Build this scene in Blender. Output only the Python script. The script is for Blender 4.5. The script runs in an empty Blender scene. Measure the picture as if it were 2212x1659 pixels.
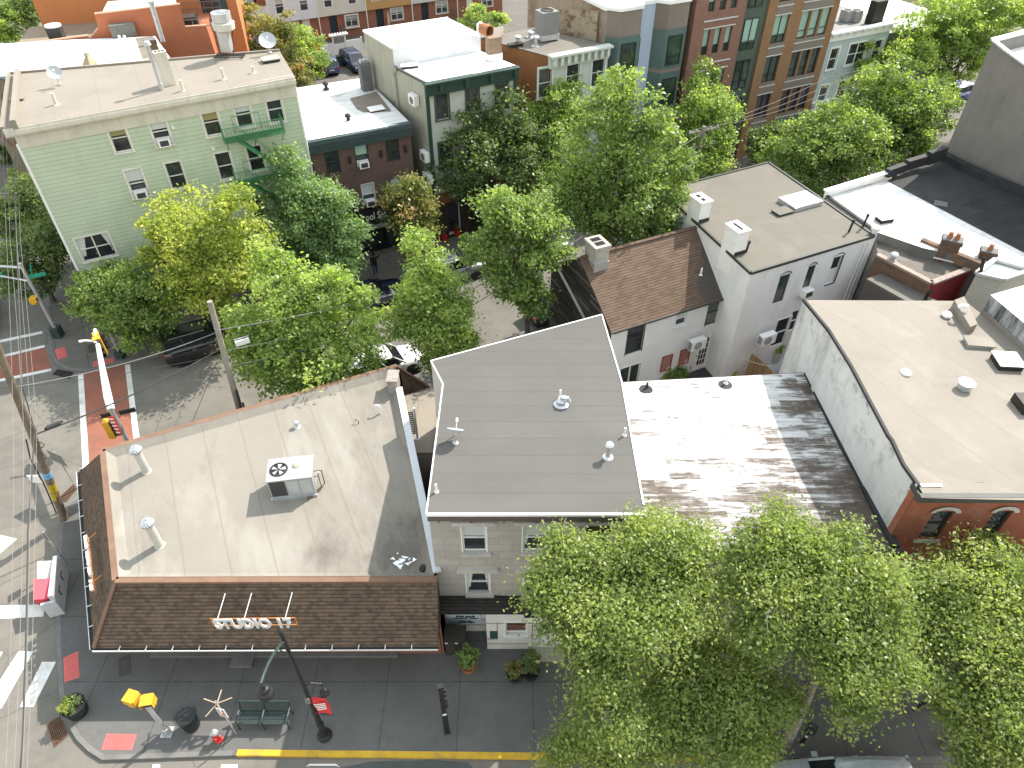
import bpy, bmesh, math, random
import numpy as np
from mathutils import Vector, Matrix
R = math.radians
rnd = random.Random(11)
S = bpy.context.scene
COL = S.collection
# ------------------------------------------------------------------ camera model (photo pixel grid 2212 x 1659)
F, TH, H = 1545.0, R(42.3), 27.0
def ray(px, py):
    u = (px-1106)/F; v = (829.5-py)/F
    return Vector((u, math.cos(TH)+v*math.sin(TH), -math.sin(TH)+v*math.cos(TH)))
def A(px, py, z=0.0):
    d = ray(px, py); t = (z-H)/d.z
    return Vector((d.x*t, d.y*t, z))
def PL(px, py, p, q):
    """point of the vertical plane through ground points p, q that shows at (px, py)"""
    d = ray(px, py); e = Vector((q[0]-p[0], q[1]-p[1])).normalized(); n = Vector((e.y, -e.x))
    t = (p[0]*n.x+p[1]*n.y)/(d.x*n.x+d.y*n.y)
    return Vector((d.x*t, d.y*t, H+d.z*t))
def PX(px, py, x): d = ray(px, py); t = x/d.x; return Vector((x, d.y*t, H+d.z*t))
def PY(px, py, y): d = ray(px, py); t = y/d.y; return Vector((d.x*t, y, H+d.z*t))
def above(b, py):
    """height of the point straight above b that shows at picture row py"""
    v = (829.5-py)/F; y = b[1]
    # -dz*sin+... solve v = (y sin + z' cos)/(y cos - z' sin)
    c, s = math.cos(TH), math.sin(TH)
    return H + y*(v*c-s)/(c+v*s)
def dirv(deg): return Vector((math.cos(R(deg)), math.sin(R(deg)), 0))
def fr(p, q):
    """facade frame: x along p->q, y into the building, z up"""
    e = Vector((q[0]-p[0], q[1]-p[1], 0)).normalized()
    n = Vector((-e.y, e.x, 0))
    m = Matrix(((e.x, n.x, 0, p[0]), (e.y, n.y, 0, p[1]), (0, 0, 1, 0), (0, 0, 0, 1)))
    return m
def at(loc, rz=0): return Matrix.Translation(Vector(loc)) @ Matrix.Rotation(rz, 4, 'Z')
# ------------------------------------------------------------------ objects
ORG = {}
def thing(name, label, cat, loc=(0, 0, 0), group=None, local=False, rz=0):
    o = bpy.data.objects.new(name, None); COL.objects.link(o)
    o.location = loc; o.rotation_euler = (0, 0, rz); o.empty_display_size = .2
    o['label'] = label; o['category'] = cat
    if group: o['group'] = group
    ORG[o.name] = Vector((0, 0, 0)) if local else Vector(loc)
    return o
def tag(o, label, cat, group=None):
    o['label'] = label; o['category'] = cat
    if group: o['group'] = group
    return o
def struct(o, kind='structure'):
    o['kind'] = kind; return o
class M:
    def __init__(s, xf=None): s.v = []; s.f = []; s.mi = []; s.xf = xf; s.cur = 0; s.sm = []; s.smooth = False
    def pt(s, p):
        p = Vector(p)
        if s.xf is not None: p = s.xf @ p
        s.v.append(p); return len(s.v)-1
    def add(s, idx): s.f.append(tuple(idx)); s.mi.append(s.cur); s.sm.append(s.smooth)
    def face(s, *pts): s.add([s.pt(p) for p in pts])
    def box(s, x0, y0, z0, x1, y1, z1):
        if x1 < x0: x0, x1 = x1, x0
        if y1 < y0: y0, y1 = y1, y0
        if z1 < z0: z0, z1 = z1, z0
        i = [s.pt(p) for p in ((x0,y0,z0),(x1,y0,z0),(x1,y1,z0),(x0,y1,z0),(x0,y0,z1),(x1,y0,z1),(x1,y1,z1),(x0,y1,z1))]
        for q in ((0,3,2,1),(4,5,6,7),(0,1,5,4),(1,2,6,5),(2,3,7,6),(3,0,4,7)): s.add([i[k] for k in q])
    def bar(s, p, q, w, h=None, up=(0, 0, 1)):
        p, q = Vector(p), Vector(q); d = (q-p).normalized(); up = Vector(up)
        if abs(d.dot(up)) > .98: up = Vector((0, 1, 0))
        a = d.cross(up).normalized(); b = a.cross(d); h = h or w
        c = [p-a*w/2-b*h/2, p+a*w/2-b*h/2, p+a*w/2+b*h/2, p-a*w/2+b*h/2]
        i = [s.pt(x) for x in c]+[s.pt(x+(q-p)) for x in c]
        for k in ((0,3,2,1),(4,5,6,7),(0,1,5,4),(1,2,6,5),(2,3,7,6),(3,0,4,7)): s.add([i[j] for j in k])
    def path(s, pts, r, n=8, caps=True, ph=0):
        pts = [Vector(p) for p in pts]; rs = r if isinstance(r, (list, tuple)) else [r]*len(pts)
        rings = []; ref = None
        for k, p in enumerate(pts):
            d = (pts[min(k+1, len(pts)-1)]-pts[max(k-1, 0)]).normalized()
            if ref is None:
                ref = Vector((0, 0, 1)) if abs(d.z) < .9 else Vector((1, 0, 0))
            a = d.cross(ref).normalized(); b = a.cross(d).normalized(); ref = b
            rings.append([s.pt(p+(a*math.cos(2*math.pi*j/n+ph)+b*math.sin(2*math.pi*j/n+ph))*rs[k]) for j in range(n)])
        for k in range(len(rings)-1):
            for j in range(n): s.add((rings[k][j], rings[k][(j+1) % n], rings[k+1][(j+1) % n], rings[k+1][j]))
        if caps: s.add(rings[0][::-1]); s.add(rings[-1])
    def tube(s, p, q, r0, r1=None, n=8): s.path([p, q], [r0, r0 if r1 is None else r1], n)
    def lathe(s, c, prof, n=16, axis=None):
        c = Vector(c); ax = Vector(axis or (0, 0, 1)).normalized()
        ref = Vector((1, 0, 0)) if abs(ax.x) < .9 else Vector((0, 1, 0))
        a = ax.cross(ref).normalized(); b = ax.cross(a)
        rings = []
        for r, z in prof:
            rings.append([s.pt(c+ax*z+(a*math.cos(2*math.pi*j/n)+b*math.sin(2*math.pi*j/n))*r) for j in range(n)])
        for k in range(len(rings)-1):
            for j in range(n): s.add((rings[k][j], rings[k][(j+1) % n], rings[k+1][(j+1) % n], rings[k+1][j]))
        if prof[0][0] > 1e-4: s.add(rings[0][::-1])
        if prof[-1][0] > 1e-4: s.add(rings[-1])
    def prism(s, poly, z0, z1, top=True, bottom=False):
        """poly: (x, y); z1 number or list per vertex"""
        n = len(poly); z1 = z1 if isinstance(z1, (list, tuple)) else [z1]*n
        z0 = z0 if isinstance(z0, (list, tuple)) else [z0]*n
        b = [s.pt((p[0], p[1], z0[k])) for k, p in enumerate(poly)]; t = [s.pt((p[0], p[1], z1[k])) for k, p in enumerate(poly)]
        for k in range(n): s.add((b[k], b[(k+1) % n], t[(k+1) % n], t[k]))
        if top: s.add(t)
        if bottom: s.add(b[::-1])
    def slab(s, pts, th):
        """pts: 3D polygon, thickness downward"""
        t = [s.pt(p) for p in pts]; b = [s.pt(Vector(p)-Vector((0, 0, th))) for p in pts]; n = len(pts)
        s.add(t); s.add(b[::-1])
        for k in range(n): s.add((b[k], b[(k+1) % n], t[(k+1) % n], t[k]))
    def wall(s, L, z0, z1, holes=(), depth=.14, y=0.0, s0=0.0):
        """sheet in the local frame from s0 to L with rectangular openings and their reveals; z1 = (left, right) top"""
        za, zb = z1 if isinstance(z1, (tuple, list)) else (z1, z1)
        top = lambda x: za+(zb-za)*(x-s0)/(L-s0)
        xs = sorted({s0, L} | {min(max(h[0], s0), L) for h in holes} | {min(max(h[2], s0), L) for h in holes})
        zmax = min(za, zb)-.02
        zs = sorted({z0} | {h[1] for h in holes if z0 < h[1] < zmax} | {h[3] for h in holes if z0 < h[3] < zmax})
        for i in range(len(xs)-1):
            for j in range(len(zs)):
                x0, x1 = xs[i], xs[i+1]
                if x1-x0 < 1e-5: continue
                a = zs[j]; last = j == len(zs)-1
                b0, b1 = (top(x0), top(x1)) if last else (zs[j+1], zs[j+1])
                cx, cz = (x0+x1)/2, (a+min(b0, b1))/2
                if any(h[0] < cx < h[2] and h[1] < cz < h[3] for h in holes): continue
                s.face((x0, y, a), (x1, y, a), (x1, y, b1), (x0, y, b0))
        for h in holes:
            a, b, c, d = h[:4]
            s.face((a, y, b), (a, y, d), (a, y+depth, d), (a, y+depth, b)); s.face((c, y, b), (c, y+depth, b), (c, y+depth, d), (c, y, d))
            s.face((a, y, d), (c, y, d), (c, y+depth, d), (a, y+depth, d)); s.face((a, y, b), (a, y+depth, b), (c, y+depth, b), (c, y, b))
    def build(s, name, mat, parent=None, recalc=False, uv=True):
        me = bpy.data.meshes.new(name)
        org = ORG.get(parent.name, Vector((0, 0, 0))) if parent else Vector((0, 0, 0))
        V = [p-org for p in s.v]
        me.from_pydata(V, [], s.f)
        mats = mat if isinstance(mat, (list, tuple)) else [mat]
        for m in mats: me.materials.append(m)
        if len(mats) > 1: me.polygons.foreach_set('material_index', s.mi)
        if any(s.sm): me.polygons.foreach_set('use_smooth', s.sm)
        if uv and len(s.f) < 60000:
            lay = me.uv_layers.new(name='UVMap'); k = 0
            data = [0.0]*(2*sum(len(f) for f in s.f))
            for f in s.f:
                P = [s.v[i] for i in f]
                n = Vector((0, 0, 0))
                for j in range(len(P)): n += (P[j]-P[0]).cross(P[(j+1) % len(P)]-P[0])
                if n.length < 1e-9: n = Vector((0, 0, 1))
                n.normalize()
                if abs(n.z) > .97: t = Vector((1, 0, 0)); b = Vector((0, 1, 0))
                else:
                    t = Vector((-n.y, n.x, 0)).normalized(); b = n.cross(t)
                    if b.z < 0: b = -b
                for p in P: data[k] = p.dot(t); data[k+1] = p.dot(b); k += 2
            lay.data.foreach_set('uv', data)
        if recalc:
            bm = bmesh.new(); bm.from_mesh(me); bmesh.ops.recalc_face_normals(bm, faces=bm.faces); bm.to_mesh(me); bm.free()
        me.update()
        o = bpy.data.objects.new(name, me); COL.objects.link(o)
        if parent: o.parent = parent; ORG[o.name] = org
        return o
def dup(root, loc, rz=None, label=None):
    """a thing with copies of its parts and sub-parts"""
    def rec(o, par):
        c = o.copy(); COL.objects.link(c)
        if par: c.parent = par
        for ch in o.children: rec(ch, c)
        return c
    r = rec(root, None); r.location = loc
    if rz is not None: r.rotation_euler = (0, 0, rz)
    if label: r['label'] = label
    return r
def text(name, body, mat, parent, xf, size, sx=1.0, extrude=.01, bold=0.0, align='LEFT', spacing=1.0, shear=0.0):
    cu = bpy.data.curves.new('t', 'FONT'); cu.body = body; cu.size = size; cu.extrude = extrude; cu.offset = bold
    cu.align_x = align; cu.space_character = spacing; cu.shear = shear; cu.resolution_u = 3
    o = bpy.data.objects.new('t', cu); COL.objects.link(o)
    dg = bpy.context.evaluated_depsgraph_get(); dg.update()
    me = bpy.data.meshes.new_from_object(o.evaluated_get(dg)); bpy.data.objects.remove(o)
    me.name = name
    org = ORG.get(parent.name, Vector((0, 0, 0))) if parent else Vector((0, 0, 0))
    rot = xf @ Matrix(((sx, 0, 0, 0), (0, 0, -1, 0), (0, 1, 0, 0), (0, 0, 0, 1)))
    me.transform(Matrix.Translation(-org) @ rot)
    me.materials.clear(); me.materials.append(mat)
    r = bpy.data.objects.new(name, me); COL.objects.link(r)
    if parent: r.parent = parent; ORG[r.name] = org
    return r
# ------------------------------------------------------------------ materials
def sr(r, g, b):
    f = lambda c: (c/255/12.92) if c/255 <= .04045 else ((c/255+.055)/1.055)**2.4
    return (f(r), f(g), f(b), 1)
def col(c, k=1.0): return (min(c[0]*k, .95), min(c[1]*k, .95), min(c[2]*k, .95), 1)
class NT:
    def __init__(s, name):
        s.m = bpy.data.materials.new(name); s.m.use_nodes = True; s.t = s.m.node_tree; s.n = s.t.nodes; s.l = s.t.links
        s.b = s.n['Principled BSDF']
    def node(s, typ, **kw):
        x = s.n.new(typ)
        for k, v in kw.items(): setattr(x, k, v)
        return x
    def put(s, node, i, v):
        sock = node.inputs[i]
        if hasattr(v, 'is_linked') or isinstance(v, bpy.types.NodeSocket): s.l.new(v, sock)
        else: sock.default_value = v
    def pos(s): return s.node('ShaderNodeNewGeometry').outputs['Position']
    def uv(s): return s.node('ShaderNodeUVMap').outputs[0]
    def mapv(s, v, sc=(1, 1, 1), rot=(0, 0, 0), loc=(0, 0, 0)):
        x = s.node('ShaderNodeMapping'); s.put(x, 0, v); x.inputs[1].default_value = loc; x.inputs[2].default_value = rot; x.inputs[3].default_value = sc
        return x.outputs[0]
    def noise(s, v, sc, det=4, rough=.6, dist=0):
        x = s.node('ShaderNodeTexNoise'); s.put(x, 'Vector', v); x.inputs['Scale'].default_value = sc; x.inputs['Detail'].default_value = det
        x.inputs['Roughness'].default_value = rough; x.inputs['Distortion'].default_value = dist
        return x.outputs['Fac']
    def ramp(s, f, stops, interp='LINEAR'):
        x = s.node('ShaderNodeValToRGB'); s.put(x, 0, f); cr = x.color_ramp; cr.interpolation = interp
        while len(cr.elements) < len(stops): cr.elements.new(.5)
        for e, (p, c) in zip(cr.elements, stops):
            e.position = p; e.color = c if isinstance(c, tuple) else (c, c, c, 1)
        return x.outputs[0]
    def mix(s, f, a, b, blend='MIX'):
        x = s.node('ShaderNodeMix', data_type='RGBA', blend_type=blend)
        s.put(x, 0, f); s.put(x, 6, a); s.put(x, 7, b); return x.outputs[2]
    def math(s, op, a, b=0.0, c=None):
        x = s.node('ShaderNodeMath', operation=op); s.put(x, 0, a); s.put(x, 1, b)
        if c is not None: s.put(x, 2, c)
        return x.outputs[0]
    def sep(s, v):
        x = s.node('ShaderNodeSeparateXYZ'); s.put(x, 0, v); return x.outputs
    def bump(s, h, st=.3, dist=.02, nrm=None):
        x = s.node('ShaderNodeBump'); s.put(x, 'Height', h); x.inputs['Strength'].default_value = st; x.inputs['Distance'].default_value = dist
        if nrm is not None: s.put(x, 'Normal', nrm)
        return x.outputs[0]
    def done(s, c=None, rough=.7, n=None, metal=0, spec=.35, **kw):
        if c is not None: s.put(s.b, 'Base Color', c)
        s.put(s.b, 'Roughness', rough); s.put(s.b, 'Metallic', metal); s.put(s.b, 'Specular IOR Level', spec)
        if n is not None: s.put(s.b, 'Normal', n)
        for k, v in kw.items(): s.put(s.b, k, v)
        return s.m
def paint(name, c, rough=.6, var=.12, scale=1.2, fine=.06, bump=.12, metal=0, spec=.35, dirt=None, dirt_amt=.5, streak=False):
    t = NT(name); p = t.pos()
    n1 = t.noise(p, scale, 5, .65); n2 = t.noise(p, scale*14, 3, .6)
    a = t.ramp(n1, [(.3, col(c, 1-var)), (.7, col(c, 1+var))])
    k = t.mix(t.math('MULTIPLY', t.ramp(n2, [(.42, 0.0), (.75, 1.0)]), fine*4), a, col(c, .55))
    if dirt:
        v = t.mapv(p, (1.6, 1.6, .22)) if streak else p
        d = t.ramp(t.noise(v, .9 if not streak else 1.3, 6, .7), [(.5, 0.0), (.72, 1.0)])
        k = t.mix(t.math('MULTIPLY', d, dirt_amt), k, dirt)
    nb = t.bump(n2, bump, .02)
    return t.done(k, rough, nb, metal, spec)
def plain(name, c, rough=.5, metal=0, spec=.4, **kw):
    t = NT(name); n = t.noise(t.node('ShaderNodeTexCoord').outputs['Object'], 6, 3)
    return t.done(t.ramp(n, [(.3, col(c, .88)), (.7, col(c, 1.1))]), rough, None, metal, spec, **kw)
def brickm(name, c1, c2, mortar, w=.21, h=.072, ms=.011, dirt=None, var=.35, amt=.6):
    t = NT(name); u = t.uv()
    b = t.node('ShaderNodeTexBrick'); t.put(b, 'Vector', u)
    b.inputs['Color1'].default_value = c1; b.inputs['Color2'].default_value = c2; b.inputs['Mortar'].default_value = mortar
    b.inputs['Scale'].default_value = 1; b.inputs['Mortar Size'].default_value = ms; b.inputs['Brick Width'].default_value = w; b.inputs['Row Height'].default_value = h
    b.inputs['Mortar Smooth'].default_value = .3
    n = t.noise(t.pos(), 1.1, 6, .7); n2 = t.noise(t.mapv(u, (1/w, 1/h, 1)), .9, 2)
    k = t.mix(t.math('MULTIPLY', n2, var), b.outputs[0], col(c1, .45))
    k = t.mix(t.ramp(n, [(.35, 0.0), (.75, .5)]), k, col(c2, .6))
    if dirt: k = t.mix(t.math('MULTIPLY', t.ramp(t.noise(t.pos(), .8, 7, .75), [(.5, 0.0), (.58, 1.0)]), amt), k, dirt)
    return t.done(k, .85, t.bump(b.outputs['Fac'], -.5, .012), 0, .2)
def siding(name, c, pitch=.2, dirt=.25, rough=.55, line=.5, streak=.2):
    t = NT(name); u = t.sep(t.uv()); p = t.pos()
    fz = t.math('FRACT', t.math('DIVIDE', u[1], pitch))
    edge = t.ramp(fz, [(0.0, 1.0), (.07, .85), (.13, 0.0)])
    n1 = t.noise(p, .5, 6, .7); n2 = t.noise(t.mapv(p, (2.2, 2.2, .16)), 1.2, 5, .7)
    board = t.math('FLOOR', t.math('DIVIDE', u[1], pitch))
    wn = t.node('ShaderNodeTexWhiteNoise', noise_dimensions='1D'); t.put(wn, 'W', board)
    k = t.ramp(n1, [(.3, col(c, .9)), (.7, col(c, 1.05))])
    k = t.mix(t.math('MULTIPLY', wn.outputs[0], .12), k, col(c, .7))
    k = t.mix(t.math('MULTIPLY', t.ramp(n2, [(.5, 0.0), (.75, 1.0)]), streak), k, col((c[0]*.55+.05, c[1]*.5+.05, c[2]*.45+.04), 1))
    k = t.mix(t.math('MULTIPLY', edge, line), k, col(c, .38))  # shadow line under each board lap, painted into the colour
    h = t.math('SUBTRACT', 1.0, fz)
    return t.done(k, rough, t.bump(h, .6, .03), 0, .3)
def shingle(name, cs, row=.14, w=.3, bump=.6, edge=.75):
    t = NT(name); u = t.uv()
    b = t.node('ShaderNodeTexBrick'); t.put(b, 'Vector', u)
    b.inputs['Color1'].default_value = (0, 0, 0, 1); b.inputs['Color2'].default_value = (1, 1, 1, 1); b.inputs['Mortar'].default_value = (.1, .1, .1, 1)
    b.inputs['Scale'].default_value = 1; b.inputs['Mortar Size'].default_value = .003; b.inputs['Brick Width'].default_value = w; b.inputs['Row Height'].default_value = row
    n = t.noise(t.mapv(u, (1/w*.9, 1/row*.9, 1)), 1.0, 2, .5); n0 = t.noise(t.pos(), .6, 5)
    f = t.mix(.55, b.outputs[0], n)
    k = t.ramp(f, [(.12, cs[0]), (.4, cs[1]), (.62, cs[2]), (.85, cs[3] if len(cs) > 3 else cs[2])])
    k = t.mix(t.ramp(n0, [(.35, .0), (.7, .35)]), k, col(cs[0], .8))
    fr_ = t.math('FRACT', t.math('DIVIDE', t.sep(u)[1], row))
    k = t.mix(t.math('MULTIPLY', t.ramp(fr_, [(.0, 1.0), (.16, .7), (.3, 0.0)]), edge), k, col(cs[0], .3))  # shadow at every shingle course, painted as a darker row edge
    fz = t.math('SUBTRACT', 1.0, fr_)
    gr = t.noise(t.pos(), 60, 2)
    return t.done(k, .92, t.bump(t.math('ADD', fz, t.math('MULTIPLY', gr, .25)), bump, .03), 0, .15)
def roofing(name, c, seams=None, stain=None, stain_amt=.5, var=.1, seam_col=None, rot=0.0, patch=None, streak=(1, 1, 1), rough=.8, ripple=0.0, spots=()):
    """flat membrane: tone drift, seam lines at a spacing, stains with their own shape"""
    t = NT(name); p = t.mapv(t.pos(), rot=(0, 0, rot)); x = t.sep(p)
    n = t.noise(p, .35, 7, .68); nf = t.noise(p, 9, 4, .7)
    k = t.ramp(n, [(.28, col(c, 1-var)), (.5, c), (.72, col(c, 1+var))])
    k = t.mix(t.math('MULTIPLY', t.ramp(nf, [(.45, 0.0), (.8, 1.0)]), .3), k, col(c, .72))
    if patch: k = t.mix(t.math('MULTIPLY', t.ramp(t.noise(t.mapv(p, streak), .55, 5, .62, .3), [(.52, 0.0), (.68, 1.0)]), .75), k, patch)
    if stain: k = t.mix(t.math('MULTIPLY', t.ramp(t.noise(t.mapv(p, streak, loc=(7, 3, 0)), .42, 8, .72), [(.53, 0.0), (.74, 1.0)]), stain_amt), k, stain)
    for c_, r_ in spots:
        dn = t.node('ShaderNodeVectorMath', operation='DISTANCE'); t.put(dn, 0, t.pos()); dn.inputs[1].default_value = (c_[0], c_[1], c_[2])
        d = t.math('ADD', t.math('DIVIDE', dn.outputs['Value'], r_), t.math('MULTIPLY', t.math('SUBTRACT', t.noise(t.mapv(t.pos(), (1.6, .8, 1)), 1.6, 7, .75), .5), 2.2))
        k = t.mix(t.ramp(d, [(.1, .8), (.5, .45), (1.0, 0.0)]), k, (.12, .105, .09, 1))
    h = nf
    if seams:
        w = t.math('ADD', x[1 if seams > 0 else 0], t.math('MULTIPLY', t.noise(p, .8, 3), .06))
        fz = t.math('FRACT', t.math('DIVIDE', w, abs(seams)))
        wid = .045/abs(seams)
        ln = t.ramp(fz, [(0.0, 1.0), (wid, .8), (wid*2.2, 0.0)])
        k = t.mix(t.math('MULTIPLY', ln, .5), k, seam_col or col(c, .6))
        fl = t.node('ShaderNodeTexWhiteNoise', noise_dimensions='1D'); t.put(fl, 'W', t.math('FLOOR', t.math('DIVIDE', w, abs(seams))))
        k = t.mix(t.math('MULTIPLY', fl.outputs[0], .14), k, col(c, .7))
        h = t.math('ADD', t.math('MULTIPLY', ln, .8), t.math('MULTIPLY', nf, .3))
    if ripple: h = t.math('ADD', h, t.math('MULTIPLY', t.noise(t.mapv(p, (1, .3, 1)), 1.6, 2), ripple))
    return t.done(k, rough, t.bump(h, .25, .02), 0, .25)
# ------------------------------------------------------------------ camera, light
cam_d = bpy.data.cameras.new('camera'); cam = bpy.data.objects.new('camera', cam_d); COL.objects.link(cam)
cam.location = (0, 0, H); cam.rotation_euler = (R(90-42.3), 0, 0)
cam_d.sensor_width = 36; cam_d.lens = F/2212*36; cam_d.clip_end = 2000
S.camera = cam
SUN_DIR = Vector((.70, .70, 1.0)).normalized()
sun_d = bpy.data.lights.new('sun', 'SUN'); sun = bpy.data.objects.new('sun', sun_d); COL.objects.link(sun)
sun_d.energy = 3.3; sun_d.angle = R(.5); sun_d.color = (1, .92, .83)
sun.rotation_euler = SUN_DIR.to_track_quat('Z', 'Y').to_euler(); sun.location = (30, 30, 60)
W = bpy.data.worlds.new('World'); S.world = W; W.use_nodes = True
sky = W.node_tree.nodes.new('ShaderNodeTexSky'); sky.sky_type = 'NISHITA'; sky.sun_disc = False
sky.sun_elevation = math.asin(SUN_DIR.z); sky.sun_rotation = math.atan2(SUN_DIR.x, SUN_DIR.y)
sky.air_density = 3.0; sky.dust_density = 1.0; sky.ozone_density = 2.0
bg = W.node_tree.nodes['Background']; hs = W.node_tree.nodes.new('ShaderNodeHueSaturation'); hs.inputs['Saturation'].default_value = .4
W.node_tree.links.new(sky.outputs[0], hs.inputs['Color']); W.node_tree.links.new(hs.outputs[0], bg.inputs[0]); bg.inputs[1].default_value = .15
S.view_settings.view_transform = 'Standard'; S.view_settings.look = 'None'; S.view_settings.gamma = 1; S.view_settings.exposure = 1.25
S.cycles.max_bounces = 6; S.cycles.diffuse_bounces = 4; S.cycles.glossy_bounces = 2; S.cycles.transparent_max_bounces = 4
# ------------------------------------------------------------------ shared materials
BLACK = (.008, .008, .009, 1)
def asphalt_mat():
    t = NT('asphalt'); p = t.pos()
    n = t.noise(p, .22, 6, .65); n1 = t.noise(p, 1.3, 6, .7); g = t.noise(p, 55, 3, .8)
    k = t.ramp(n, [(.3, (.145, .136, .118, 1)), (.5, (.185, .174, .151, 1)), (.7, (.215, .202, .174, 1))])
    k = t.mix(t.ramp(n1, [(.4, 0.0), (.75, .45)]), k, (.095, .09, .084, 1))
    k = t.mix(t.math('MULTIPLY', t.ramp(g, [(.4, 0.0), (.7, 1.0)]), .35), k, (.08, .08, .078, 1))
    v = t.node('ShaderNodeTexVoronoi', feature='DISTANCE_TO_EDGE'); t.put(v, 'Vector', t.mix(.12, p, t.node('ShaderNodeTexNoise').outputs[1])); v.inputs['Scale'].default_value = .23
    k = t.mix(t.math('MULTIPLY', t.ramp(v.outputs[0], [(.0, 1.0), (.003, .6), (.006, 0.0)]), .4), k, (.05, .05, .05, 1))
    return t.done(k, .9, t.bump(g, .35, .01), 0, .2)
def concrete_mat(name, base, jx=None, jy=None, rot=0.0, off=(0, 0)):
    t = NT(name); p = t.mapv(t.pos(), rot=(0, 0, rot)); x = t.sep(p)
    n = t.noise(p, .4, 6, .68); n1 = t.noise(p, 2.4, 6, .75); g = t.noise(p, 40, 3)
    k = t.ramp(n, [(.3, col(base, .8)), (.7, col(base, 1.12))])
    k = t.mix(t.ramp(n1, [(.48, 0.0), (.75, .45)]), k, col(base, .58))
    k = t.mix(t.math('MULTIPLY', t.ramp(g, [(.45, 0.0), (.75, 1.0)]), .25), k, col(base, .6))
    sp = t.noise(t.mapv(p, (1, 1, 1), loc=(3, 9, 0)), 7, 2)
    k = t.mix(t.math('MULTIPLY', t.ramp(sp, [(.72, 0.0), (.76, 1.0)]), .6), k, col(base, .3))
    h = g
    for ax, d in ((0, jx), (1, jy)):
        if not d: continue
        w = t.math('ADD', x[ax], off[ax]+.5*d)
        cell = t.node('ShaderNodeTexWhiteNoise', noise_dimensions='1D'); t.put(cell, 'W', t.math('FLOOR', t.math('DIVIDE', w, d)))
        k = t.mix(t.math('MULTIPLY', cell.outputs[0], .16), k, col(base, .62))
        fz = t.math('ABSOLUTE', t.math('SUBTRACT', t.math('FRACT', t.math('DIVIDE', w, d)), .5))
        ln = t.ramp(fz, [(0.0, 1.0), (.018/d, .9), (.035/d, 0.0)])
        k = t.mix(t.math('MULTIPLY', t.math('MULTIPLY', ln, t.ramp(n1, [(.3, .35), (.6, 1.0)])), .7), k, (.05, .05, .05, 1))
    return t.done(k, .88, t.bump(h, .25, .01), 0, .2)
MAT = {}
MAT['asphalt'] = asphalt_mat()
MAT['walk'] = concrete_mat('sidewalk_concrete', (.135, .134, .128, 1), 2.8, 2.75, 0, (4.8, -12.65))
MAT['walk_far'] = concrete_mat('far_sidewalk_concrete', (.16, .15, .135, 1), 1.6, 1.6, R(-28.7))
MAT['yard'] = concrete_mat('yard_paving', (.15, .14, .125, 1))
MAT['kerb'] = paint('granite_kerb', (.16, .157, .148, 1), .85, .2, 2)
MAT['yellow_kerb'] = paint('yellow_kerb_paint', (.58, .36, .03, 1), .7, .15, 2, .1, dirt=(.16, .13, .08, 1), dirt_amt=.8)
MAT['white_mark'] = paint('road_marking_white', (.68, .68, .66, 1), .75, .08, 2, .05, dirt=(.3, .29, .27, 1), dirt_amt=.7)
MAT['pave_red'] = paint('brick_red_crosswalk', (.27, .105, .07, 1), .85, .15, .8, .08, dirt=(.17, .1, .08, 1), dirt_amt=.6)
MAT['tactile'] = paint('red_tactile_paving', (.55, .13, .12, 1), .8, .1, 1.5)
MAT['patch'] = paint('asphalt_patch', (.1, .098, .093, 1), .92, .2, 1)
MAT['iron'] = paint('cast_iron', (.035, .033, .03, 1), .6, .3, 3, metal=.4)
MAT['rust'] = paint('rusty_steel', (.13, .07, .04, 1), .8, .3, 4)
MAT['hole'] = plain('dark_hollow', (.012, .012, .013, 1), .9)
MAT['white'] = paint('white_paint', (.78, .78, .77, 1), .5, .05, 1.5, .03)
MAT['white_trim'] = paint('white_trim', (.74, .74, .73, 1), .45, .06, 3, .04)
MAT['alu'] = paint('bare_aluminium', (.62, .64, .67, 1), .38, .08, 2, metal=.75)
MAT['galv'] = paint('galvanised_steel', (.5, .52, .54, 1), .45, .15, 3, metal=.6)
MAT['black_metal'] = paint('black_metal', (.018, .019, .021, 1), .42, .2, 3)
MAT['green_metal'] = paint('dark_green_metal', (.03, .05, .047, 1), .45, .2, 3)
MAT['hvac_grey'] = paint('hvac_casing', (.33, .345, .35, 1), .5, .06, 2)
MAT['dark_grille'] = paint('dark_grille', (.05, .05, .052, 1), .6, .2, 20)
MAT['cable'] = plain('cable_sheath', (.05, .05, .052, 1), .6)
MAT['wire'] = plain('aluminium_wire', (.2, .195, .19, 1), .6, .1)
MAT['tar'] = paint('roof_tar', (.03, .031, .034, 1), .75, .3, 2, .1)
def glassm(name, c, rough=.06, sp=.7, var=.6):
    t = NT(name); n = t.noise(t.node('ShaderNodeTexCoord').outputs['Object'], .9, 3, .6)
    return t.done(t.ramp(n, [(.3, col(c, 1-var)), (.7, col(c, 1+var))]), rough, None, 0, sp)
MAT['glass'] = glassm('window_glass', (.03, .036, .042, 1))
MAT['glass_green'] = glassm('tinted_glass', (.035, .055, .05, 1), .04, .8)
MAT['glass_purple'] = glassm('curtained_glass', (.05, .035, .06, 1), .05, .7)
MAT['blind'] = paint('window_blind', (.5, .53, .52, 1), .7, .05, 5)
MAT['blind_green'] = paint('green_shade', (.3, .45, .39, 1), .5, .05, 4)
MAT['curtain'] = paint('white_curtain', (.55, .56, .57, 1), .8, .15, 14)
MAT['wood_pole'] = paint('weathered_pole', (.17, .135, .10, 1), .9, .35, 3, .15, dirt=(.07, .055, .04, 1), streak=True)
MAT['grey_pole'] = paint('grey_pole_wood', (.27, .245, .215, 1), .9, .25, 3, .12, dirt=(.1, .09, .08, 1), streak=True)
MAT['signal_yellow'] = paint('signal_yellow', (.62, .34, .025, 1), .5, .08, 3)
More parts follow.
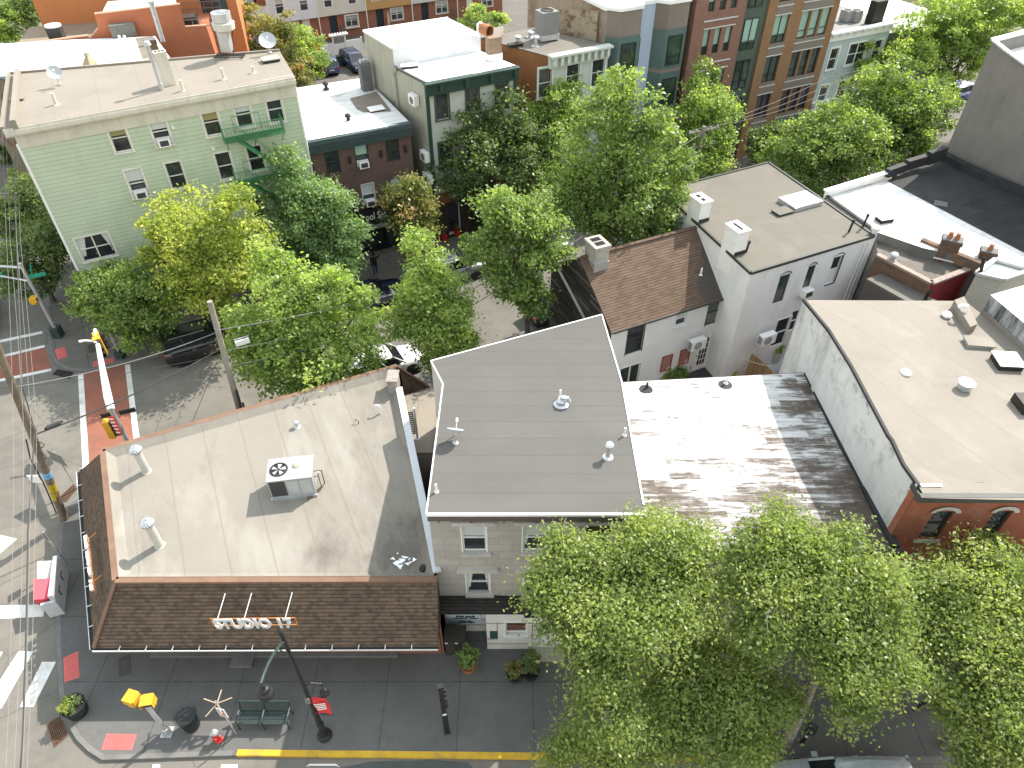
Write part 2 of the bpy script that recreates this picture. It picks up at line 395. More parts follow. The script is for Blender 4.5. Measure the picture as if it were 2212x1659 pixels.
MAT['red'] = paint('red_paint', (.55, .03, .025, 1), .45, .1, 3)
MAT['sign_green'] = paint('street_sign_green', (.02, .3, .22, 1), .5, .08, 3)
MAT['blue'] = paint('sign_blue', (.02, .1, .45, 1), .5, .1, 3)
MAT['terracotta'] = paint('terracotta', (.36, .14, .075, 1), .85, .15, 4)
MAT['soil'] = paint('soil', (.05, .035, .024, 1), .95, .3, 6)
MAT['tyre'] = plain('tyre_rubber', (.016, .016, .017, 1), .85)
MAT['rim'] = plain('wheel_rim', (.4, .41, .42, 1), .35, .8)
MAT['lamp_glass'] = plain('headlight_glass', (.6, .62, .63, 1), .1, 0, .6)
MAT['tail_red'] = plain('tail_light_red', (.4, .012, .012, 1), .15, 0, .6)
MAT['plate'] = plain('number_plate', (.6, .6, .5, 1), .5)
# ------------------------------------------------------------------ ground, pavements, kerbs, markings
RZ = -.13
m = M(); m.face((-400, -200, RZ), (400, -200, RZ), (400, 500, RZ), (-400, 500, RZ)); struct(m.build('road', MAT['asphalt']))
near_kerb = [(70, 9.55), (6.5, 9.8), (1.2, 9.86), (-10, 9.97), (-13.2, 9.86)] + [tuple(A(x, y)[:2]) for x, y in ((220, 1641), (190, 1622), (165, 1597), (150, 1572), (138, 1540), (128, 1504), (124, 1440), (121, 1370), (121, 1296), (122, 1220), (126, 1150), (133, 1110), (150, 1083), (176, 1066), (205, 1052))] + [(-18.6, 23.15), (-13.8, 25.7), (-5, 30.75), (8.5, 39.6), (30, 52.5), (70, 75)]
m = M(); m.prism([(p[0], p[1]) for p in near_kerb], -.6, 0); struct(m.build('sidewalk', MAT['walk']))
far_kerb = [(-62, 82), (-33.5, 39.6)] + [tuple(A(x, y)[:2]) for x, y in ((98, 600), (101, 660), (99, 690), (102, 722), (107, 764), (122, 787), (150, 799), (185, 801), (211, 798), (285, 780), (363, 763))] + [(-10.1, 38.35), (-7.2, 39.75), (10, 49.3), (70, 82.3)]
m = M(); m.prism(far_kerb + [(120, 160), (-40, 160)], -.6, 0); struct(m.build('pavement', MAT['walk_far']))
def kerb(name, pts, mat, w=.17, z=.004, closed=False):
    m = M(); P = [Vector((p[0], p[1])) for p in pts]; off = []
    for i, p in enumerate(P):
        a = P[max(i-1, 0)]; b = P[min(i+1, len(P)-1)]; d = (b-a).normalized(); n = Vector((-d.y, d.x)); off.append((p-n*.004, p+n*w))
    for i in range(len(P)-1):
        (a0, a1), (b0, b1) = off[i], off[i+1]
        m.face((a0.x, a0.y, z), (b0.x, b0.y, z), (b1.x, b1.y, z), (a1.x, a1.y, z)); m.face((a0.x, a0.y, RZ), (b0.x, b0.y, RZ), (b0.x, b0.y, z), (a0.x, a0.y, z))
    return struct(m.build(name, mat))
nk = near_kerb
kerb('kerb', [Vector((p[0], p[1])) for p in nk[3:]][::-1], MAT['kerb'])
kerb('kerb', [(-9.85, 9.97), (1.2, 9.86), (6.9, 9.79)], MAT['yellow_kerb'], .2, .005)
kerb('kerb', [(6.9, 9.79), (70, 9.55)], MAT['kerb'])
kerb('kerb', far_kerb, MAT['kerb'])
def patch(name, px, mat, z=RZ+.004):
    m = M(); m.face(*[A(x, y, z) for x, y in px]); return struct(m.build(name, mat))
patch('crosswalk', ((180, 801), (270, 789), (294, 951), (306, 1040), (196, 1056), (189, 990)), MAT['pave_red'])
patch('crosswalk', ((-60, 780), (97.7, 751), (110.7, 796.5), (-60, 832)), MAT['pave_red'])
for q in (((168.5, 811), (180, 808), (196, 1056), (181, 1058)), ((269.4, 787.5), (280.7, 786.7), (310, 1010), (296, 1012)),
          ((-60, 782), (96, 745), (97, 750), (-60, 788)), ((-60, 831), (110.7, 795.7), (110.7, 801.4), (-60, 837)), ((-60, 747), (91, 715), (92, 720.5), (-60, 753)),
          ((-60, 1310), (99, 1305), (93, 1332), (-60, 1340)), ((-50, 1407), (7, 1408), (-50, 1500)), ((40.5, 1406.5), (72, 1406.5), (3.3, 1530), (-40, 1530)),
          ((90.8, 1429.5), (121, 1429.5), (72, 1527), (42.7, 1527)), ((-40, 1146), (37, 1163.8), (-40, 1230)),
          ((330, 1651), (346, 1651), (344, 1690), (322, 1690)), ((478, 1651), (513, 1651), (517, 1700), (470, 1700)),
          ((660, 1657), (668, 1650), (726, 1650), (734, 1657), (726, 1654), (668, 1654))):
    patch('road_marking', q, MAT['white_mark'], RZ+.008)
for q in (((118, 755), (140, 748.5), (145.7, 769), (124.5, 777.8)), ((201, 781), (245, 772), (245.4, 782.7), (200, 792.7)),
          ((136.7, 1420.7), (168.5, 1406.5), (171.8, 1463.4), (139, 1474.3)), ((230.8, 1585), (295.4, 1586), (285.5, 1620), (218.8, 1619))):
    m = M(); P = [A(x, y, .006) for x, y in q]; m.face(*P)
    for i in range(1, 10):
        for j in range(1, 10):
            a = P[0].lerp(P[1], i/10).lerp(P[3].lerp(P[2], i/10), j/10); m.lathe((a.x, a.y, .006), [(.028, 0), (.02, .012)], 6)
    struct(m.build('pavement', MAT['tactile']))
patch('road', ((-60, 1160), (130, 1117), (125, 1220), (119, 1300), (-60, 1305)), paint('worn_concrete_road', (.185, .172, .145, 1), .9, .15, .5, dirt=(.12, .112, .1, 1)), RZ+.003)
patch('road', ((700, 1666), (800, 1645), (930, 1642), (1010, 1646), (1060, 1700), (640, 1700)), paint('oil_stain', (.06, .07, .068, 1), .6, .2, 1), RZ+.003)
def grate(q, nx, ny, label, mat, z=.008, frame=.06):
    P = [A(x, y, z) for x, y in q]; c = sum(P, Vector())/4
    t = thing('drain_grate', label, 'drain grate', (c.x, c.y, 0)); 
    m = M(); m.face(*[p-Vector((0, 0, .004)) for p in P]); m.build('drain_pit', MAT['hole'], t)
    m = M(); L = lambda u, v: P[0].lerp(P[1], u).lerp(P[3].lerp(P[2], u), v)
    for i in range(nx+1): m.bar(L(i/nx, 0), L(i/nx, 1), .03, .02)
    for j in range(ny+1): m.bar(L(0, j/ny)+Vector((0, 0, .003)), L(1, j/ny)+Vector((0, 0, .003)), .03, .02)
    m.build('grille', mat, t)
grate(((101.7, 1565), (129, 1547.6), (146.6, 1589), (118, 1613)), 8, 7, 'square iron storm drain grate in the road beside the planter corner', MAT['rust'], RZ+.02)
grate(((114, 808), (124.5, 798), (158, 804.6), (149.7, 817.7)), 9, 6, 'dark storm drain grate at the rounded corner below the green house', MAT['iron'], RZ+.02)
grate(((127.6, 1076), (161.4, 1043.6), (170.6, 1050), (142, 1084)), 10, 4, 'sunlit rusty storm drain grate behind the leaning wooden utility pole', MAT['rust'], RZ+.02)
for k, q in enumerate((((255, 1421.8), (281, 1412), (284, 1454.6), (257, 1462)), ((189, 745), (209, 739), (212, 757), (192, 763)), ((224, 1166), (251, 1159), (256, 1186), (226, 1192)))):
    P = [A(x, y, .006) for x, y in q]; c = sum(P, Vector())/4
    lab = ('brown square access cover in the shaded pavement below the gutter corner', 'square access cover in the pavement beside the far tactile paving', 'brown access cover half under the left eave of the corner shop')[k]
    m = M(); m.slab(P, .02); tag(m.build('access_cover', paint('cover_%d' % k, (.075, .068, .06, 1), .8, .25, 4)), lab, 'access cover')
# ------------------------------------------------------------------ facade helpers
def rect(p, q, a, b):
    """pixel corners a, b of an opening on the facade through p, q -> (s0, z0, s1, z1)"""
    e = Vector((q[0]-p[0], q[1]-p[1])).normalized(); u = PL(a[0], a[1], p, q); v = PL(b[0], b[1], p, q)
    s = [(w.x-p[0])*e.x+(w.y-p[1])*e.y for w in (u, v)]
    return (min(s), min(u.z, v.z), max(s), max(u.z, v.z))
def window(parent, p, q, r, frame, pane=None, cw=.09, style='dh', blind=None, bf=.5, sill=True, depth=.1, proud=.03, mull=1, rail=.5, side_blind=False):
    s0, z0, s1, z1 = r; m = M(fr(p, q)); w, h = s1-s0, z1-z0
    if cw:
        m.box(s0-cw, -proud, z1, s1+cw, .02, z1+cw); m.box(s0-cw, -proud, z0-.02, s0, .02, z1); m.box(s1, -proud, z0-.02, s1+cw, .02, z1)
        if sill: m.box(s0-cw-.03, -proud-.05, z0-.09, s1+cw+.03, .02, z0-.02)
    fw = .05; y = depth-.05
    m.box(s0, y, z0, s0+fw, depth, z1); m.box(s1-fw, y, z0, s1, depth, z1); m.box(s0+fw, y, z0, s1-fw, depth, z0+fw); m.box(s0+fw, y, z1-fw, s1-fw, depth, z1)
    for k in range(1, mull): x = s0+w*k/mull; m.box(x-.035, y-.02, z0+fw, x+.035, depth, z1-fw)
    if rail:
        zr = z0+h*rail; m.box(s0+fw, y-.012, zr-.025, s1-fw, depth-.003, zr+.025)
    f = m.build('window', frame, parent)
    g = M(fr(p, q)); g.face((s0, depth-.012, z0), (s1, depth-.012, z0), (s1, depth-.012, z1), (s0, depth-.012, z1)); g.build('pane', pane or MAT['glass'], f)
    if blind:
        b = M(fr(p, q)); b.box(s0+fw, depth-.026, z1-h*bf, s1-fw, depth-.016, z1-fw); b.build('blind', blind, f)
    if side_blind:
        b = M(fr(p, q))
        for a, c in ((s0+fw, s0+w*.3), (s1-w*.22, s1-fw)): b.face((a, depth-.02, z1-fw), (c, depth-.02, z1-fw), (a+(c-a)*(.35 if a < s0+w/2 else .7), depth-.02, z0+h*.2), (a if a < s0+w/2 else c-.03, depth-.02, z0+h*.2))
        b.build('curtain', MAT['curtain'], f)
    return f
def ac_unit(p, q, r, label, group='window air conditioners', w=.62, h=.42):
    """window air conditioner sitting on the sill of opening r"""
    s = (r[0]+r[2])/2; z = r[1]+.02; o = fr(p, q) @ Vector((s, -.1, z))
    t = thing('air_conditioner', label, 'air conditioner', tuple(o), group)
    X = fr(p, q)
    m = M(X); m.box(s-w/2, -.38, z, s+w/2, .06, z+h); m.build('casing', MAT['white_trim'], t)
    m = M(X); m.face((s-w*.36, -.383, z+.05), (s+w*.36, -.383, z+.05), (s+w*.36, -.383, z+h-.06), (s-w*.36, -.383, z+h-.06)); m.build('grille', MAT['dark_grille'], t)
    m = M(X); m.box(r[0]+.05, .03, z, s-w/2, .055, z+h); m.box(s+w/2, .03, z, r[2]-.05, .055, z+h); m.build('side_panel', MAT['white'], t)
    return t
def split_ac(p, q, a, b, label):
    r = rect(p, q, a, b); s0, z0, s1, z1 = r; X = fr(p, q); s1 = s0+.95; z1 = z0+.62
    t = thing('air_conditioner', label, 'air conditioner', tuple(X @ Vector((s0, 0, z0))), 'outdoor air conditioners on brackets')
    m = M(X); m.box(s0, -.62, z0, s1, -.26, z1); m.build('casing', MAT['white'], t)
    m = M(X); m.lathe(((s0+s1)/2-.08, -.625, (z0+z1)/2), [(.25, 0), (.25, .02), (.0, .02)], 20, (0, -1, 0)); m.build('fan_grille', paint('fan_grille', (.3, .31, .31, 1), .5), t)
    m = M(X)
    for k in range(5): m.box(s0-.012, -.58, z0+.07+k*.1, s0, -.3, z0+.13+k*.1)
    m.build('side_louvre', MAT['dark_grille'], t)
    m = M(X)
    for s in (s0+.15, s1-.15): m.box(s-.02, -.62, z0-.045, s+.02, 0, z0-.005); m.bar((s, 0, z0-.4), (s, -.5, z0-.03), .03)
    m.build('bracket', MAT['galv'], t)
def pipe(parent, x, y, z, h, r, mat, cap=None, hood=None, name='vent_pipe', n=10):
    m = M(); m.lathe((x, y, z-.05), [(r*2.2, .05), (r*1.3, .09), (r, .12), (r, h+.05)] , n)
    if cap: m.lathe((x, y, z), [(r*1.7, h-.05), (r*1.9, h+.02), (r*1.2, h+.1), (0, h+.13)], n)
    return m.build(name, mat, parent)
def turbine(parent, b, h, r=.16, name='turbine_vent'):
    m = M(); m.lathe((b[0], b[1], b[2]), [(r*1.3, 0), (r, .05), (r, h)], 14)
    f = m.build(name, paint('vent_stack', (.45, .44, .41, 1), .7), parent)
    m = M()
    for j in range(16):
        a = 2*math.pi*j/16
        for k in range(5):
            t0, t1 = k/5*math.pi, (k+1)/5*math.pi
            def P(t, off): rr = r*1.55*math.sin(t)+r*.15; aa = a+off+.25*math.cos(t); return (b[0]+rr*math.cos(aa), b[1]+rr*math.sin(aa), b[2]+h+r*1.1-r*1.1*math.cos(t))
            m.face(P(t0, 0), P(t0, .3), P(t1, .3), P(t1, 0))
    m.build('turbine_head', MAT['alu'], f)
    m = M(); m.lathe((b[0], b[1], b[2]+h), [(r*.9, 0), (r*1.2, r*1.1), (0, r*2.1)], 12); m.build('turbine_core', MAT['iron'], f)
    return f
def dish(b, h, aim, label, r=.33, tilt=.5):
    """satellite dish on a mast: b base, aim azimuth"""
    t = thing('satellite_dish', label, 'satellite dish', tuple(b), 'satellite dishes on the roofs')
    m = M(); m.tube(b, b+Vector((0, 0, h)), .03, .03, 8); m.lathe(tuple(b), [(.11, 0), (.11, .02), (.05, .05)], 8); m.build('mast', MAT['galv'], t)
    ax = Vector((math.cos(aim)*math.cos(tilt), math.sin(aim)*math.cos(tilt), math.sin(tilt)))
    c = b+Vector((0, 0, h))+ax*.08
    m = M(); m.lathe(c, [(0, 0), (r*.45, .025), (r*.8, .08), (r, .13), (r*.99, .15), (r*.8, .1), (r*.45, .045), (0, .02)], 22, ax); m.build('reflector', paint('dish_grey', (.42, .45, .48, 1), .45, .06, 3), t)
    e = c+ax*.5+Vector((0, 0, -.05)); m = M(); m.tube(c-Vector((0, 0, r*.6)), e, .018, .018, 6); m.tube(e-ax*.05, e+ax*.1, .05, .05, 8); m.build('feed_arm', MAT['white_trim'], t)
    return t
def xy(v): return (v.x, v.y)
# ================================================================== corner shop with the brown mansard
ZP = 4.35; ZG = 2.22
FLt, BLt = A(250, 1253, ZP), A(222, 972, ZP); FRt = Vector((-2.7, FLt.y+.05, ZP)); BRt = A(857, 790, ZP)
FLg, BLg, FRg = A(203, 1400, ZG), A(172, 1018, ZG), Vector((-2.7, A(203, 1400, ZG).y+.06, ZG))
RRg, RIg = A(927, 836, ZG), A(874, 853, ZG+.1)
sh = thing('corner_shop', 'low corner shop with a brown shingled mansard and a pale flat roof', 'building', (-9, 18, 0))
m = M(); X = (-14.25, 13.8); L = 11.5
m.xf = fr(X, (0, 13.8)); m.wall(L, 0, ZG, [(1.1, .9, 2.0, 2.0), (3.2, .05, 4.2, 2.05), (6, .8, 8, 2.0)], .2)
m.xf = None
bl = [(-14.25, 13.8), (-18.3, 21.4), (-4.6, 26.6), (-2.72, 13.8)]
for a, b in ((1, 0), (2, 1), (3, 2)): m.face((*bl[a], 0), (*bl[b], 0), (*bl[b], ZG), (*bl[a], ZG))
m.build('wall', brickm('shop_brick', (.30, .10, .06, 1), (.22, .075, .05, 1), (.22, .19, .17, 1)), sh)
m = M(); m.box(-14.3, 13.62, 0, -10.95, 13.8, .1); m.box(-10.2, 13.62, 0, -4.5, 13.8, .1); m.build('plinth', MAT['kerb'], sh)
m = M(fr(X, (0, 13.8)))
for s in ((1.1, .9, 2.0, 2.0), (3.2, .05, 4.2, 2.05), (6, .8, 8, 2.0)): m.face((s[0], .19, s[1]), (s[2], .19, s[1]), (s[2], .19, s[3]), (s[0], .19, s[3]))
m.build('shop_window', MAT['glass'], sh)
m = M(); m.box(-11.0, 13.2, 0, -10.15, 13.8, .14); m.build('step', MAT['kerb'], sh)
m = M(); m.xf = fr(X, (0, 13.8)); m.box(3.75, -.3, 1.7, 4.15, -.02, 2.1); m.xf = None; m.build('wall_lamp', MAT['black_metal'], sh)
shing = shingle('brown_shingles', ((.065, .05, .04, 1), (.115, .085, .064, 1), (.17, .115, .082, 1), (.10, .096, .078, 1)), .14, .19, .7)
m = M(); d = Vector((0, 0, .05))
for q in ((FLg, FRg, FRt-d, FLt-d), (BLg, FLg, FLt-d, BLt-d), (RRg, BLg, BLt-d, BRt-d)): m.face(*q)
m.face(RIg, RRg, BRt-d, BRt-d+Vector((.25, -.55, -.1)))
m.face(FRg, FRg+Vector((0, 1.2, 0)), FRt-d)
m.build('mansard_roof', shing, sh)
m = M(); z = ZG-.03
m.face((FLg.x, FLg.y, z), (FRg.x, FRg.y, z), (-2.72, 13.8, z), (-14.25, 13.8, z)); m.face((FLg.x, FLg.y, z), (-14.25, 13.8, z), (-18.3, 21.4, z), (BLg.x, BLg.y, z)); m.face((BLg.x, BLg.y, z), (-18.3, 21.4, z), (-4.6, 26.6, z), (RRg.x, RRg.y, z))
m.build('soffit', paint('soffit', (.3, .26, .22, 1)), sh)
capm = paint('roof_edge_cap', (.20, .12, .082, 1), .85, .2, 1.5, .1, dirt=(.10, .065, .045, 1))
m = M()
for a, b in ((FLt, FRt), (BLt, FLt), (BLt, BRt)): m.bar(a-Vector((0, 0, .03)), b-Vector((0, 0, .03)), .24, .12)
m.bar(FLg+Vector((0, 0, .04)), FLt, .16, .05); m.bar(RRg+Vector((0, 0, .05)), BRt, .2, .06)
m.build('edge_cap', capm, sh)
def inset(poly, d):
    n = len(poly); out = []
    for i in range(n):
        a, b, c = Vector(poly[i-1][:2]), Vector(poly[i][:2]), Vector(poly[(i+1) % n][:2])
        e1, e2 = (b-a).normalized(), (c-b).normalized(); n1, n2 = Vector((-e1.y, e1.x)), Vector((-e2.y, e2.x))
        k = (n1+n2); k = k/max(k.dot(n1), .2)*1.0
        out.append(b+k*d)
    return out
rp = [FLt, FRt, BRt, BLt]; i1 = inset(rp, .1); i2 = inset(rp, .42); ZR = 4.12
membrane = roofing('cream_membrane', (.24, .222, .192, 1), -1.55, (.11, .098, .083, 1), .7, .09, (.17, .15, .124, 1), R(-25), (.30, .285, .255, 1), (1, .35, 1), ripple=.8, spots=[(A(700, 1190, 4.1), 1.0), (A(880, 1190, 4.1), 1.6), (A(905, 1130, 4.1), 1.0), (A(835, 1205, 4.1), .9), (A(850, 815, 4.1), .9)])
m = M(); m.face(*[(p.x, p.y, ZR) for p in i2])
for k in range(4):
    a, b = k, (k+1) % 4
    m.face((i1[a].x, i1[a].y, ZP+.04), (i1[b].x, i1[b].y, ZP+.04), (i2[b].x, i2[b].y, ZR), (i2[a].x, i2[a].y, ZR))
m.build('roof', membrane, sh)
m = M(); a, b = A(862, 838, 4.5), FRt+Vector((-.02, .22, .12)); m.bar(a, b, .3, .12)
mid = a.lerp(b, .35); m.bar(mid-Vector((0, 0, .0)), mid+(b-a).normalized()*.07, .32, .135); m.build('coping', paint('coping_metal', (.55, .58, .62, 1), .45, .05, 2), sh)
m = M(); m.face((a.x, a.y, 0), (b.x, b.y, 0), (b.x, b.y, 4.4), (a.x, a.y, 4.4)); m.build('wall', paint('parge', (.33, .3, .27, 1), .9), sh)
gm = M(); br = M()
for p, q in ((FLg, FRg), (BLg, FLg), (BLg, RRg)):
    e = (q-p).normalized(); n = Vector((e.y, -e.x, 0)); n = n if n.y < .3 or p is BLg and q is FLg else n
    if (p is BLg and q is RRg): n = Vector((-e.y, e.x, 0))
    gm.bar(p+n*.13, q+n*.13, .022, .07)
    tr_ = M(); tr_.bar(p+n*.06-Vector((0, 0, .03)), q+n*.06-Vector((0, 0, .03)), .115, .02); tr_.build('gutter', MAT['iron'], sh)
    L = (q-p).length; k = int(L/.95)
    for i in range(1, k): c = p+e*(L*i/k); br.bar(c-n*.05+Vector((0, 0, .06)), c+n*.14+Vector((0, 0, .052)), .03, .02)
g = gm.build('gutter', MAT['white_trim'], sh); br.build('gutter_bracket', MAT['white_trim'], g)
# roof ballast stains and the silver patch by the drain
c = A(868, 1212, ZR); m = M()
for k in range(46):
    a = rnd.uniform(0, 6.28); r = rnd.uniform(0, .55)*rnd.random()**.3; x, y = c.x+r*1.0*math.cos(a), c.y+r*.75*math.sin(a); s = rnd.uniform(.03, .1); t = rnd.uniform(0, 3)
    m.face(*[(x+s*rnd.uniform(.5, 1.5)*math.cos(t+j*2.1), y+s*rnd.uniform(.5, 1.5)*math.sin(t+j*2.1), ZR+.012+rnd.uniform(0, .03)) for j in range(3)])
m.build('silver_patch', paint('silver_flash', (.75, .76, .78, 1), .3, .2, 8, metal=.5), sh)
c = A(915, 1228, ZR); m = M(); m.lathe((c.x, c.y, ZR), [(.17, .004), (.15, .05), (.09, .09), (0, .1)], 14); m.build('roof_drain', MAT['iron'], sh)
turbine(sh, A(345, 1178, ZR), 1.22); turbine(sh, A(317, 1018, ZR), 1.15)
b = A(642, 922, ZR); pipe(sh, b.x, b.y, ZR, .25, .07, MAT['galv'], True)
b = A(822, 893, ZR); m = M(); m.path([b, b+Vector((0, 0, .42)), b+Vector((-.03, 0, .5)), b+Vector((-.14, 0, .52)), b+Vector((-.2, 0, .45))], .045, 8); m.build('vent_pipe', MAT['white_trim'], sh)
b = A(775, 915, ZR); m = M(); m.path([b, b+Vector((0, 0, .2)), b+Vector((-.12, .03, .25)), b+Vector((-.15, .03, .1))], .022, 6); m.build('vent_pipe', MAT['kerb'], sh)
c = A(852, 822, ZP+.2); m = M(); m.box(c.x-.25, c.y-.5, ZR, c.x+.2, c.y+.25, ZP+.55); m.box(c.x-.29, c.y-.54, ZP+.55, c.x+.24, c.y+.29, ZP+.62); m.build('chimney', paint('stub_chimney', (.3, .27, .25, 1), .9, .25, 3), sh)
# sign letters on the front slope
def text_fit(name, body, mat, parent, p, q, h, ext=.03, bold=0., sp=1.0, extra=None):
    o = text(name, body, mat, None, Matrix.Identity(4), h/.69, 1, ext, bold, 'LEFT', sp); w = max(v.co.x for v in o.data.vertices)-min(v.co.x for v in o.data.vertices)
    me = o.data; bpy.data.objects.remove(o); bpy.data.meshes.remove(me)
    e = (q-p); sx = e.length/w; e.normalize(); n = Vector((-e.y, e.x, 0)).normalized(); up = e.cross(n)*-1
    up = n.cross(e)*-1 if False else e.cross(n)
    X = Matrix(((e.x, n.x, up.x, p.x), (e.y, n.y, up.y, p.y), (e.z, n.z, up.z, p.z), (0, 0, 0, 1)))
    if extra is not None: X = X @ extra
    return text(name, body, mat, parent, X, h/.69, sx, ext, bold, 'LEFT', sp)
YS = 13.0; p, q = PY(468, 1357, YS), PY(636, 1354.5, YS); hh = PY(468, 1340, YS).z-p.z
sg = thing('shop_sign', 'white raised STUDIO 17 letters on a frame over the front mansard', 'sign', tuple(p))
letm = paint('letter_face', (.60, .61, .64, 1), .4, .05, 3)
text_fit('lettering', 'STUDIO 17', letm, sg, p, q, hh*1.05, .02, .034, 1.04)
m = M(); oran = paint('sign_frame', (.42, .17, .05, 1), .6)
for z in (0.05, hh-.03): m.bar(p+Vector((-.1, .07, z)), q+Vector((.1, .07, z)), .03)
for x in (-.1, .1): e = p if x < 0 else q; m.bar(e+Vector((x, .07, .05)), e+Vector((x, .07, hh)), .03)
m.build('frame', oran, sg)
m = M()
for u in (.06, .4, .92): c = p.lerp(q, u)+Vector((0, .06, hh)); m.bar(c, c+Vector((.16, .75, .42)), .025)
for u in (.06, .4, .92): c = p.lerp(q, u)+Vector((0, .07, 0)); m.bar(c, c+Vector((0, .2, -.12)), .02)
m.build('strut', MAT['white_trim'], sg)
p = A(205, 1286, 3.25); q = A(190, 1165, 3.25)
sg = thing('shop_sign', 'raised shop letters seen edge-on over the left mansard', 'sign', tuple(p))
n_ = Vector((q.y-p.y, p.x-q.x, 0)).normalized()
text_fit('lettering', 'STUDIO 17', letm, sg, q, p, .33, .05, .02, 1.05)
m = M()
for u in (.12, .88): c = p.lerp(q, u)+Vector((0, 0, .3)); m.bar(c, c+Vector((.45, .18, .3)), .025)
for z in (.05, .28): m.bar(p+Vector((.06, .03, z)), q+Vector((.06, .03, z)), .03)
m.build('frame', oran, sg)
# roof air handler
zb, zt = ZR+.12, ZR+1.12
b0, b1 = A(588, 1077, zb), A(683, 1066, zb); e = (b1-b0).normalized(); L = (b1-b0).length
hv = thing('rooftop_air_handler', 'pale grey boxy air handler with a round top fan on the cream roof', 'air handler', (b0.x, b0.y, ZR))
X = fr(b0, b1); D = 1.15
m = M(X); m.box(0, 0, zb, L, D, zt); m.box(-.03, -.03, zt, L+.03, D+.03, zt+.05); m.build('casing', MAT['hvac_grey'], hv)
m = M(X); m.box(.05, -.012, zb+.1, L*.38, 0, zt-.05); m.build('coil_grille', MAT['dark_grille'], hv)
for k in range(2): m = M(X); s = L*(.42+.29*k); m.box(s, -.012, zb+.14, s+L*.25, 0, zt-.1); m.build('access_panel', paint('panel_grey', (.4, .42, .43, 1), .5), hv)
m = M(X); c = (L*.25, D*.48, zt+.05); m.lathe(c, [(.34, 0), (.36, .03), (.31, .035), (.30, -.0), (0, .005)], 24); f = m.build('fan_guard', MAT['iron'], hv)
m = M(X)
for k in range(5):
    a = k*1.2566; u = lambda r, o: (c[0]+r*math.cos(a+o), c[1]+r*math.sin(a+o), c[2]+.018+o*.02); m.face(u(.05, 0), u(.29, -.1), u(.29, .5), u(.05, .4))
m.build('fan_blade', MAT['galv'], f)
m = M(X); c2 = (L*.66, D*.62, zt+.05); m.lathe(c2, [(.17, 0), (.17, .03), (.12, .12), (0, .13)], 14); m.build('flue_cap', paint('flue', (.62, .6, .45, 1), .6), hv)
m = M(X); m.box(-.05, -.06, ZR, L+.05, .02, zb); m.box(-.05, D-.05, ZR, L+.05, D+.05, zb); m.build('base_rail', MAT['galv'], hv)
m = M(X); q = L+.02
m.path([(q, .5, zt-.2), (q+.3, .5, zt-.2), (q+.3, .5, ZR+.1), (q+.02, .2, ZR+.1)], .022, 6); m.path([(q, .3, zt-.3), (q+.18, .3, zt-.3), (q+.18, .3, ZR+.08), (q-.35, -.25, ZR+.06), (q-.3, -.03, ZR+.1)], .022, 6)
m.build('gas_pipe', MAT['rust'], hv)
# ------------------------------------------------------------------ low tan annex between the shop and the grey roof
an = thing('annex', 'low tan roofed annex squeezed between the corner shop and the grey roof', 'building', tuple(A(905, 960, 0)))
za = 3.2; P = [A(892, 978, za), A(946, 978, za), A(944, 838, za), A(930, 842, za), A(868, 855, za)]
m = M(); m.slab(P, .12); m.build('roof', roofing('tan_deck', (.26, .23, .19, 1), -.9, (.2, .17, .14, 1), .5, .08), an)
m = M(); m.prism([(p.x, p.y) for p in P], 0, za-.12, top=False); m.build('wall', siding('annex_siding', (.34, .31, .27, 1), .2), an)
c = A(893, 890, za+.02); c2 = A(898, 935, za+.02); m = M(); e = (c2-c).normalized(); n = Vector((-e.y, e.x, 0)); L = (c2-c).length
m.bar(c, c2, .05); m.bar(c-n*.32, c2-n*.32, .05)
for k in range(11): a = c+e*(L*k/10); m.bar(a, a-n*.32, .06, .03)
m.build('roof_grating', MAT['iron'], an)
b = A(902, 947, za); m = M(); m.lathe(tuple(b), [(.12, 0), (.05, .04), (.05, 1.9)], 8); m.lathe(tuple(b+Vector((0, 0, 1.9))), [(.06, 0), (.07, .03), (0, .06)], 8); m.build('vent_pipe', MAT['galv'], an)
# ================================================================== grey roof building with the stone front
gb = thing('stone_front_building', 'three storey building with a plain grey roof and pale stone block front', 'building', (.8, 14.8, 0))
G = [Vector((-2.8, 14.8, 7.78)), Vector((4.43, 14.8, 7.78)), PX(1343, 825, 4.47), A(1300, 680, 7.0), A(931, 780, 7.15), A(957, 830, 7.3)]
G[2].z = 7.3; G[2] = A(1343, 825, 7.3)
grey = roofing('grey_membrane', (.108, .106, .100, 1), .92, (.08, .078, .074, 1), .35, .07, (.082, .08, .076, 1), 0, (.122, .119, .113, 1), (.25, 1, 1), .82)
o = Vector((0, -.12, 0)); Gr = [G[0]+o+Vector((-.05, 0, 0)), G[1]+o, G[2], G[3], G[4], G[5]]
m = M(); m.face(Gr[0], Gr[1], Gr[2], Gr[5]); m.face(Gr[5], Gr[2], Gr[3], Gr[4]); m.build('roof', grey, gb)
m = M(); ed = [(0, 1, .1), (1, 2, .06), (2, 3, .06), (3, 4, .06), (4, 5, .05), (5, 0, .05)]
for a, b, w in ed: m.bar(Gr[a]-Vector((0, 0, .02)), Gr[b]-Vector((0, 0, .02)), w, .1)
m.build('roof_edge', MAT['white_trim'], gb)
p, q = (-2.8, 14.8), (4.43, 14.8)
up = [((996.6, 1134.3), (1051.3, 1191)), ((1130.6, 1134), (1182.5, 1190)), ((1265.6, 1133), (1318, 1190))]
lo = [((1006.6, 1235.3), (1058, 1280.3)), ((1132, 1235), (1182, 1280)), ((1257, 1235), (1307, 1280))]
ru = [rect(p, q, *w) for w in up]; rl = [rect(p, q, *w) for w in lo]
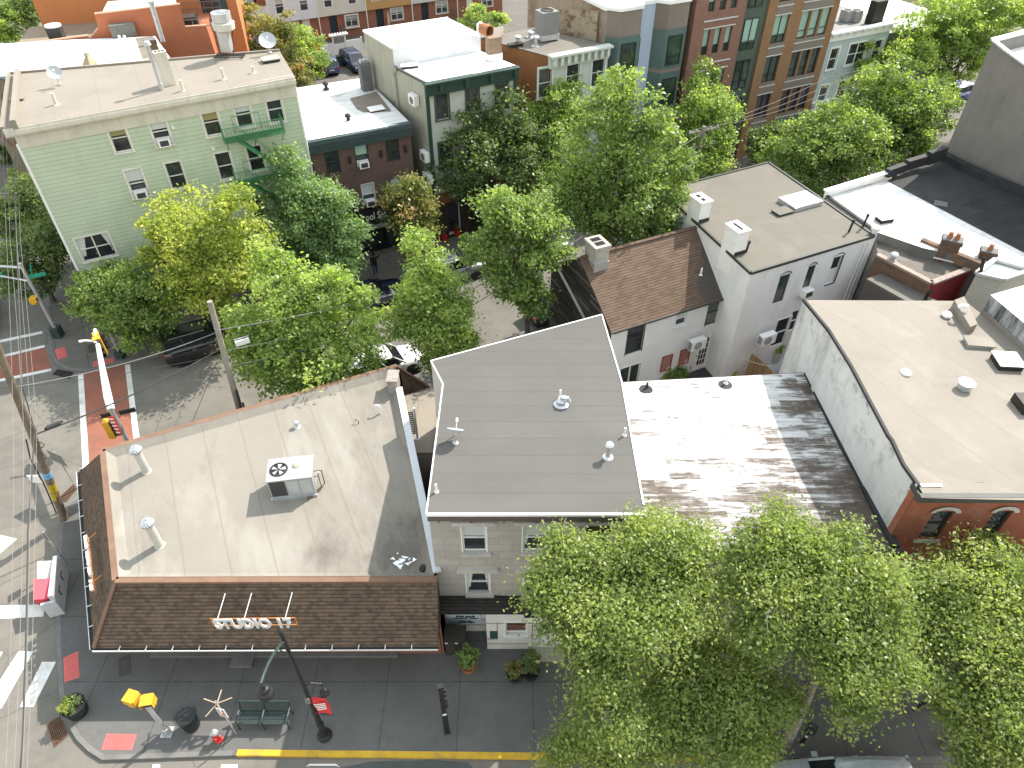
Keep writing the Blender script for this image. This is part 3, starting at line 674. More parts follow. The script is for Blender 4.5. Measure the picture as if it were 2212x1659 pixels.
m = M(fr(p, q)); m.wall(7.23, 2.9, 7.7, ru+rl, .12); m.wall(7.23, 0, 2.9, [], .12); stone = brickm('stone_blocks', (.46, .43, .40, 1), (.42, .395, .37, 1), (.30, .28, .26, 1), .95, .42, .014, (.3, .28, .26, 1), .12, .35)
m.build('wall', stone, gb)
m = M(); wl = [(x.x, x.y) for x in (G[1], G[2], G[3], G[4], G[5], G[0])]; zz = [x.z-.06 for x in (G[1], G[2], G[3], G[4], G[5], G[0])]
for k in range(5): m.face((*wl[k], 0), (*wl[k+1], 0), (*wl[k+1], zz[k+1]), (*wl[k], zz[k]))
m.build('wall', paint('grey_side_wall', (.47, .46, .45, 1), .8, .08, 1, dirt=(.3, .29, .28, 1), streak=True), gb)
for k, r in enumerate(ru+rl):
    w = window(gb, p, q, r, MAT['white_trim'], None, .05, 'dh', MAT['blind'] if k in (0, 1) else None, .45, False, .1, .02, side_blind=k in (1, 3))
m = M(fr(p, q)); lim = paint('limestone', (.47, .45, .42, 1), .85, .12, 2, dirt=(.25, .24, .22, 1))
for r in ru+rl:
    m = M(fr(p, q)); m.box(r[0]-.32, -.16, r[3]+.13, r[2]+.32, .01, r[3]+.31); m.build('lintel', lim, gb); m = M(fr(p, q)); m.box(r[0]-.08, -.12, r[1]-.18, r[2]+.16, .01, r[1]-.05); m.build('sill', lim, gb)
m = M(fr(p, q)); m.box(-.02, -.2, 7.5, 7.23, -.0, 7.68); 
for k in range(7): m.box(.3+k*1.1, -.17, 7.36, .36+k*1.1, 0, 7.5)
m.build('cornice', paint('dark_cornice', (.12, .09, .085, 1), .7), gb)
sl = shingle('dark_shingles', ((.03, .027, .025, 1), (.05, .045, .04, 1), (.065, .058, .052, 1), (.05, .05, .045, 1)), .16, .4, .5)
zt_, zb_ = PY(1000, 1287, 14.79).z, PY(1052, 1322, 14.0).z; m = M(); m.face((-2.78, 14.79, zt_), (4.43, 14.79, zt_), (4.43, 13.93, zb_), (-2.78, 13.93, zb_)); m.face((-2.78, 13.93, zb_), (4.43, 13.93, zb_), (4.43, 13.93, zb_-.06), (-2.78, 13.93, zb_-.06)); m.build('pent_roof', sl, gb)
whp = paint('white_panel', (.66, .65, .63, 1), .55, .05, 1.2, .04, dirt=(.5, .48, .45, 1), dirt_amt=.4, streak=True)
p2 = (-.98, 13.98); q2 = (4.43, 13.98)
rs = rect(p2, q2, (1092, 1344), (1138, 1371)); rd = (1.98, .16, 2.9, 2.0)
m = M(fr(p2, q2)); m.wall(5.41, 0, zb_-.07, [rs, rd], .22)
m.xf = None; m.face((-.98, 13.98, 0), (-.98, 14.75, 0), (-.98, 14.75, zb_-.07), (-.98, 13.98, zb_-.07)); m.face((-2.6, 14.75, 0), (-.98, 14.75, 0), (-.98, 14.75, 2.4), (-2.6, 14.75, 2.4))
sf = m.build('shopfront', whp, gb)
m = M(fr(p2, q2))
for z in (.42, .8, 2.0): m.box(0, -.012, z-.012, rs[0]-.32, -.002, z+.012); m.box(rs[2]+.2, -.012, z-.012, rd[0], -.002, z+.012)
for z in (.42,): m.box(rs[0]-.32, -.012, z-.012, rs[2]+.2, -.002, z+.012)
m.box(rs[0]-.32, -.012, 2.0-.012, rs[2]+.2, -.002, 2.012)
for s in (rs[0]-.32, rs[2]+.2): m.box(s-.012, -.012, .8, s+.012, -.002, 2.0)
m.xf = fr((-2.6, 14.75), (0, 14.75))
for z in (.5, .95, 1.45): m.box(0, -.012, z-.012, 1.6, -.002, z+.012)
m.build('trim_strip', paint('brown_strip', (.09, .07, .06, 1)), sf)
window(gb, p2, q2, rs, MAT['white_trim'], plain('amber_glass', (.10, .035, .012, 1), .12, 0, .6), .05, 'fixed', None, 0, True, .18, .03, 1, 0)
m = M(fr(p2, q2)); m.face((rd[0], .2, rd[1]), (rd[2], .2, rd[1]), (rd[2], .2, rd[3]), (rd[0], .2, rd[3])); dr = m.build('door', MAT['white'], gb)
m = M(fr(p2, q2)); m.box(rd[0]+.12, .17, .9, rd[2]-.12, .195, 1.85); m.build('door_pane', MAT['glass'], dr)
m = M(); m.box(.95, 13.45, 0, 2.05, 13.97, .15); m.build('step', concrete_mat('step_concrete', (.38, .36, .32, 1)), gb)
m = M(); m.face((-2.68, 13.85, 0), (-2.68, 14.8, 0), (-2.68, 14.8, 2.35), (-2.68, 13.85, 2.35)); m.box(-2.78, 13.8, 0, -2.68, 14.8, 2.35); m.build('brick_pier', bpy.data.materials['shop_brick'], gb)
s = rect(p2, q2, (1058, 1363), (1075, 1378)); m = M(fr(p2, q2)); m.box(s[0], -.03, s[1], s[2], -.002, s[3]); nb = m.build('notice_case', paint('notice_green', (.03, .07, .06, 1), .4), gb)
pp = A(1139, 1334, 0); c = PY(1132, 1334, 13.965); text_fit('lettering', 'Sc', MAT['iron'], gb, c, c+Vector((.52, 0, 0)), .2, .012, .012)
c0 = PY(973.5, 1347.5, 14.70); c1 = PY(1038.5, 1326.8, 14.70)
sg = thing('sale_sign', 'pale blue FOR SALE board on the recessed white shop wall', 'sign', tuple(c0))
m = M(); m.box(c0.x, 14.7, c0.z, c1.x, 14.745, c1.z); m.build('board', paint('sale_board', (.52, .60, .66, 1), .5, .03), sg)
ht = c1.z-c0.z; wd = c1.x-c0.x
for bt, u0, u1, v, hgt, b in (('FOR SALE', .2, .8, .70, .15, .012), ('COMMERCIAL CONDO', .08, .92, .53, .10, .004), ('Please Call', .32, .68, .28, .09, .006), ('347-274-8800', .23, .79, .12, .11, .006)):
    text_fit('lettering', bt, MAT['iron'], sg, Vector((c0.x+wd*u0, 14.692, c0.z+ht*v)), Vector((c0.x+wd*u1, 14.692, c0.z+ht*v)), ht*hgt, .004, b)
# things on the grey roof
zr = lambda y: 7.78-(y-14.8)*.067
def onroof(x, y):
    z = 7.5
    for _ in range(4): c = A(x, y, z); z = zr(c.y)
    return A(x, y, z)
b = onroof(1313, 987); pipe(gb, b.x, b.y, b.z, .62, .09, MAT['alu'], True)
for x, y in ((1349, 940), (943, 1062), (1210, 858)): b = onroof(x, y); pipe(gb, b.x, b.y, b.z, .38, .04, MAT['white_trim'])
b = onroof(1212, 873); m = M(); m.lathe(tuple(b), [(.3, .0), (.2, .06), (.2, .2), (.1, .3)], 14); m.path([b+Vector((0, 0, .2)), b+Vector((.05, -.02, .38)), b+Vector((.22, -.08, .4)), b+Vector((.3, -.1, .22))], .1, 10); m.build('gooseneck_vent', MAT['alu'], gb)
b = onroof(984, 957); dish(b, .42, R(80), 'grey blue satellite dish at the left edge of the grey roof', .32, R(48))
m = M(); m.path([b+Vector((0, 0, .4)), b+Vector((-.4, -.1, .12)), Vector((-2.75, b.y-.1, b.z+.03)), b+Vector((-.1, .12, .03))], .012, 5); m.build('dish_cable', MAT['cable'], gb)
# ================================================================== building with the peeling white roof
pb = thing('peeling_roof_building', 'low building whose white painted roof has peeled to brown patches', 'building', (8.6, 14.3, 0))
def flaky_mat():
    t = NT('peeling_white_roof'); p = t.pos(); x = t.sep(p)
    st = t.noise(t.mapv(p, (.75, 4.2, 1)), 1.7, 9, .74, .2)
    big = t.noise(p, .33, 4, .6)
    b = t.node('ShaderNodeTexBrick'); t.put(b, 'Vector', p); b.inputs['Color1'].default_value = (0, 0, 0, 1); b.inputs['Color2'].default_value = (1, 1, 1, 1)
    b.inputs['Scale'].default_value = 1; b.inputs['Brick Width'].default_value = 1.15; b.inputs['Row Height'].default_value = .36; b.inputs['Mortar Size'].default_value = .004
    gx = t.ramp(x[1], [(0.0, 1.0), (1.0, 0.0)])
    yy = t.math('DIVIDE', t.math('SUBTRACT', x[1], 13.5), 9.0)
    f = t.math('ADD', t.math('MULTIPLY', st, .62), t.math('MULTIPLY', big, .42))
    f = t.math('ADD', f, t.math('MULTIPLY', b.outputs[0], .11))
    f = t.math('SUBTRACT', f, t.math('MULTIPLY', yy, .16))
    f = t.math('ADD', f, t.math('MULTIPLY', t.ramp(t.math('DIVIDE', x[0], 13.0), [(.8, 0.0), (.97, 1.0)]), .12))
    wear = t.ramp(f, [(.475, 0.0), (.525, .7), (.60, 1.0)])
    sub = t.ramp(t.noise(p, 1.8, 6, .75), [(.3, (.06, .047, .039, 1)), (.5, (.10, .08, .067, 1)), (.72, (.16, .132, .113, 1))])
    wh = t.ramp(t.noise(t.mapv(p, (.5, 3, 1)), 1.1, 6, .7), [(.3, (.36, .35, .34, 1)), (.6, (.62, .62, .62, 1))])
    fz = t.math('FRACT', t.math('DIVIDE', x[1], .95)); ln = t.ramp(fz, [(0.0, 1.0), (.02, .6), (.035, 0.0)])
    k = t.mix(wear, wh, sub); k = t.mix(t.math('MULTIPLY', ln, .45), k, (.2, .17, .15, 1))
    return t.done(k, .8, t.bump(t.math('SUBTRACT', 1.0, wear), .3, .01), 0, .25)
FL = [Vector((4.46, 13.95, 7.0)), Vector((12.95, 13.75, 7.0)), A(1740, 805, 6.72), A(1343, 826, 6.72)]
m = M(); m.face(*FL); m.build('roof', flaky_mat(), pb)
m = M(); m.bar(FL[0]-Vector((0, 0, .08)), FL[1]-Vector((0, 0, .08)), .14, .18); m.build('fascia', paint('dark_fascia', (.05, .045, .043, 1), .7), pb); m = M(); m.bar(FL[3]-Vector((0, 0, .05)), FL[2]-Vector((0, 0, .05)), .06, .1); m.build('fascia', bpy.data.materials['dark_fascia'], pb)
m = M(); m.xf = fr((4.46, 14.35), (12.8, 14.35)); m.wall(8.3, 0, 6.9, [(1, 4, 2, 5.7), (3.6, 4, 4.6, 5.7), (6.2, 4, 7.2, 5.7)], .12); m.xf = None; m.face((4.5, 14.35, 0), (4.5, 22.4, 0), (4.5, 22.4, 6.75), (4.5, 14.35, 6.95)); m.face((*xy(FL[3]), 0), (*xy(FL[2]), 0), (*xy(FL[2]), 6.7), (*xy(FL[3]), 6.7)); m.build('wall', paint('cream_wall', (.45, .42, .36, 1), .8, .1, 1), pb)
for s in (1, 3.6, 6.2): window(pb, (4.46, 14.35), (12.8, 14.35), (s, 4, s+1, 5.7), MAT['white_trim'], None, .07)
a, b = A(1742, 806, 6.78), Vector((12.72, 13.9, 7.06)); m = M(); pts = [a.lerp(b, k/8)+Vector((rnd.uniform(-.04, .04), 0, 0)) for k in range(9)]
for k in range(8): m.bar(pts[k], pts[k+1], .26, .12)
m.build('flashing', MAT['tar'], pb)
for x, y, h in ((1397, 838, .3), (1568, 828, .32)):
    b = A(x, y, 6.74); pipe(pb, b.x, b.y, b.z, h, .05, MAT['tar'] if h < .31 else MAT['white_trim']); m = M(); m.lathe(tuple(b+Vector((-.05, -.1, .006))), [(.3, 0), (.0, .004)], 9); m.build('tar_patch', MAT['tar'], pb)
# ================================================================== red brick building with the beige roof
bb = thing('beige_roof_building', 'red brick building with a beige roof and tall whitewashed side wall', 'building', (16, 14.3, 0))
zf, zk = 9.57, 9.05
T = [A(2000, 1076, zf), A(2290, 1082, zf), A(2290, 815, 9.3), A(2085, 650, zk), A(1735, 648, zk)]
m = M(); beige = roofing('beige_membrane', (.232, .21, .182, 1), -1.9, (.15, .127, .104, 1), .45, .07, (.18, .16, .137, 1), R(-28), (.27, .245, .213, 1), (1, 1, 1), ripple=.4)
wt = [(1735, 648), (1790, 715), (1838, 792), (1872, 856), (1918, 942), (1926, 952), (1951, 1005), (1985, 1052)]
top = [Vector((12.45+.27*(k/7), PX(x, y, 12.45+.27*(k/7)).y, PX(x, y, 12.45+.27*(k/7)).z)) for k, (x, y) in enumerate(wt)]
m.face(T[0], T[1], T[2], T[3], *top); m.build('roof', beige, bb)
m = M(); bot = [Vector((t.x, t.y, 0)) for t in top]
for k in range(7): m.face(bot[k], bot[k+1], top[k+1], top[k])
def whitewash():
    t = NT('whitewash_stained'); p = t.pos(); n = t.noise(p, .5, 6, .7)
    k = t.ramp(n, [(.3, (.52, .53, .54, 1)), (.7, (.64, .64, .64, 1))])
    s = t.noise(t.mapv(p, (1, .9, .22), rot=(R(25), 0, 0)), .9, 7, .72)
    k = t.mix(t.ramp(s, [(.5, 0.0), (.64, .45), (.78, .85)]), k, (.21, .2, .19, 1))
    s2 = t.noise(p, 1.3, 7, .75); z = t.sep(p)[2]
    k = t.mix(t.math('MULTIPLY', t.ramp(s2, [(.52, 0.0), (.66, 1.0)]), t.ramp(t.math('DIVIDE', z, 10.0), [(.78, .15), (.95, .8)])), k, (.1, .1, .1, 1))
    return t.done(k, .85, t.bump(t.noise(p, 5, 5), .35, .03), 0, .2)
m.build('wall', whitewash(), bb)
m = M()
for k in range(7): m.bar(top[k]+Vector((0, 0, .02)), top[k+1]+Vector((0, 0, .02)), .1, .12)
m.build('roof_edge', MAT['tar'], bb)
yf = 14.32; p, q = (12.72, yf), (24, yf)
def wr(bl, tr): return rect(p, q, bl, tr)
w1, w2 = wr((1981, 1164), (2064, 1105)), wr((2106, 1164), (2190, 1104)); w3 = (w2[0]+2*(w2[0]-w1[0])/1, w2[1], w2[2]+2*(w2[0]-w1[0]), w2[3])
ws = [w1, w2, w3]; wsl = [(a, b-3.3, c, d-3.3) for a, b, c, d in ws]
m = M(fr(p, q)); m.wall(11, 0, zf-.35, ws+wsl, .2); redb = brickm('red_brick', (.40, .115, .062, 1), (.32, .09, .05, 1), (.27, .16, .12, 1), .21, .07, .01, (.45, .36, .32, 1), .3, .12)
m.xf = None; m.face((12.7, yf, 0), (12.7, yf, zf-.3), (12.7, yf+.3, zf-.3), (12.7, yf+.3, 0)); m.build('wall', redb, bb)
dk = paint('dark_window_frame', (.045, .05, .047, 1), .5)
for r in ws+wsl: window(bb, p, q, r, dk, None, 0, 'dh', None, 0, False, .13, .03)
m = M(fr(p, q))
for r in ws:
    m.box(r[0]-.1, -.07, r[1]-.14, r[2]+.1, .01, r[1]-.02)
    for k in range(8):
        a0, a1 = k/8*math.pi, (k+1)/8*math.pi; c = (r[0]+r[2])/2; w = (r[2]-r[0])/2
        f = lambda a, e: (c-math.cos(a)*(w+e), -.06, r[3]-.02+math.sin(a)*(.16+e*1.0)); m.face(f(a0, 0), f(a1, 0), f(a1, .16), f(a0, .16))
m.build('sill', lim, bb)
m = M(fr(p, q)); m.box(-.08, -.34, zf-.3, 11, .3, zf-.06); m.box(-.04, -.16, zf-.42, 11, .0, zf-.3); m.box(-.1, -.38, zf-.06, 11, -.2, zf+.01)
m.build('cornice', paint('dark_green_cornice', (.06, .062, .058, 1), .6, .2), bb)
# fire balcony
fe = thing('fire_balcony', 'small black iron balcony outside the second arched window of the brick front', 'balcony', (w2[0]+12.72, yf, w2[1]))
X = fr(p, q); m = M(X); z = w2[1]-.3
for k in range(14): m.box(w2[0]-.5+k*.17, -1.0, z, w2[0]-.46+k*.17, -.02, z+.03)
for yv in (-1.0, -.5, -.05): m.box(w2[0]-.5, yv, z-.05, w2[0]+1.8, yv+.04, z-.005)
m.build('platform', MAT['black_metal'], fe)
m = M(X)
for zz_ in (z+.45, z+.95): m.bar((w2[0]-.5, -1, zz_), (w2[0]+1.8, -1, zz_), .035); m.bar((w2[0]-.5, -1, zz_), (w2[0]-.5, 0, zz_), .035); m.bar((w2[0]+1.8, -1, zz_), (w2[0]+1.8, 0, zz_), .035)
for k in range(16): s = w2[0]-.5+k*2.3/15; m.bar((s, -1, z), (s, -1, z+.95), .02)
m.build('railing', MAT['black_metal'], fe)
# beige roof furniture
zbr = lambda y: 9.57-(y-14.0)*.048
def onb(x, y):
    z = 9.3
    for _ in range(4): c = A(x, y, z); z = zbr(c.y)
    return A(x, y, z+.01)
def skylight_box(b, w, d, h, rot, parent, top, frame=None, name='skylight'):
    m = M(at(b, rot)); m.box(-w/2, -d/2, 0, w/2, d/2, h); f = m.build(name, frame or MAT['galv'], parent)
    m = M(at(b, rot)); m.box(-w/2-.04, -d/2-.04, h+.002, w/2+.04, d/2+.04, h+.05); m.build('lid', top, f); return f
cream = paint('beige_hatch', (.235, .212, .184, 1), .8)
skylight_box(onb(2112, 744), .95, .55, .12, R(-8), bb, cream, MAT['galv'], 'roof_hatch')
f = skylight_box(onb(2172, 787), .85, .8, .22, R(-5), bb, paint('skylight_frame', (.4, .41, .42, 1), .4, metal=.6), MAT['iron'])
c = onb(2172, 787); m = M(at(c, R(-5))); m.lathe((0, 0, .27), [(.48, 0), (.38, .05), (.2, .09), (0, .1)], 4); m.build('dome', plain('acrylic_dome', (.6, .62, .63, 1), .15, 0, .6), f)
for x, y in ((1953, 812), (2042, 687)):
    b = onb(x, y); m = M(); m.lathe(tuple(b), [(.12, 0), (.12, .14), (.2, .14), (.2, .19), (.13, .27), (0, .3)], 16); m.build('mushroom_vent', MAT['white'], bb)
b = onb(2082, 838); m = M(); m.lathe(tuple(b), [(.24, 0), (.24, .22), (.29, .22), (.29, .28), (0, .29)], 20); m.build('round_vent', MAT['galv'], bb); m = M(); m.lathe(tuple(b+Vector((0, 0, .293))), [(.26, 0), (.2, .03), (0, .04)], 20); m.build('round_vent', MAT['lamp_glass'], bb)
for x, y, h, mm in ((2197, 870, .3, 'white_trim'), (1850, 768, .28, 'iron'), (1816, 712, .12, 'iron')): b = onb(x, y); pipe(bb, b.x, b.y, b.z, h, .04, MAT[mm])
b = onb(2076, 690); m = M(); m.path([b, b+Vector((0, 0, .5)), b+Vector((-.06, .02, .66)), b+Vector((-.22, .05, .68)), b+Vector((-.3, .06, .56))], .085, 10); m.build('gooseneck_vent', MAT['white'], bb)
b = onb(2225, 880); m = M(); m.box(b.x-.5, b.y-.4, b.z, b.x+.5, b.y+.4, b.z+.35); m.build('roof_hatch', MAT['iron'], bb)
b = onb(2040, 1050); m = M(); m.box(b.x-.9, b.y-.04, b.z-.02, b.x-.1, b.y+.06, b.z+.05); m.build('roof_scupper', MAT['galv'], bb)
P = [A(2062, 648, 9.5), A(2083, 640, 9.5), A(2112, 700, 9.5), A(2096, 706, 9.5)]; m = M(); m.slab(P, .7); m.build('parapet', cream, bb)
m = M(); a, b = A(2118, 678, 9.07), A(2290, 832, 9.3); n = Vector((-.18, -.12, 0)); m.face(a, b, b+n*2, a+n*2); m.face(a, b, b+Vector((0, 0, .25)), a+Vector((0, 0, .25))); m.build('roof_upstand', cream, bb)
# building beyond its right edge: stained parapet and white roof
nb_ = thing('stained_wall_building', 'white roofed building with a black streaked side wall at the right edge', 'building', tuple(A(2160, 690, 0)))
a, b = A(2117, 679, 9.0), A(2300, 842, 9.3); tp = [Vector((a.x, a.y, above(a, 637))), Vector((b.x, b.y, 10.3))]
def streaky():
    t = NT('streaked_whitewash'); p = t.pos(); s = t.noise(t.mapv(p, (1.6, 1.6, .3)), 1.1, 7, .75)
    return t.done(t.ramp(s, [(.36, (.045, .048, .055, 1)), (.5, (.3, .31, .33, 1)), (.66, (.6, .61, .62, 1))]), .85, t.bump(s, .4, .03))
m = M(); m.face(a-Vector((0, 0, 9)), b-Vector((0, 0, 9)), tp[1], tp[0]); bk = A(2150, 600, 9.8); e = Vector((6, 2.4, 0)); m.face(a-Vector((0, 0, 9)), tp[0], tp[0]+e, a+e-Vector((0, 0, 9))); m.build('wall', streaky(), nb_)
wroof = roofing('white_coating', (.80, .80, .80, 1), 1.4, (.45, .43, .4, 1), .35, .05, (.6, .6, .6, 1))
m = M(); m.face(tp[0], tp[1], tp[1]+e, tp[0]+e); m.build('roof', wroof, nb_)
c = tp[0].lerp(tp[1], .25)+Vector((1.1, .2, 0)); pipe(nb_, c.x, c.y, c.z, .5, .05, MAT['kerb'])
m = M(); m.path([c+Vector((.4, .8, 0)), c+Vector((.5, .9, .7)), c+Vector((1.2, 2.0, 1.6)), c+Vector((2.5, 4, 2.4))], .03, 5); m.build('service_cable', MAT['cable'], nb_)
# ================================================================== white sided house with the shingle gable roof
eh = dirv(25.3); nh = Vector((-eh.y, eh.x, 0))
ph = Vector((4.98, 28.2, 0)); Lh = 7.7; ZE, ZRD = 5.0, 7.25
gh = thing('gable_house', 'white sided house under a brown shingle gable roof with a dark board gable', 'house', tuple(ph))
p, q = tuple(ph[:2]), tuple((ph+eh*Lh)[:2])
ho = [rect(p, q, (1358.5, 705), (1385, 757)), rect(p, q, (1463, 676), (1480, 699)), rect(p, q, (1533.5, 652), (1552.5, 695))]
sd = rect(p, q, (1341, 797), (1384.5, 783)); sd = (sd[0], .15, sd[2], sd[3])
do = rect(p, q, (1514, 727), (1536, 784)); do = (do[0]-.05, .12, do[0]+.95, do[3])
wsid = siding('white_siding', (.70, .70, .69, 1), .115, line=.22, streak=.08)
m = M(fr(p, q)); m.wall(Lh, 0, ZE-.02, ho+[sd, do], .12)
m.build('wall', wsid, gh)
dm = 6.5
def boardm():
    t = NT('weathered_boards'); u = t.mapv(t.uv(), rot=(0, 0, 0)); x = t.sep(u)
    w = t.node('ShaderNodeTexWhiteNoise', noise_dimensions='2D'); v = t.node('ShaderNodeCombineXYZ'); t.put(v, 0, t.math('FLOOR', t.math('DIVIDE', x[0], 1.6))); t.put(v, 1, t.math('FLOOR', t.math('DIVIDE', x[1], .12))); t.put(w, 'Vector', v.outputs[0])
    k = t.ramp(w.outputs[0], [(0, (.03, .026, .024, 1)), (.6, (.06, .053, .048, 1)), (.92, (.10, .092, .085, 1)), (.99, (.2, .2, .21, 1))])
    g = t.noise(t.mapv(u, (1, 14, 1)), 3, 5); k = t.mix(t.math('MULTIPLY', g, .5), k, (.03, .027, .025, 1))
    fz = t.math('FRACT', t.math('DIVIDE', x[1], .12)); e = t.ramp(fz, [(0, 1.0), (.2, .0)])
    k = t.mix(t.math('MULTIPLY', e, .8), k, (.008, .008, .008, 1))
    return t.done(k, .9, t.bump(fz, .5, .03), 0, .2)
g0 = ph; g1 = ph+nh*dm; gr = ph+nh*(dm*.52)
m = M(); m.face((g0.x, g0.y, 0), (g0.x, g0.y, ZE), (gr.x, gr.y, ZRD-.04), (g1.x, g1.y, ZE), (g1.x, g1.y, 0)); m.build('gable_wall', boardm(), gh)
a = g0.lerp(g1, .30)+Vector((0, 0, 5.9))-eh*.03; b = g0.lerp(g1, .12)+Vector((0, 0, 3.0))-eh*.03
m = M(); pts = [g0.lerp(g1, .86)+Vector((0, 0, 5.25)), g0.lerp(g1, .62)+Vector((0, 0, 4.6)), g0.lerp(g1, .3)+Vector((0, 0, 3.7)), g0.lerp(g1, .02)+Vector((0, 0, 2.9))]
for k in range(3): m.bar(pts[k]-eh*.03, pts[k+1]-eh*.03, .03, .26)
m.build('loose_flashing', MAT['alu'], gh)
m = M(); e1 = ph+eh*Lh; m.face((g1.x, g1.y, 0), ((g1+eh*Lh).x, (g1+eh*Lh).y, 0), ((g1+eh*Lh).x, (g1+eh*Lh).y, ZE), (g1.x, g1.y, ZE)); m.face((e1.x, e1.y, 0), ((e1+nh*dm).x, (e1+nh*dm).y, 0), ((e1+nh*dm).x, (e1+nh*dm).y, ZE), ((e1+nh*dm*.52).x, (e1+nh*dm*.52).y, ZRD-.04), (e1.x, e1.y, ZE)); m.build('wall', wsid, gh)
tansh = shingle('tan_shingles', ((.10, .07, .052, 1), (.132, .092, .068, 1), (.16, .112, .083, 1), (.145, .106, .08, 1)), .15, .36, .4)
up = Vector((0, 0, 1)); o = -nh*.18+up*(-.09); f0 = ph+o+up*ZE; f1 = f0+eh*Lh; r0 = gr+up*ZRD; r1 = r0+eh*Lh
m = M(); m.slab([f0-eh*.1, f1, r1, r0-eh*.1], .06); b0 = g1+nh*.18+up*(ZE-.09); m.slab([r0-eh*.1, r1, b0+eh*Lh, b0-eh*.1], .06); rf = m.build('roof', tansh, gh)
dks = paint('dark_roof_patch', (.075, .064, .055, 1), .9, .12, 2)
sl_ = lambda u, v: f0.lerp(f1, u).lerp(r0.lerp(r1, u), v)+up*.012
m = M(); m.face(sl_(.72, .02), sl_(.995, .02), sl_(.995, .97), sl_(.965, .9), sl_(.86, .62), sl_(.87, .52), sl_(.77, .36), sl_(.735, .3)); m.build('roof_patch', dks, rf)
m = M(); m.bar(f0+up*.0-nh*.02, f1-nh*.02, .05, .1); m.build('gutter', dk, gh)
m = M(); m.bar(r0+up*.03, r1+up*.03, .22, .05); m.build('ridge_cap', tansh, gh)
m = M(); m.bar(sl_(1.0, .0)+up*.03, sl_(1.0, 1)+up*.03, .14, .1); m.build('flashing', MAT['tar'], gh)
dfr = paint('dark_sash', (.06, .055, .05, 1), .5)
window(gh, p, q, ho[0], dfr, None, .03, 'dh', None, 0, False)
window(gh, p, q, ho[1], MAT['white_trim'], None, .05, 'dh', MAT['blind'], .5, True)
window(gh, p, q, ho[2], dfr, plain('grey_screen', (.13, .13, .125, 1), .4), .03, 'dh', MAT['glass_green'], .45, False)
window(gh, p, q, sd, MAT['white_trim'], MAT['glass_green'], .06, 'fixed', None, 0, False, .1, .03, 2, 0)
s0, z0, s1, z1 = do; m = M(fr(p, q)); m.box(s0, .03, z0, s1, .09, z1); d_ = m.build('door', MAT['white'], gh)
m = M(fr(p, q))
for i in range(3):
    for j in range(5): x = s0+.2+i*.19; z = z0+.28+j*(z1-z0-.5)/5; m.face((x, .026, z), (x+.15, .026, z), (x+.15, .026, z+(z1-z0-.5)/5-.05), (x, .026, z+(z1-z0-.5)/5-.05))
m.build('door_pane', MAT['glass'], d_)
m = M(fr(p, q)); m.lathe((s0+.08, .03, z0+1), [(.035, 0), (.035, .03), (.02, .06), (0, .065)], 8, (0, -1, 0)); m.build('handle', MAT['iron'], d_)
split_ac(p, q, (1478, 747), (1512, 716), 'white outdoor air conditioner on the sided house wall left of the glazed door')
b = sl_(.79, .38); pipe(gh, b.x, b.y, b.z, .42, .05, MAT['white_trim'])
b = gr+eh*.75+up*ZRD; m = M(at((b.x, b.y, 0), R(25.3))); m.box(-.4, -.75, ZE, .4, .3, ZRD+.75); m.box(-.46, -.81, ZRD+.75, .46, .36, ZRD+.87); ch = m.build('chimney', paint('rendered_chimney', (.36, .345, .32, 1), .85, .18, 3, dirt=(.16, .15, .14, 1)), rf)
m = M(at((b.x, b.y, 0), R(25.3))); m.box(-.26, -.6, ZRD+.872, .26, -.25, ZRD+.876); m.box(-.26, -.16, ZRD+.872, .26, .18, ZRD+.876); m.build('flue', MAT['hole'], ch)
m = M(at((b.x, b.y, 0), R(25.3))); m.box(-.44, -.8, ZRD-.55, .44, .34, ZRD-.05); m.build('flashing', MAT['alu'], ch)
# red lattices on the wall
redw = paint('red_lattice', (.33, .07, .04, 1), .6, .12, 3)
for lab, a, c in (('left of two red lattice panels low on the white siding', (1421, 806), (1446, 775)), ('right red lattice panel low on the white siding nearest the glazed door', (1459.5, 792), (1484, 760))):
    r = rect(p, q, a, c); r = (r[0]+.1, r[1]+.05, r[0]+.78, r[1]+1.15); t = thing('lattice_panel', lab, 'trellis', tuple(fr(p, q) @ Vector((r[0], -.04, r[1]))), 'red lattice panels on the siding')
    m = M(fr(p, q)); y0, y1 = -.07, -.03
    for a_ in (r[0], r[2]-.05): m.box(a_, y0, r[1], a_+.05, y1, r[3])
    for a_ in (r[1], r[3]-.05): m.box(r[0], y0, a_, r[2], y1, a_+.05)
    m.build('frame', redw, t); m = M(fr(p, q))
    for k in range(9):
        z = r[1]-.2+k*.15; a_ = max(z, r[1]); m.bar((r[0]+(a_-z), -.05, a_), (min(r[2], r[0]+(r[3]-z)), -.05, min(r[3], z+r[2]-r[0])), .035, .02)
    m.build('slat', redw, t)
# ================================================================== white house with two chimneys
zw = 7.5; f, r, tb, l = A(1622, 590, zw), A(1888, 510, zw), A(1660, 352, zw), A(1430, 412, zw)
wh = thing('chimney_house', 'white rendered house with a flat tan roof and two white chimneys', 'house', (f.x, f.y, 0))
p, q = xy(f), xy(r); Lw = (r-f).length
def arch(bl, tr): return rect(p, q, bl, tr)
w1, w2 = arch((1667.7, 657.3), (1709, 590)), arch((1727, 638.7), (1764, 571)); w3 = arch((1781, 616), (1824, 550)); w4 = arch((1662, 752), (1694, 688)); w5 = arch((1699, 717.8), (1730, 668))
W5 = [w1, w2, w3, w5]
w4 = (w4[0], w4[1], w4[0]+.95, w4[3]); W5.append(w4)
whw = paint('white_render', (.70, .70, .70, 1), .75, .05, .8, .04, .25, dirt=(.42, .41, .40, 1), dirt_amt=.35, streak=True)
m = M(fr(p, q)); m.wall(Lw, 0, zw-.05, W5, .1)
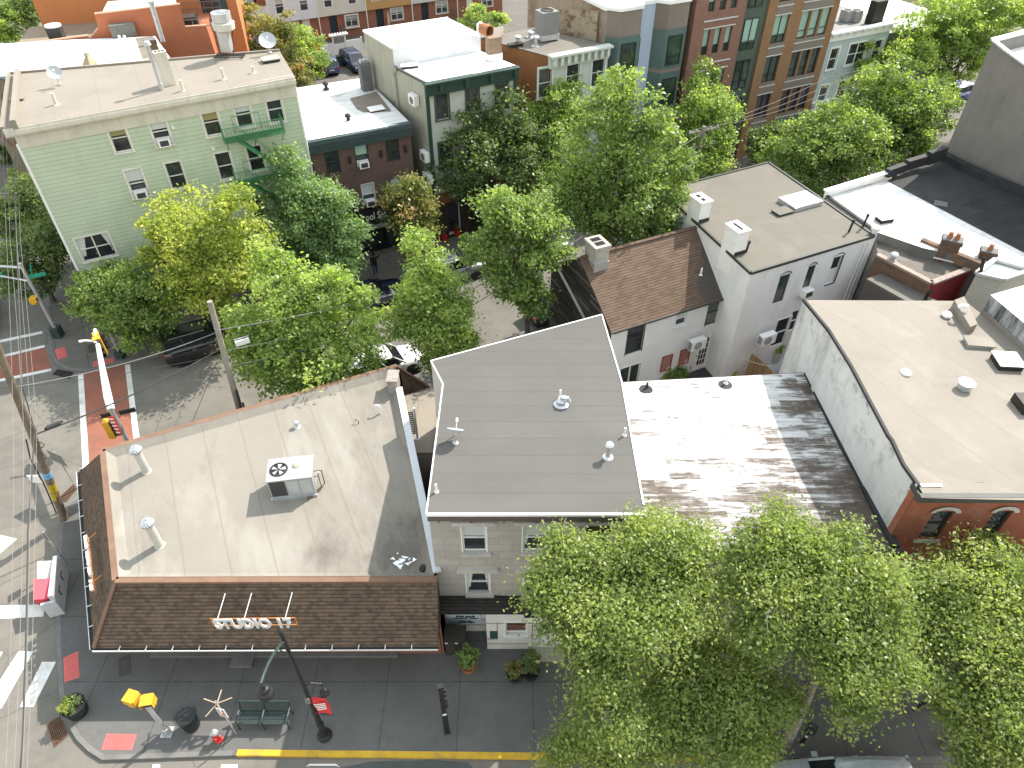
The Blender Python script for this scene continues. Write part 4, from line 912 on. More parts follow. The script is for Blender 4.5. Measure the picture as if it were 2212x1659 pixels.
m.xf = None; m.face((f.x, f.y, 0), (f.x, f.y, zw-.05), (l.x, l.y, zw-.05), (l.x, l.y, 0)); m.face((r.x, r.y, 0), (tb.x, tb.y, 0), (tb.x, tb.y, zw-.05), (r.x, r.y, zw-.05)); m.face((l.x, l.y, 0), (l.x, l.y, zw-.05), (tb.x, tb.y, zw-.05), (tb.x, tb.y, 0))
m.build('wall', whw, wh)
for k, rr in enumerate((w1, w2, w5)): window(wh, p, q, rr, dfr if k < 2 else MAT['white_trim'], plain('grey_screen_%d' % k, (.11, .11, .105, 1), .4) if k < 2 else None, 0, 'dh', MAT['glass_green'] if k < 2 else None, .45, False, .09)
window(wh, p, q, w4, MAT['white_trim'], None, .05, 'dh', None, 0, False, .09)
m = M(fr(p, q)); rr = w3; m.face((rr[0], .1, rr[1]), (rr[2], .1, rr[1]), (rr[2], .1, rr[3]), (rr[0], .1, rr[3])); m.build('blocked_window', whw, wh)
m = M(fr(p, q)); m.box(w3[0]+.12, .07, w3[3]-.75, w3[2]-.15, .095, w3[3]-.1); m.build('window', MAT['glass'], wh)
m = M(fr(p, q)); m.box(w3[2]-.06, -.005, w3[1], w3[2]+.03, .02, w3[3]); m.box(w3[0], -.02, w3[1]-.07, w3[2], .02, w3[1]); m.build('dark_reveal', dfr, wh)
m = M(fr(p, q))
for rr in (w1, w2, w3):
    c = (rr[0]+rr[2])/2; w = (rr[2]-rr[0])/2
    for k in range(8):
        g_ = lambda a, e: (c-math.cos(a)*(w+e*.5), -.012-.02*(e > 0), rr[3]-.01+math.sin(a)*(.16+e)); a0, a1 = k/8*math.pi, (k+1)/8*math.pi
        m.face(g_(a0, 0), g_(a1, 0), g_(a1, .07), g_(a0, .07)); 
m.build('arch_trim', dfr, wh)
m = M(fr(p, q))
for rr in (w1, w2):
    c = (rr[0]+rr[2])/2; w = (rr[2]-rr[0])/2
    pts = [(c-math.cos(k/8*math.pi)*w, -.008, rr[3]-.005+math.sin(k/8*math.pi)*.16) for k in range(9)]; m.face(*pts)
m.build('arch_head', paint('arch_grey', (.45, .46, .47, 1), .6), wh)
roofm = roofing('tan_grit_roof', (.15, .14, .118, 1), -3.2, (.11, .097, .08, 1), .4, .07, (.12, .11, .092, 1), R(-26), (.178, .165, .142, 1))
m = M(); m.face(f+up*.02, r+up*.02, tb+up*.02, l+up*.02); m.build('roof', roofm, wh)
m = M()
for a, b in ((f, r), (r, tb), (tb, l), (l, f)): m.bar(a-up*.0, b-up*.0, .12, .16)
m.build('roof_edge', dk, wh)
el = (l-f).normalized(); er = (r-f).normalized(); rw = math.atan2(er.y, er.x)
for k, (x, y, h) in enumerate(((1590, 540, 1.3), (1507, 472, 1.15))):
    b = A(x, y, zw); s = (b-f).dot(el); c = f+el*s+er*.28
    m = M(at((c.x, c.y, 0), rw)); m.box(-.33, -.5, zw-1.2 if k == 0 else zw-1, .36, .5, zw+h); m.box(-.37, -.55, zw+h, .41, .55, zw+h+.07); cm = m.build('chimney', MAT['white_trim'], wh)
    m = M(at((c.x, c.y, zw+h+.072), rw))
    if k == 0: m.box(-.06, -.36, 0, .1, .36, .004)
    else: m.box(-.12, -.36, 0, .1, -.06, .004); m.box(-.12, .08, 0, .1, .36, .004)
    m.build('flue', MAT['hole'], cm)
    m = M(at((c.x, c.y, zw), rw)); m.box(.362, -.52, 0, .38, .52, .22); m.box(-.3, -.53, 0, .38, -.5, .22); m.build('flashing', MAT['tar'], cm)
b = A(1727, 440, zw); m = M(at(b, rw)); m.box(-1.0, -.7, 0, 1.0, .7, .28); sk = m.build('skylight', MAT['galv'], wh)
m = M(at(b+up*.282, rw)); n_ = 8
dz = lambda u, v: .26*(1-u*u)*(1-v*v)
for i in range(n_):
    for j in range(n_):
        g_ = lambda i, j: ((i/n_*2-1)*.97, (j/n_*2-1)*.67, dz(i/n_*2-1, j/n_*2-1)+.01); m.face(g_(i, j), g_(i+1, j), g_(i+1, j+1), g_(i, j+1))
m.smooth = True; m.build('dome', plain('bubble_dome', (.58, .63, .64, 1), .12, 0, .7), sk)
skylight_box(A(1689, 460, zw), .95, .62, .12, rw, wh, roofm, dk, 'roof_hatch')
for x, y, h in ((1833, 502, .7), (1863, 492, .75), (1611, 545, .6)):
    b = A(x, y, zw); m = M(); m.tube(b, b+Vector((.05, 0, h)), .06, .06, 8); m.lathe(tuple(b+Vector((.05, 0, h-.08))), [(.08, 0), (.08, .14)], 8); m.build('vent_pipe', MAT['tar'], wh)
b = r+er*.12+el*.15; m = M(); m.lathe((b.x, b.y, 0), [(.15, 0), (.15, zw+.25), (.24, zw+.27), (.24, zw+.42), (.1, zw+.5), (0, zw+.5)], 14); m.build('flue_stack', whw, wh)
m = M(fr(p, q)); 
for s in (Lw-.55, Lw-.25): m.tube((s, -.05, 0), (s, -.05, zw-.3), .03, .03, 6)
m.build('downpipe', MAT['white_trim'], wh)
split_ac(p, q, (1627, 736), (1663, 702), 'white outdoor air conditioner high on the chimney house wall')
ac_unit(p, q, w2, 'white window air conditioner in the arched window of the chimney house')
# courtyard: deck, fence, barrels, pots, plants
m = M(); P = [A(1575, 842, .03), A(1400, 850, .03), A(1335, 830, .03), A(1345, 800, .03), A(1540, 780, .03), A(1660, 812, .03)]; m.face(*P); struct(m.build('patio_paving', paint('dark_decking', (.06, .062, .066, 1), .8, .2, 2)))
dkp = [A(1612, 772, .45), A(1712, 742, .45), A(1730, 800, .45), A(1665, 830, .45)]
m = M(); m.slab(dkp, .2); tag(m.build('deck', siding('white_deck', (.5, .5, .5, 1), .14)), 'pale timber deck at the foot of the chimney house', 'deck')
fp = [A(1545, 782, .05), A(1596, 803, .05), A(1640, 840, .05), A(1668, 872, .05)]
fc = thing('reed_fence', 'tan reed screen fence between the two white courtyards', 'fence', tuple(fp[0]))
def reedm():
    t = NT('reed_screen'); u = t.sep(t.uv()); w = t.node('ShaderNodeTexWhiteNoise', noise_dimensions='1D'); t.put(w, 'W', t.math('FLOOR', t.math('MULTIPLY', u[0], 40)))
    k = t.ramp(w.outputs[0], [(0, (.17, .10, .05, 1)), (.5, (.30, .19, .10, 1)), (1, (.42, .29, .17, 1))])
    fz = t.math('FRACT', t.math('DIVIDE', u[1], .45)); k = t.mix(t.ramp(fz, [(0, .5), (.04, .0)]), k, (.12, .08, .05, 1))
    return t.done(k, .9, t.bump(w.outputs[0], .4, .02), 0, .15)
m = M(); hf = [1.95, 1.7, 1.75, 1.75]
for k in range(3):
    a, b = fp[k], fp[k+1]; n = (b-a).cross(up).normalized()*.03
    m.prism([xy(a-n), xy(b-n), xy(b+n), xy(a+n)], .05, [.05+hf[k], .05+hf[k+1], .05+hf[k+1], .05+hf[k]])
m.build('screen', reedm(), fc)
m = M()
for k in range(4): m.tube(fp[k]+Vector((.06, .06, 0)), fp[k]+Vector((.06, .06, hf[k])), .04, .04, 6)
m.build('post', MAT['wood_pole'], fc)
barm = paint('blue_grey_barrel', (.20, .24, .265, 1), .55, .12, 3, dirt=(.2, .1, .06, 1))
for k, (x, y) in enumerate(((1551, 800), (1566, 813))):
    b = A(x, y, .04); t = thing('barrel', ('blue grey barrel with rusty lid standing nearest the glazed door', 'blue grey barrel with rusty lid standing in front of its twin')[k], 'barrel', tuple(b), 'blue grey barrels in the courtyard')
    m = M(); m.lathe(tuple(b), [(.28, 0), (.3, .03), (.29, .06), (.31, .3), (.29, .33), (.31, .36), (.29, .62), (.31, .65), (.29, .68), (.29, .92)], 20); m.build('body', barm, t)
    m = M(); m.lathe(tuple(b), [(.31, .9), (.32, .95), (.27, .95), (.26, .93), (0, .93)], 20); m.build('lid', paint('rusty_lid_%d' % k, (.27, .27, .28, 1), .6, .2, 4, dirt=(.22, .08, .04, 1), dirt_amt=.8), t)
b = Vector((14.15, 31.1, .46)); b = A(1671, 778, .46)
PLANTERS = [(b, .34, .62, MAT['kerb'], 'pale round planter with a leafy bush on the white deck', .45, .55)]
t = thing('air_conditioner', 'white air conditioner standing on the deck against the stained wall', 'air conditioner', tuple(A(1690, 800, .46))); b = A(1692, 812, .46)
m = M(at(b, R(75))); m.box(-.45, -.16, 0, .45, .16, .75); m.build('casing', MAT['white'], t); m = M(at(b, R(75))); m.lathe((0, .165, .38), [(.27, 0), (.27, .015), (0, .015)], 18, (0, 1, 0)); m.build('fan_grille', MAT['iron'], t)
# string lights across the courtyard
sl2 = thing('string_lights', 'thin festoon of small bulbs sagging across the courtyard', 'string lights', tuple(A(1540, 755, 1.9)))
a, b = Vector((11.2, 31.0, 2.5)), A(1668, 790, 2.3); m = M(); mb = M(); pts = []
for k in range(17): u = k/16; c = a.lerp(b, u)-up*(.5*(1-(2*u-1)**2)); pts.append(c)
m.path(pts, .008, 4); m.build('cable', MAT['white_trim'], sl2)
for c in pts[1:-1]: mb.lathe(tuple(c-up*.06), [(.0, 0), (.025, .02), (.02, .05), (.008, .06)], 6)
struct(mb.build('bulb', MAT['lamp_glass'], sl2), 'stuff')
# ================================================================== dark slatted shed and brick building with the red wall
zb = 6.6
P = [A(1895, 550, zb), A(2013, 611, zb), A(2125, 568.6, zb), A(1990, 512, zb), A(1893, 480, zb)]
rb = thing('red_wall_building', 'old brick building with a red painted side wall and worn flat roof', 'building', (P[0].x, P[0].y, 0))
m = M(); m.face((*xy(P[0]), 0), (*xy(P[1]), 0), P[1], P[0]); m.build('wall', brickm('old_brick', (.20, .105, .065, 1), (.27, .15, .09, 1), (.2, .17, .14, 1), dirt=(.09, .08, .07, 1)), rb)
m = M(); m.face((*xy(P[1]), 0), (*xy(P[2]), 0), P[2], P[1]); m.build('wall', paint('oxblood_paint', (.26, .035, .04, 1), .7, .12, 1), rb)
m = M(); m.face((*xy(P[2]), 0), (*xy(P[3]), 0), P[3], P[2]); m.face((*xy(P[3]), 0), (*xy(P[4]), 0), P[4], P[3]); m.face((*xy(P[4]), 0), (*xy(P[0]), 0), P[0], P[4]); m.build('wall', MAT['kerb'], rb)
m = M(); m.face(*[x-up*.16 for x in P]); m.build('roof', roofing('worn_roof', (.145, .13, .113, 1), 1.0, (.045, .042, .038, 1), .9, .2, (.08, .073, .066, 1), R(20), (.22, .2, .178, 1)), rb)
m = M(); m.bar(P[0], P[1], .3, .12); m.bar(P[1], P[2], .3, .12)
for k in range(9): c = P[1].lerp(P[2], (k+.5)/9); m.bar(c-Vector((.1, .13, 0)), c+Vector((.1, .13, .0)), .06, .15)
m.build('coping', paint('tile_coping', (.3, .245, .21, 1), .8, .15, 3), rb)
def brick_chimney(x0, y0, w, d, z0, h, pots, lab, rz, par):
    b = A(x0, y0, z0); m = M(at(b, rz)); m.box(-w/2, -d/2, -.5, w/2, d/2, h); m.box(-w/2-.05, -d/2-.05, h-.18, w/2+.05, d/2+.05, h)
    c = m.build('chimney', brickm('chimney_brick_%d' % x0, (.13, .075, .05, 1), (.18, .11, .075, 1), (.15, .13, .11, 1), dirt=(.07, .06, .055, 1)), par)
    for k in range(pots): m = M(at(b, rz)); m.lathe(((k-(pots-1)/2)*.34, 0, h), [(.11, 0), (.13, .05), (.1, .3), (.13, .32), (.1, .36)], 10); m.build('chimney_pot', MAT['terracotta'], c)
    m = M(at(b, rz)); m.box(-w/2-.03, -d/2-.03, h, w/2+.03, d/2+.03, h+.05); m.build('cap', MAT['kerb'], c)
    m = M(at(b, rz)); m.box(-w/2-.06, -d/2-.06, 0, w/2+.06, d/2+.06, .06); m.build('flashing', MAT['white_trim'], c)
brick_chimney(2040, 556, .9, .62, zb, 1.1, 2, '', R(-28), rb); brick_chimney(2122, 572, .72, .55, zb, .85, 1, '', R(-28), rb)
m = M(); a = A(1988, 525, zb+.25); b = A(2118, 578, zb+.25); m.bar(a, b, .3, .55); m.build('parapet', bpy.data.materials['old_brick'], rb)
b = A(1928, 561, zb); pipe(rb, b.x, b.y, b.z-.1, .4, .12, MAT['galv'], True)
sd_ = thing('slatted_shed', 'dark slatted lean-to with a flat grey lid behind the beige roof', 'shed', tuple(A(1950, 640, 0))); zs = 5.85
P = [A(1872, 602, zs), A(1990, 668, zs), A(2045, 660, zs), A(1905, 590, zs)]
m = M(); m.slab(P, .1); m.build('roof', roofing('shed_roof', (.15, .14, .125, 1), None, (.09, .082, .075, 1), .5, .12), sd_)
m = M(); m.prism([xy(x) for x in P], 0, zs-.1, top=False); m.build('wall', siding('dark_slats', (.10, .09, .085, 1), .16, line=.8), sd_)
b = A(1998, 648, zs); m = M(); m.path([b, b+up*.5, b+up*.6+Vector((.1, 0, 0))], .09, 8); m.build('vent_pipe', MAT['iron'], sd_)
m = M(); P = [A(1880, 560, 5.2), A(1897, 552, 5.2), A(2008, 618, 5.2), A(1985, 640, 5.2)]; 
# ------------------------------------------------------------------ small cream tower with a white top
ct = thing('cream_tower', 'small cream sided stair tower with a white roof beside the red wall', 'building', tuple(A(2130, 650, 0))); zc = 7.4
P = [A(2110, 590, zc), A(2168, 603, zc), A(2230, 583, zc), A(2150, 560, zc)]
m = M(); m.prism([xy(x) for x in P], 0, zc, top=False); m.build('wall', siding('cream_siding', (.45, .43, .37, 1), .16, line=.3), ct)
m = M(); m.face(*[x-up*.15 for x in P]); m.build('roof', wroof, ct)
m = M()
for k in range(4): m.bar(P[k], P[(k+1) % 4], .22, .14)
m.build('parapet_cap', paint('grey_white_cap', (.5, .52, .52, 1), .5), ct)
m = M(); m.tube(A(2118, 590, zc), A(2126, 556, zc+.7), .08, .08, 8); m.build('vent_pipe', MAT['iron'], ct)
bw = thing('low_building', 'plain pale yellow building behind the small cream tower at the right edge', 'building', tuple(A(2190, 570, 0)))
P = [A(2138, 562, 6.4), A(2260, 600, 6.4), A(2300, 545, 6.4), A(2160, 535, 6.4)]
m = M(); m.prism([xy(x) for x in P], 0, 6.4, top=False); m.build('wall', paint('yellow_wall', (.42, .36, .2, 1), .8), bw); m = M(); m.face(*P); m.build('roof', wroof, bw)
# ================================================================== white and black flat roofs, tall grey wall
zq = 7.0
wb = thing('patched_roof_building', 'flat building with a scuffed white roof stained grey near its chimneys', 'building', tuple(A(1900, 450, 0)))
P = [A(1786, 425, zq), A(1890, 500, zq), A(1992, 535, zq), A(2230, 592, zq), A(2300, 570, zq), A(2212, 545, zq), A(1916, 390, zq)]
m = M(); m.face(*P); m.build('roof', roofing('scuffed_white_roof', (.72, .72, .72, 1), 1.6, (.16, .14, .12, 1), .85, .06, (.5, .48, .45, 1), R(-28), (.55, .55, .55, 1)), wb)
m = M(); m.prism([xy(x) for x in P], 0, zq-.02, top=False); m.build('wall', MAT['kerb'], wb)
m = M(); a, b = A(1783, 412, zq+.45), A(1916, 372, zq+.5); m.bar(a, b, .3, .08); c = P[6]; m.face(a-up*.5, b-up*.5, b, a); m.build('parapet', MAT['white'], wb)
m = M(); m.bar(P[0]+up*.05, P[1]+up*.05, .2, .1); m.build('roof_edge', MAT['tar'], wb)
skylight_box(A(1909, 477, zq), .8, .55, .22, R(15), wb, MAT['white'], MAT['iron'], 'roof_hatch')
kb = thing('black_roof_building', 'flat building with a black tar roof below the tall grey wall', 'building', tuple(A(2100, 420, 0)))
P = [A(1916, 390, zq+.03), A(2212, 545, zq+.03), A(2330, 600, zq+.03), A(2330, 470, zq+.03), A(2212, 415, zq+.03), A(2038, 338, zq+.03)]
m = M(); m.face(*P); m.build('roof', roofing('black_roof', (.035, .036, .038, 1), 1.1, (.07, .068, .065, 1), .6, .25, (.06, .06, .06, 1), R(-28), (.022, .022, .024, 1)), kb)
m = M(); m.prism([xy(x) for x in P], 0, zq, top=False); m.build('wall', MAT['kerb'], kb)
m = M(); m.bar(A(1916, 374, zq+.5), A(1955, 360, zq+.5), .35, .5); m.bar(A(1957, 357, zq+.6), A(2000, 344, zq+.6), .35, .6); m.bar(A(2005, 342, zq+.7), A(2040, 330, zq+.8), .35, .8); m.build('parapet', MAT['tar'], kb)
m = M(); pts = [A(2038, 338, zq+.2), A(2075, 358, zq+.2), A(2130, 384, zq+.2), A(2212, 418, zq+.2), A(2330, 472, zq+.2)]
for k in range(4): m.bar(pts[k], pts[k+1], .5, .5)
m.build('roof_upstand', MAT['tar'], kb)
b = A(2032, 441, zq+.04); m = M(at(b, R(-28))); m.box(-.35, -.3, 0, .35, .3, .05); m.build('roof_hatch', paint('slate', (.12, .12, .12, 1)), kb)
tw = thing('tall_grey_building', 'tall building with a blank grey rendered side wall at the right edge', 'building', tuple(A(2150, 250, 0)))
c0 = A(2038, 338, zq); ed = Vector((c0.x+2.7, c0.y-4.66, 0)); c0 = Vector((c0.x, c0.y, 0)); dd = (ed-c0).normalized(); nn = Vector((-dd.y, dd.x, 0))
zt = 14.0
g1 = c0+dd*3.6
wallm = paint('grey_render', (.185, .178, .168, 1), .9, .1, .5, .05, .3, dirt=(.1, .096, .09, 1), dirt_amt=.35, streak=True)
m = M(); m.face(c0, c0+dd*16, c0+dd*16+up*zt, g1+up*zt, g1+up*(zt-.75), c0+dd*.9+up*(zt-.75), c0+up*zt) if False else m.face(c0, c0+dd*16, c0+dd*16+up*(zt+.3), c0+dd*3.2+up*(zt+.3), c0+dd*2.3+up*(zt-.7), c0+dd*.9+up*(zt-.3), c0+up*zt)
m.face(c0, c0+up*zt, c0+nn*12+up*zt, c0+nn*12); m.build('wall', wallm, tw)
m = M(); m.face(c0+up*(zt-.9)+dd*.01, c0+dd*3.2+up*(zt-.9), c0+dd*3.2+nn*12+up*(zt-.9), c0+nn*12+up*(zt-.9)); m.face(c0+dd*3.1+up*(zt-.9), c0+dd*3.1+up*(zt+.3), c0+dd*3.1+nn*12+up*(zt+.3), c0+dd*3.1+nn*12+up*(zt-.9)); m.face(c0+dd*3.2+up*(zt+.29), c0+dd*16+up*(zt+.29), c0+dd*16+nn*12+up*(zt+.29), c0+dd*3.2+nn*12+up*(zt+.29)); m.build('roof', wroof, tw)
m = M(); m.bar(c0+up*zt, c0+dd*.9+up*(zt-.3), .3, .1); m.bar(c0+dd*.9+up*(zt-.3), c0+dd*2.3+up*(zt-.7), .3, .1); m.bar(c0+up*zt, c0+nn*12+up*zt, .35, .12); m.build('coping', MAT['alu'], tw)
m = M(); m.bar(c0+dd*3.2+up*(zt+.3), c0+dd*2.3+up*(zt-.65), .3, .05); m.build('edge_cap', MAT['terracotta'], tw)
# ================================================================== green sided apartment house
cg = A(225.9, 700, 0); zg = 12.35; pg = xy(cg); e = dirv(27.2); Lg = 14.0; qg = (pg[0]+e.x*10, pg[1]+e.y*10)
er_ = PL(632, 163, pg, qg); Lg = (er_.x-pg[0])*e.x+(er_.y-pg[1])*e.y; zr_ = er_.z; zl_ = PL(30, 272, pg, qg).z
gn = thing('green_house', 'long pale green clapboard apartment house with a cream cornice and fire escape', 'house', (pg[0], pg[1], 0))
WG = [((233.5, 270), (282, 325)), ((325, 256), (367, 311)), ((437, 237), (476, 290)), ((510, 223), (542, 273)), ((578, 211.5), (611, 262)), ((273, 368.5), (318.5, 422)), ((360, 353), (402, 405)), ((468.5, 331.5), (504, 384)), ((540, 320), (567, 366)), ((169, 525.5), (248.7, 551)), ((543, 443), (572, 470))]
rg = [rect(pg, qg, *w) for w in WG]
n_fix = []
for k, r in enumerate(rg):
    w = (.86 if k != 9 else 1.75); c = (r[0]+r[2])/2; h = (r[3]-r[1]); n_fix.append((c-w/2, r[1], c+w/2, r[1]+max(1.5, min(h, 2.1))))
rg = n_fix
ZS = 3.7
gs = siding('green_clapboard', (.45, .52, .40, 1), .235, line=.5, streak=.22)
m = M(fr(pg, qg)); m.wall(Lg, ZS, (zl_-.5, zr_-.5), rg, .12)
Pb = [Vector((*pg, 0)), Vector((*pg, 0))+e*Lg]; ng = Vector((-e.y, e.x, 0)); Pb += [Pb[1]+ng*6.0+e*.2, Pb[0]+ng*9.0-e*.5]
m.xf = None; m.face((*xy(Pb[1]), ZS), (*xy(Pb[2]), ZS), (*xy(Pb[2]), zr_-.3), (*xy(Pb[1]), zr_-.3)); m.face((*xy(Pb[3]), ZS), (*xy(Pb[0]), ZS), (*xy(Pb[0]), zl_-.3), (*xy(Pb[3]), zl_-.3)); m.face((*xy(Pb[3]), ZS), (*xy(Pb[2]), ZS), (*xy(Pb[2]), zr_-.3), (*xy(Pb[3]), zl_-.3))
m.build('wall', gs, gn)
m = M(); m.bar(Pb[0]+up*ZS-e*.02, Pb[0]+up*(zl_-.9)-e*.02, .12); m.build('corner_board', MAT['white_trim'], gn); m = M(); m.bar(Pb[1]+up*ZS+e*.02, Pb[1]+up*(zr_-.6)+e*.02, .1); m.build('corner_board', MAT['white_trim'], gn)
# shop floor below
m = M(fr(pg, qg)); hs = [(.6, .5, 2.6, 2.5), (3.0, .1, 4.0, 2.4), (4.6, .5, 7.6, 2.5), (8.4, .5, 11, 2.5), (11.6, .1, 12.8, 2.4)]
m.wall(Lg, 0, 2.75, hs, .2, .35); m.xf = None; m.face(Pb[3], Pb[0]+ng*.35, Pb[0]+ng*.35+up*ZS, Pb[3]+up*ZS); m.build('shop_wall', paint('shop_green_grey', (.10, .13, .13, 1), .6), gn)
m = M(fr(pg, qg))
for h in hs: m.face((h[0], .54, h[1]), (h[2], .54, h[1]), (h[2], .54, h[3]), (h[0], .54, h[3]))
m.build('shop_window', MAT['glass'], gn)
m = M(fr(pg, qg)); m.box(-.1, -.5, 2.72, Lg, .36, 2.86); m.box(-.1, -.1, 2.86, Lg, .34, ZS); m.build('shop_fascia', paint('slate_fascia', (.13, .15, .17, 1), .6), gn)
m = M(fr(pg, qg)); m.face((-.12, -.35, 2.87), (-.12, .6, 2.87), (-.12, .6, 3.68), (-.12, -.08, 3.68)); m.build('fascia_end', MAT['white_trim'], gn)
cream_t = paint('cream_cornice', (.58, .55, .48, 1), .7, .07, 1.2, dirt=(.33, .3, .25, 1), dirt_amt=.5, streak=True)
m = M(fr(pg, qg)); Z = lambda s: zl_+(zr_-zl_)*s/Lg
def strip(m, y0, y1, a, b, s0=-.3, s1=None):
    s1 = Lg+.05 if s1 is None else s1
    q = [(s0, y0, Z(s0)+a), (s1, y0, Z(s1)+a), (s1, y1, Z(s1)+a), (s0, y1, Z(s0)+a), (s0, y0, Z(s0)+b), (s1, y0, Z(s1)+b), (s1, y1, Z(s1)+b), (s0, y1, Z(s0)+b)]
    i = [m.pt(x) for x in q]
    for k in ((0,3,2,1),(4,5,6,7),(0,1,5,4),(1,2,6,5),(2,3,7,6),(3,0,4,7)): m.add([i[j] for j in k])
strip(m, -.06, .05, -1.15, -.42, 0); strip(m, -.32, .06, -.42, -.32); strip(m, -.42, .07, -.32, -.12); strip(m, -.36, .1, -.12, .02)
m.build('cornice', cream_t, gn)
for k, r in enumerate(rg): window(gn, pg, qg, r, paint('cream_window_trim', (.66, .64, .6, 1), .6) if k == 0 else bpy.data.materials['cream_window_trim'], None, .08, 'dh', MAT['blind'] if k in (1, 3, 5) else paint('tan_shade', (.28, .24, .11, 1), .7) if k in (0, 2) else None, .42, True, .1, .03, 2 if k == 9 else 1, side_blind=k == 9)
ac_unit(pg, qg, rg[1], 'white window air conditioner in the top storey of the green house', 'window air conditioners'); ac_unit(pg, qg, rg[5], 'white window air conditioner in the lower storey of the green house', 'window air conditioners')
m = M(fr(pg, qg))
for x, y in ((372, 276), (459, 322), (541, 424), (548, 424)): r = rect(pg, qg, (x-2, y-2), (x+2, y+2)); m.box(r[0], -.06, r[1], r[0]+.16, -.002, r[1]+.16)
m.build('vent_cover', MAT['white_trim'], gn)
rb_ = [A(606, 108, zr_), A(0, 170, zl_-.2)]
m = M(fr(pg, qg)); m.xf = None; X = fr(pg, qg)
R0, R1 = X @ Vector((-.3, -.3, zl_+.03)), X @ Vector((Lg+.05, -.3, zr_+.03)); R2 = A(604, 110, zr_-.1); R3 = A(20, 160, zl_-.2)
m.face(R0, R1, R2, R3); ro = m.build('roof', roofing('peach_membrane', (.255, .228, .195, 1), -2.2, (.17, .15, .12, 1), .4, .06, (.19, .17, .145, 1), R(-27)), gn)
m = M(); m.bar(R3+up*.05, R2+up*.05, .15, .12); a, b = R0+Vector((.55, .2, .15)), R3+Vector((.7, -.2, .15)); m.bar(a, b, .25, .45); m.bar(R0+up*.06, R3+up*.06, .2, .12); m.build('parapet', bpy.data.materials['peach_membrane'], gn)
zmid = lambda x: zl_+(zr_-zl_)*min(max((x-30)/600, 0), 1)
def ong(x, y): return A(x, y, zmid(x)-.02)
for x, y, h in ((122, 226, .6), (396, 197, .6), (484, 171, .6), (548, 157, .35)):
    b = ong(x, y); pipe(gn, b.x, b.y, b.z, h, .085, bpy.data.materials['cream_cornice'])
b = ong(350, 194); m = M(); m.lathe(tuple(b), [(.14, 0), (.14, .35), (.1, .36), (.1, 2.3)], 10); m.lathe(tuple(b+up*2.3), [(.15, 0), (.2, .02), (.15, .2), (0, .24)], 10); m.build('flue_pipe', MAT['galv'], gn)
b = ong(366, 182); m = M(at(b, R(27))); m.box(-.33, -.25, -.1, .33, .25, 1.75); c = m.build('chimney', bpy.data.materials['cream_cornice'], gn)
m = M(at(b+up*1.752, R(27)))
for k in range(3): m.box(-.25+k*.18, -.13, 0, -.12+k*.18, .13, .004)
m.build('flue', MAT['hole'], c)
skylight_box(ong(585, 131), .95, .7, .12, R(27), gn, paint('hatch_grey', (.34, .31, .28, 1), .8), MAT['iron'], 'roof_hatch'); skylight_box(ong(37, 214), .6, .5, .03, R(27), gn, bpy.data.materials['peach_membrane'], MAT['iron'], 'roof_hatch')
dish(ong(128, 181), .55, R(-60), 'grey satellite dish on the left back edge of the green house roof', .38, R(38)); dish(ong(583, 113), .6, R(-70), 'grey satellite dish on the right back corner of the green house roof', .5, R(42))
hf_ = thing('exhaust_fan', 'large round kitchen exhaust fan on an elbow duct above the green house roof', 'exhaust fan', tuple(ong(505, 125)))
b = ong(497, 122); t_ = b+up*1.9
m = M(); m.box(b.x-.45, b.y-.05, b.z+.25, b.x+.15, b.y+.55, b.z+1.45); m.build('duct', MAT['galv'], hf_)
m = M(); m.lathe(tuple(b+Vector((0, .2, 1.4))), [(.3, -.1), (.62, .1), (.66, .45), (.5, .5)], 18); m.build('fan_housing', paint('fan_housing', (.55, .53, .48, 1), .6), hf_)
m = M(); m.lathe(tuple(b+Vector((0, .2, 1.9))), [(.52, 0), (.55, .05), (.55, .5), (.5, .5), (.48, .3), (.1, .32), (0, .35)], 22); m.build('wind_band', MAT['alu'], hf_)
m = M(); 
for k in (-.3, 0, .3): m.bar(b+Vector((-.9, k, .06)), b+Vector((.9, k, .06)), .05)
m.bar(b+Vector((-.8, -.4, .06)), b+Vector((-.8, .4, .06)), .05); m.bar(b+Vector((.8, -.4, .06)), b+Vector((.8, .4, .06)), .05); m.bar(b+Vector((.3, -.2, .06)), b+Vector((.5, .2, 1.6)), .03); m.build('stand', MAT['iron'], hf_)
